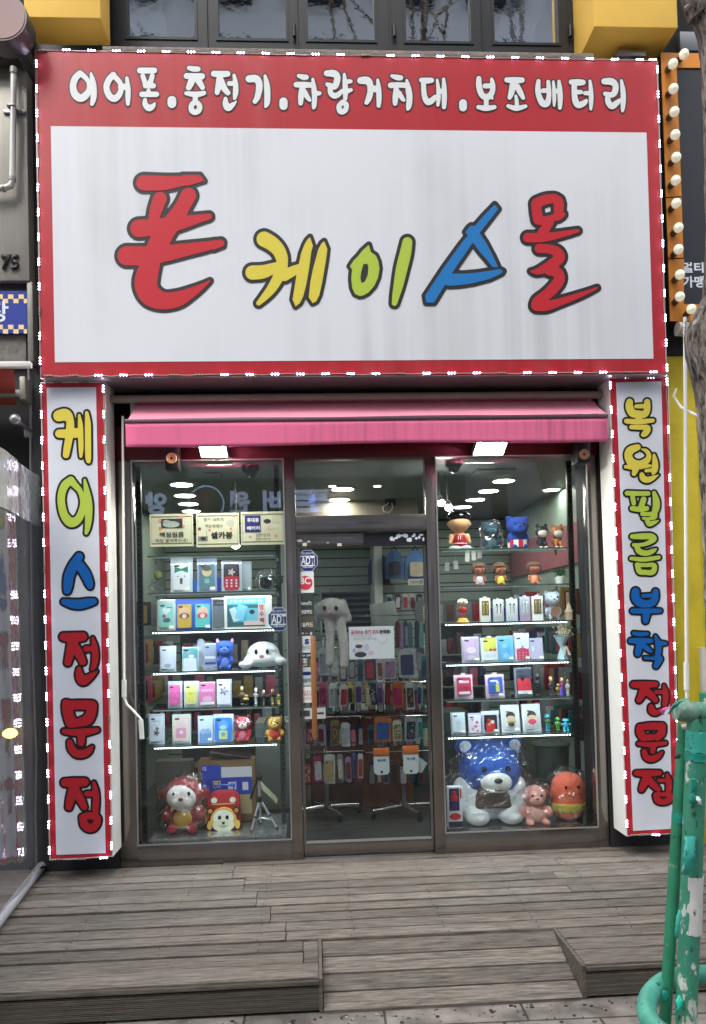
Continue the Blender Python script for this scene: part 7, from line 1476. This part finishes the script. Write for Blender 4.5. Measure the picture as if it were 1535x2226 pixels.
z = SH['RC']; m = M(); a, c = P(1066, 1322, .25), P(1132, 1350, .25); m.box((a.x, .25, z+.001), (c.x, .26, a.z)); solo('blue_board', m, cm((36, 60, 150)), 'deep blue card standing behind the earphone boxes', 'card', base=((a.x+c.x)/2, .25, z+.001))
t = plush('white soft toy holding a round watch in a clear bag, third right shelf', 1200, 1284, SH['RC'], .17, .05, (206, 210, 222), (214, 216, 226), (190, 160, 150), (200, 190, 210), bagged=True, hs=.9)
q = WLOC[t]; m = M(); m.lathe([(.034, 0), (.034, .008), (.027, .008), (.026, .006), (.001, .006)], (q.x, q.y-.058, q.z+.06), 0, 24, 'y'); obj('watch', m, mat('rose_gold', (206, 164, 140), .3, .6), t)
m = M(); q = P(1236, 1306, .15); z = SH['RC']; m.lathe([(.026, 0), (.026, .05), (.03, .052), (.012, .1), (.002, .118)], (q.x, .15, z+.001), 0, 6); solo('paper_house', m, mat('house_beige', (206, 176, 150), .6, 0, .2, 20), 'little beige house ornament at the right end of the third right shelf', 'ornament', base=(q.x, .15, z+.001))
case('lilac case with a pink oval print, leftmost on the fourth right shelf', 1004, 1043, 1384, 'RD', (206, 204, 222), (206, 186, 210), [('oval', 0, -.1, .66, (236, 216, 232)), ('tall', -.3, .5, .3, (226, 170, 214)), ('tall', .3, .5, .3, (226, 170, 214)), ('oval', 0, -.75, .5, (226, 206, 226))], yaw=3, frame=.9)
case('white case with yellow top and red bow, second on the fourth right shelf', 1045, 1084, 1386, 'RD', (222, 226, 224), (230, 232, 230), [('sq', 0, .5, .8, (222, 220, 90)), ('bow', .35, -.05, .4, RED), ('dot', -.5, -.1, .1, (226, 200, 80)), ('bar', 0, -.6, .7, (216, 222, 220))], tab=True, yaw=2, frame=.9)
case('sky blue case with a wavy pale print, third on the fourth right shelf', 1081, 1117, 1382, 'RD', (196, 212, 232), (110, 186, 232), [('flower', -.2, .3, .45, (150, 206, 240)), ('flower', .3, -.1, .5, (86, 166, 224)), ('flower', -.1, -.55, .5, (160, 212, 242))], yaw=2, head=(150, 160, 190), frame=.92)
case('crimson and white case with bow and polka dots on the fourth right shelf', 1118, 1152, 1376, 'RD', (212, 210, 228), (226, 228, 236), [('sq', 0, -.5, .9, (206, 50, 90)), ('bow', 0, .1, .75, WH), ('dot', 0, .1, .16, (120, 150, 190))]+[('dot', u, v, .07, WH) for u in (-.5, 0, .5) for v in (-.4, -.62, -.84)], head=(190, 190, 214), frame=.9)
case('grey lilac glossy case lying back at the right of the fourth right shelf', 1150, 1182, 1386, 'RD', (176, 172, 190), (190, 182, 204), [('tall', -.5, 0, .3, (226, 226, 238))], frame=.92, tilt=-12)
def bouquet():
    z = SH['RD']+.001; Y = .18; p = P(1222, 1395, Y); x = p.x; t = thing('bouquet', 'dried flower bouquet wrapped in pale blue paper', 'bouquet', (x, Y, z)); rb = random.Random(8)
    m = M(); m.lathe([(.034, .0), (.03, .03), (.012, .075), (.016, .09), (.05, .15), (.062, .165), (.056, .16), (.02, .1)], (x, Y, z), 0, 12)
    for v in m.b.verts: v.co += Vector((rb.uniform(-.006, .006), rb.uniform(-.006, .006), rb.uniform(-.004, .004)))
    obj('wrap', m, mat('pale_blue_paper', (172, 196, 206), .7, 0, .1, 20), t, ang=10)
    m = M()
    for k in range(60):
        a_ = rb.uniform(0, 6.28); r_ = rb.uniform(0, .07); e_ = Vector((x+.012+r_*math.cos(a_), Y+r_*.6*math.sin(a_), z+.16+rb.uniform(.0, .085))); m.tube([(x, Y, z+.1), e_], .0008, seg=4); m.ball(e_, rb.uniform(.003, .007), k % 3, 1)
    obj('dried_flowers', m, [cm((206, 190, 140)), cm((210, 204, 214)), cm((150, 120, 80))], t)
    m = M(); m.slab([(x-.02, z+.088), (x+.022, z+.094), (x+.05, z+.03), (x+.036, z+.026), (x+.014, z+.075), (x+.012, z+.022), (x-.002, z+.022), (x-.002, z+.076)], Y-.03, Y-.027); obj('ribbon', m, cm((214, 208, 190)), t)
bouquet()
case('pink framed case with a crimson print, leftmost on the fifth right shelf', 988, 1029, 1467, 'RE', (226, 190, 206), (196, 50, 80), [('bar', 0, .5, .7, (232, 200, 210)), ('dot', -.4, .6, .2, WH), ('dot', .3, -.2, .3, (170, 30, 60)), ('bar', 0, -.75, .8, WH)], tab=True, yaw=4)
case('pink framed blue case with a yellow shape, second on the fifth right shelf', 1056, 1097, 1466, 'RE', (222, 186, 206), (60, 96, 186), [('tall', .3, -.3, .42, (226, 210, 80)), ('dot', .3, .35, .2, (236, 206, 170)), ('flower', -.45, -.1, .3, (60, 130, 90)), ('bar', -.2, .55, .5, WH)], tab=True, yaw=4)
case('tall grey box with a red and white front, third on the fifth right shelf', 1120, 1158, 1451, 'RE', (140, 146, 160), (60, 66, 80), [('sq', 0, -.3, .9, (214, 60, 74)), ('bar', 0, -.82, .92, WH), ('star', -.2, .2, .4, BK)], yaw=5, frame=.92)
figure('slim glossy black figure, leftmost toy figure of the fifth right shelf', 1168, 1464, 'RE', .14, BK, BK, (34, 34, 38), (26, 26, 30)); figure('small figure in dark grey with fair hair, second toy figure of the fifth right shelf', 1197, 1470, 'RE', .14, SK, (180, 140, 90), (60, 56, 66), (46, 46, 54)); figure('small figure in a purple and blue gown, third toy figure of the fifth right shelf', 1221, 1472, 'RE', .13, SK, (150, 70, 40), (150, 40, 110), (80, 60, 160), extra='skirt'); figure('small figure in white with dark hair at the right end of the fifth right shelf', 1233, 1475, 'RE', .16, SK, (40, 36, 40), WH, (206, 204, 206))
figure('tiny yellow figure half behind the purple gown', 1213, 1485, 'RE', .17, (214, 180, 70), (90, 70, 60), (206, 176, 60), (120, 100, 60), wd=.5)
m = M(); z = SH['RE']; a, c = P(976, 1493, .1), P(1118, 1516, .1); m.box((a.x, .10, z+.001), (c.x, .102, a.z)); solo('acrylic_riser', m, clearbox, 'clear acrylic rail before the cases of the fifth right shelf', 'rail', base=((a.x+c.x)/2, .1, z+.001))
case('silver grey case with a pale line print, leftmost on the lowest right shelf', 981, 1012, 1549, 'RF', (206, 212, 218), (216, 222, 228), [('flower', 0, 0, .6, (190, 200, 210)), ('heart', 0, -.5, .4, (200, 208, 218))], yaw=3, frame=.88)
case('white case with scattered pink prints, second on the lowest right shelf', 1018, 1046, 1551, 'RF', (206, 200, 222), (232, 226, 232), [('heart', -.4, .5, .3, PNK), ('flower', .35, .2, .35, (226, 110, 140)), ('heart', .1, -.3, .3, (206, 120, 160)), ('flower', -.4, -.55, .35, PNK), ('dot', .4, -.8, .2, (226, 150, 110))], head=(190, 184, 214), frame=.9)
case('black case with red and white patches, third on the lowest right shelf', 1047, 1085, 1546, 'RF', (196, 202, 220), (40, 36, 44), [('sq', 0, -.55, .7, (196, 40, 44)), ('dot', -.2, .3, .3, (196, 40, 44)), ('dot', .3, .1, .3, (226, 220, 214)), ('dot', -.2, -.2, .2, (222, 180, 80))], head=(206, 208, 226), frame=.74)
case('tan and black spotted case, left of the two tall white cards', 1090, 1131, 1532, 'RF', (228, 228, 232), (226, 214, 206), [('dot', -.05, .25, .8, (60, 56, 60)), ('oval', 0, -.02, .78, (226, 190, 160)), ('bar', 0, -.45, .8, (190, 160, 90)), ('oval', 0, -.75, .6, (60, 60, 56))], yaw=4, frame=.62, tilt=-10)
case('pink and black spotted case, right of the two tall white cards', 1136, 1177, 1530, 'RF', (230, 230, 234), (226, 214, 206), [('dot', -.05, .25, .8, (60, 56, 60)), ('oval', 0, -.02, .78, (226, 190, 160)), ('oval', 0, -.5, .75, (226, 70, 100)), ('dot', 0, -.75, .2, (200, 40, 70))], yaw=4, frame=.62, tilt=-10)
BG = (40, 140, 160)
figure('teal green toy figure with a brown vest, leftmost of three at the lowest right shelf', 1190, 1552, 'RF', .14, (50, 150, 160), (40, 110, 110), (60, 90, 50), (40, 130, 150), wd=.45); figure('small lime green round toy figure between the two teal ones', 1212, 1559, 'RF', .16, (110, 190, 80), (80, 160, 70), (100, 180, 76), (70, 130, 60), wd=.5); figure('sky blue stout toy figure at the right end of the lowest right shelf', 1230, 1562, 'RF', .13, (70, 180, 210), (60, 160, 200), (70, 180, 214), (60, 166, 204), wd=.85)
zR = SH['PR']+.006
def bigbear():
    Y = .36; z = zR; x = P(1062, 1700, Y).x; s_ = 1/S(Y); t = thing('soft_toy', 'large blue and white soft toy in a brown apron and clear bag', 'soft toy', (x, Y, z))
    hz = P(1068, 1672, Y).z; hx = P(1064, 1672, Y).x; hr = 66*S(Y)
    obj('head', blob([(hx, Y, hz, hr*1.05, hr*.85, hr)]+[(hx+s*hr*.82, Y, hz+hr*.78, hr*.34, hr*.24, hr*.34) for s in (-1, 1)], .02), softm((20, 84, 176)), t, ang=180)
    m = M(); m.ball((hx+.01, Y-hr*.72, hz-hr*.3), (hr*.5, hr*.34, hr*.36), 0, 4); obj('muzzle', m, softm((226, 226, 222)), t)
    for s in (-1, 1):
        m = M(); m.ball((hx+.01+s*hr*.38, Y-hr*.76, hz+hr*.14), (hr*.09, hr*.06, hr*.1), 0, 3); obj('eye', m, mat('bead_black', (12, 12, 14)), t)
        m = M(); m.ball((hx+s*hr*.82, Y-hr*.2, hz+hr*.8), (hr*.2, hr*.08, hr*.2), 0, 3); obj('inner_ear', m, softm((214, 222, 230)), t)
    m = M(); m.ball((hx+.01, Y-hr*1.03, hz-hr*.18), (hr*.14, hr*.08, hr*.09), 0, 3); obj('nose', m, mat('nose_dark', (40, 30, 34), .3), t)
    m = M(); m.tube([(hx+.01+hr*.2*u, Y-hr*1.03+hr*.06*abs(u), hz-hr*.42-hr*.07*(1-u*u)) for u in (-1, -.5, 0, .5, 1)], hr*.018, seg=6); obj('mouth', m, mat('thread_dark', (60, 34, 34), .8), t)
    w_ = 60*S(Y); bz = z+.16
    obj('body', blob([(x, Y, bz, w_*1.05, w_*.8, .17)]+[(x+s*w_*1.0, Y-.03, z+.22, w_*.34, w_*.4, .09) for s in (-1, 1)]+[(x+s*w_*1.0, Y-.07, z+.11, w_*.36, w_*.45, .08) for s in (-1, 1)]+[(x+s*w_*.6, Y-.14, z+.05, w_*.45, w_*.6, .055) for s in (-1, 1)], .018), softm((222, 224, 226)), t, ang=180)
    m = M(); N = 12; V = [[m.b.verts.new((x+w_*(.55+.28*j/6)*math.sin((i/N-.5)*2.2), Y-.04-w_*.78*math.cos((i/N-.5)*2.0)-.012*math.sin(j), z+.285-.17*j/6-.02*abs(i/N-.5)*(1 if j else -1.6))) for j in range(7)] for i in range(N+1)]
    for i in range(N):
        for j in range(6): m.b.faces.new((V[i][j], V[i+1][j], V[i+1][j+1], V[i][j+1]))
    o = obj('apron', m, mat('brown_apron', (74, 56, 50), .8, 0, .1, 20), t, ang=180); s2 = o.modifiers.new('t', 'SOLIDIFY'); s2.thickness = .004
    bag(t, [(x, Y-.02, z+.2, w_*1.75, w_*1.35, .22), (hx, Y-.02, hz, hr*1.28, hr*1.15, hr*1.18)], .022, .03)
bigbear()
def tallbox():
    Y = .14; a, c = P(973, 1711, Y), P(1007, 1808, Y); z = zR+.0; x, w_, h = (a.x+c.x)/2, c.x-a.x, a.z-zR; t = thing('toy_box', 'tall narrow toy box with a red and blue figure in its window', 'box', (x, Y, z))
    m = M(); m.box((a.x, Y, z), (c.x, Y+.05, z+h), 0, .0015); obj('carton', m, cm((206, 210, 220)), t)
    m = M(); m.box((a.x+.008, Y-.001, z+h*.42), (c.x-.02, Y-.0003, z+h-.01)); obj('window_print', m, cm((40, 36, 70)), t)
    B_ = [(x-.006, Y-.004, z+h*.86, .012, .005, .014), (x-.006, Y-.004, z+h*.74, .016, .005, .026)]+[(x-.006+s*.017, Y-.004, z+h*.72, .006, .004, .026) for s in (-1, 1)]; obj('toy_torso', blob(B_, .0025), cm((176, 34, 40)), t, ang=180)
    obj('toy_legs', blob([(x-.006+s*.008, Y-.004, z+h*.54, .008, .004, .034) for s in (-1, 1)], .0025), cm((60, 40, 130)), t, ang=180)
    m = M(); m.slab(ell(x-.002, z+h*.28, w_*.4, h*.085, 18), Y-.0012, Y-.0004); obj('red_patch', m, cm((190, 46, 44)), t)
    m = M(); m.box((a.x+.001, Y-.0012, z+.004), (c.x-.001, Y-.0004, z+h*.16)); obj('foot_band', m, cm((36, 34, 60)), t)
    m = M(); m.box((c.x-.016, Y-.0014, z+h*.72), (c.x-.004, Y-.0004, z+h*.95)); obj('side_label', m, cm((196, 50, 50)), t)
tallbox()
def pillow():
    Y = .24; a, c = P(1197, 1680, Y), P(1274, 1800, Y); z = zR; x, w_ = (a.x+c.x)/2, (c.x-a.x)/2; H = a.z-z; t = thing('soft_toy', 'orange pill shaped cushion toy with a yellow band in a clear bag', 'soft toy', (x, Y, z))
    def seg(z0, z1, n=10, d=0): return [((w_+d)*(1-abs((z0+(z1-z0)*k/n-.5)/.5)**3.4)**.5 if 0 < z0+(z1-z0)*k/n < 1 else .004, H*(z0+(z1-z0)*k/n)) for k in range(n+1)]
    m = M(); m.lathe(seg(0, 1, 24), (x, Y, z+.002), 0, 36)
    for v in m.b.verts: v.co.y = Y+(v.co.y-Y)*.8
    obj('body', m, softm((236, 104, 74)), t, ang=180)
    m = M(); m.lathe([(r+.0025, h) for r, h in seg(.2, .38, 5)], (x, Y, z+.002), 0, 36)
    for v in m.b.verts: v.co.y = Y+(v.co.y-Y)*.8
    obj('yellow_band', m, softm((216, 196, 70)), t, ang=180)
    for s in (-1, 1):
        m = M(); m.ball((x+s*w_*.36, Y-w_*.76, z+H*.74), (.009, .006, .011), 0, 3); obj('eye', m, mat('bead_black', (12, 12, 14)), t)
    m = M(); m.tube([(x+w_*.4*u, Y-w_*.8+.012*abs(u), z+H*.6-.012*(1-u*u)) for u in (-1, -.5, 0, .5, 1)], .005, seg=8); obj('mouth', m, softm((120, 40, 40)), t)
    bag(t, [(x, Y, z+H*.42, w_*1.2, w_*1.05, H*.46), (x, Y, z+H*.85, w_*1.1, w_*.8, H*.28), (x-.01, Y, z+H*1.08, w_*.5, w_*.3, H*.09)], .014, .016)
pillow()
t = plush('pale pink soft toy slumped in a clear bag beside the orange cushion toy', 1161, 1706, zR, .2, .1, (226, 150, 140), (232, 170, 160), (234, 180, 170), None, bagged=True, ears='none', hs=1.05, vox=.011)
def bin_():
    Y = .62; a, c = P(1160, 1616, Y), P(1240, 1690, Y); x, r = (a.x+c.x)/2, (c.x-a.x)/2; t = thing('plastic_basket', 'dark green grey round basket behind the orange cushion toy', 'basket', (x, Y, .01)); z = .01; h = a.z-z; pm = mat('basket_green_grey', (62, 74, 70), .5, 0, .15, 8)
    m = M(); m.lathe([(r*.82, 0), (r*.86, h*.5), (r*.95, h*.97), (r*.9, h*.97), (r*.8, .01)], (x, Y, z), 0, 30); obj('tub', m, pm, t)
    for k in (.99, .55): m = M(); m.lathe([(r*(.98 if k > .9 else .9), -.012), (r*(1.04 if k > .9 else .94), 0), (r*(.98 if k > .9 else .9), .012)], (x, Y, z+h*k), 0, 30); obj('rim', m, pm, t)
bin_()
m = M(); p, q = P(1276, 1692, .5), P(1296, 1815, .5); m.box((p.x, .46, .005), (q.x, .5, p.z), 0, .003); solo('white_panel_board', m, cm((206, 208, 208)), 'white board leaning at the right end of the right window', 'board', base=((p.x+q.x)/2, .48, .005))
# plush hat with long paws hanging behind the door glass
def hat_hang():
    Y = .16; x = P(725, 1320, Y).x; zt_, zb_ = P(722, 1298, Y).z, P(722, 1345, Y).z; t = thing('plush_hat', 'grey long pawed animal hat hanging behind the door glass', 'hat', (x, Y, zb_-.33)); k = S(Y)
    hx = P(720, 1320, Y).x; hz = P(720, 1322, Y).z
    B_ = [(hx, Y, hz, 33*k, .07, 23*k), (hx, Y, hz-8*k, 36*k, .065, 16*k)]
    for (x0, y0, x1, y1, r0, r1) in ((712, 1338, 716, 1440, 11, 9.5), (736, 1338, 748, 1444, 12.5, 10)):
        for i in range(16): u = i/15; p = P(x0+(x1-x0)*u+4*math.sin(u*3), y0+(y1-y0)*u, Y); B_.append((p.x, Y-.01, p.z, (r0+(r1-r0)*u)*k, .03, 11*k))
    for (x0, y0, x1, y1) in ((692, 1318, 688, 1352), (746, 1310, 758, 1345)):
        for i in range(6): u = i/5; p = P(x0+(x1-x0)*u, y0+(y1-y0)*u, Y); B_.append((p.x, Y+.01, p.z, 8.5*k, .02, 9*k))
    obj('body', blob(B_, .009), softm((176, 172, 170)), t, ang=180)
    for px in (705, 730): p = P(px, 1322, Y); m = M(); m.ball((p.x, Y-.064, p.z), (.012, .008, .016), 0, 3); obj('eye', m, mat('bead_black', (12, 12, 14)), t)
    p = P(717, 1332, Y); m = M(); m.ball((p.x, Y-.07, p.z), (.019, .01, .015), 0, 3); obj('nose', m, softm((206, 130, 140)), t)
    p = P(753, 1330, Y); m = M(); m.ball((p.x-.008, Y-.012, p.z), (.012, .008, .035), 0, 3); obj('inner_ear', m, softm((214, 160, 170)), t)
    m = M(); p = P(720, 1299, Y); m.tube([(p.x, Y, p.z), (p.x, Y-.02, p.z+.06), (p.x, .02, p.z+.08)], .002, seg=5); obj('cord', m, black_plastic, t)
hat_hang()
# cable and adapter above the door
cbl = thing('power_adapter', 'black power adapter with looped white cable on the beige beam over the door', 'adapter', (P(848, 1086, 1.9).x, 1.9, 2.4))
m = M(); p = P(848, 1090, 1.95); m.box((p.x-.05, 1.93, p.z-.035), (p.x+.05, 1.99, p.z+.035), 0, .005); obj('plug_box', m, black_plastic, cbl)
m = M(); m.tube([P(862, 1082, 1.94), P(885, 1055, 1.6), P(920, 1006, 1.3)], .004, seg=6); obj('black_lead', m, black_plastic, cbl)
m = M(); m.tube([P(845, 1094, 1.93), P(832, 1102, 1.92), P(834, 1112, 1.91), P(846, 1114, 1.91), P(854, 1104, 1.92), P(852, 1094, 1.93)], .006, seg=8); obj('white_lead', m, white_plastic, cbl)
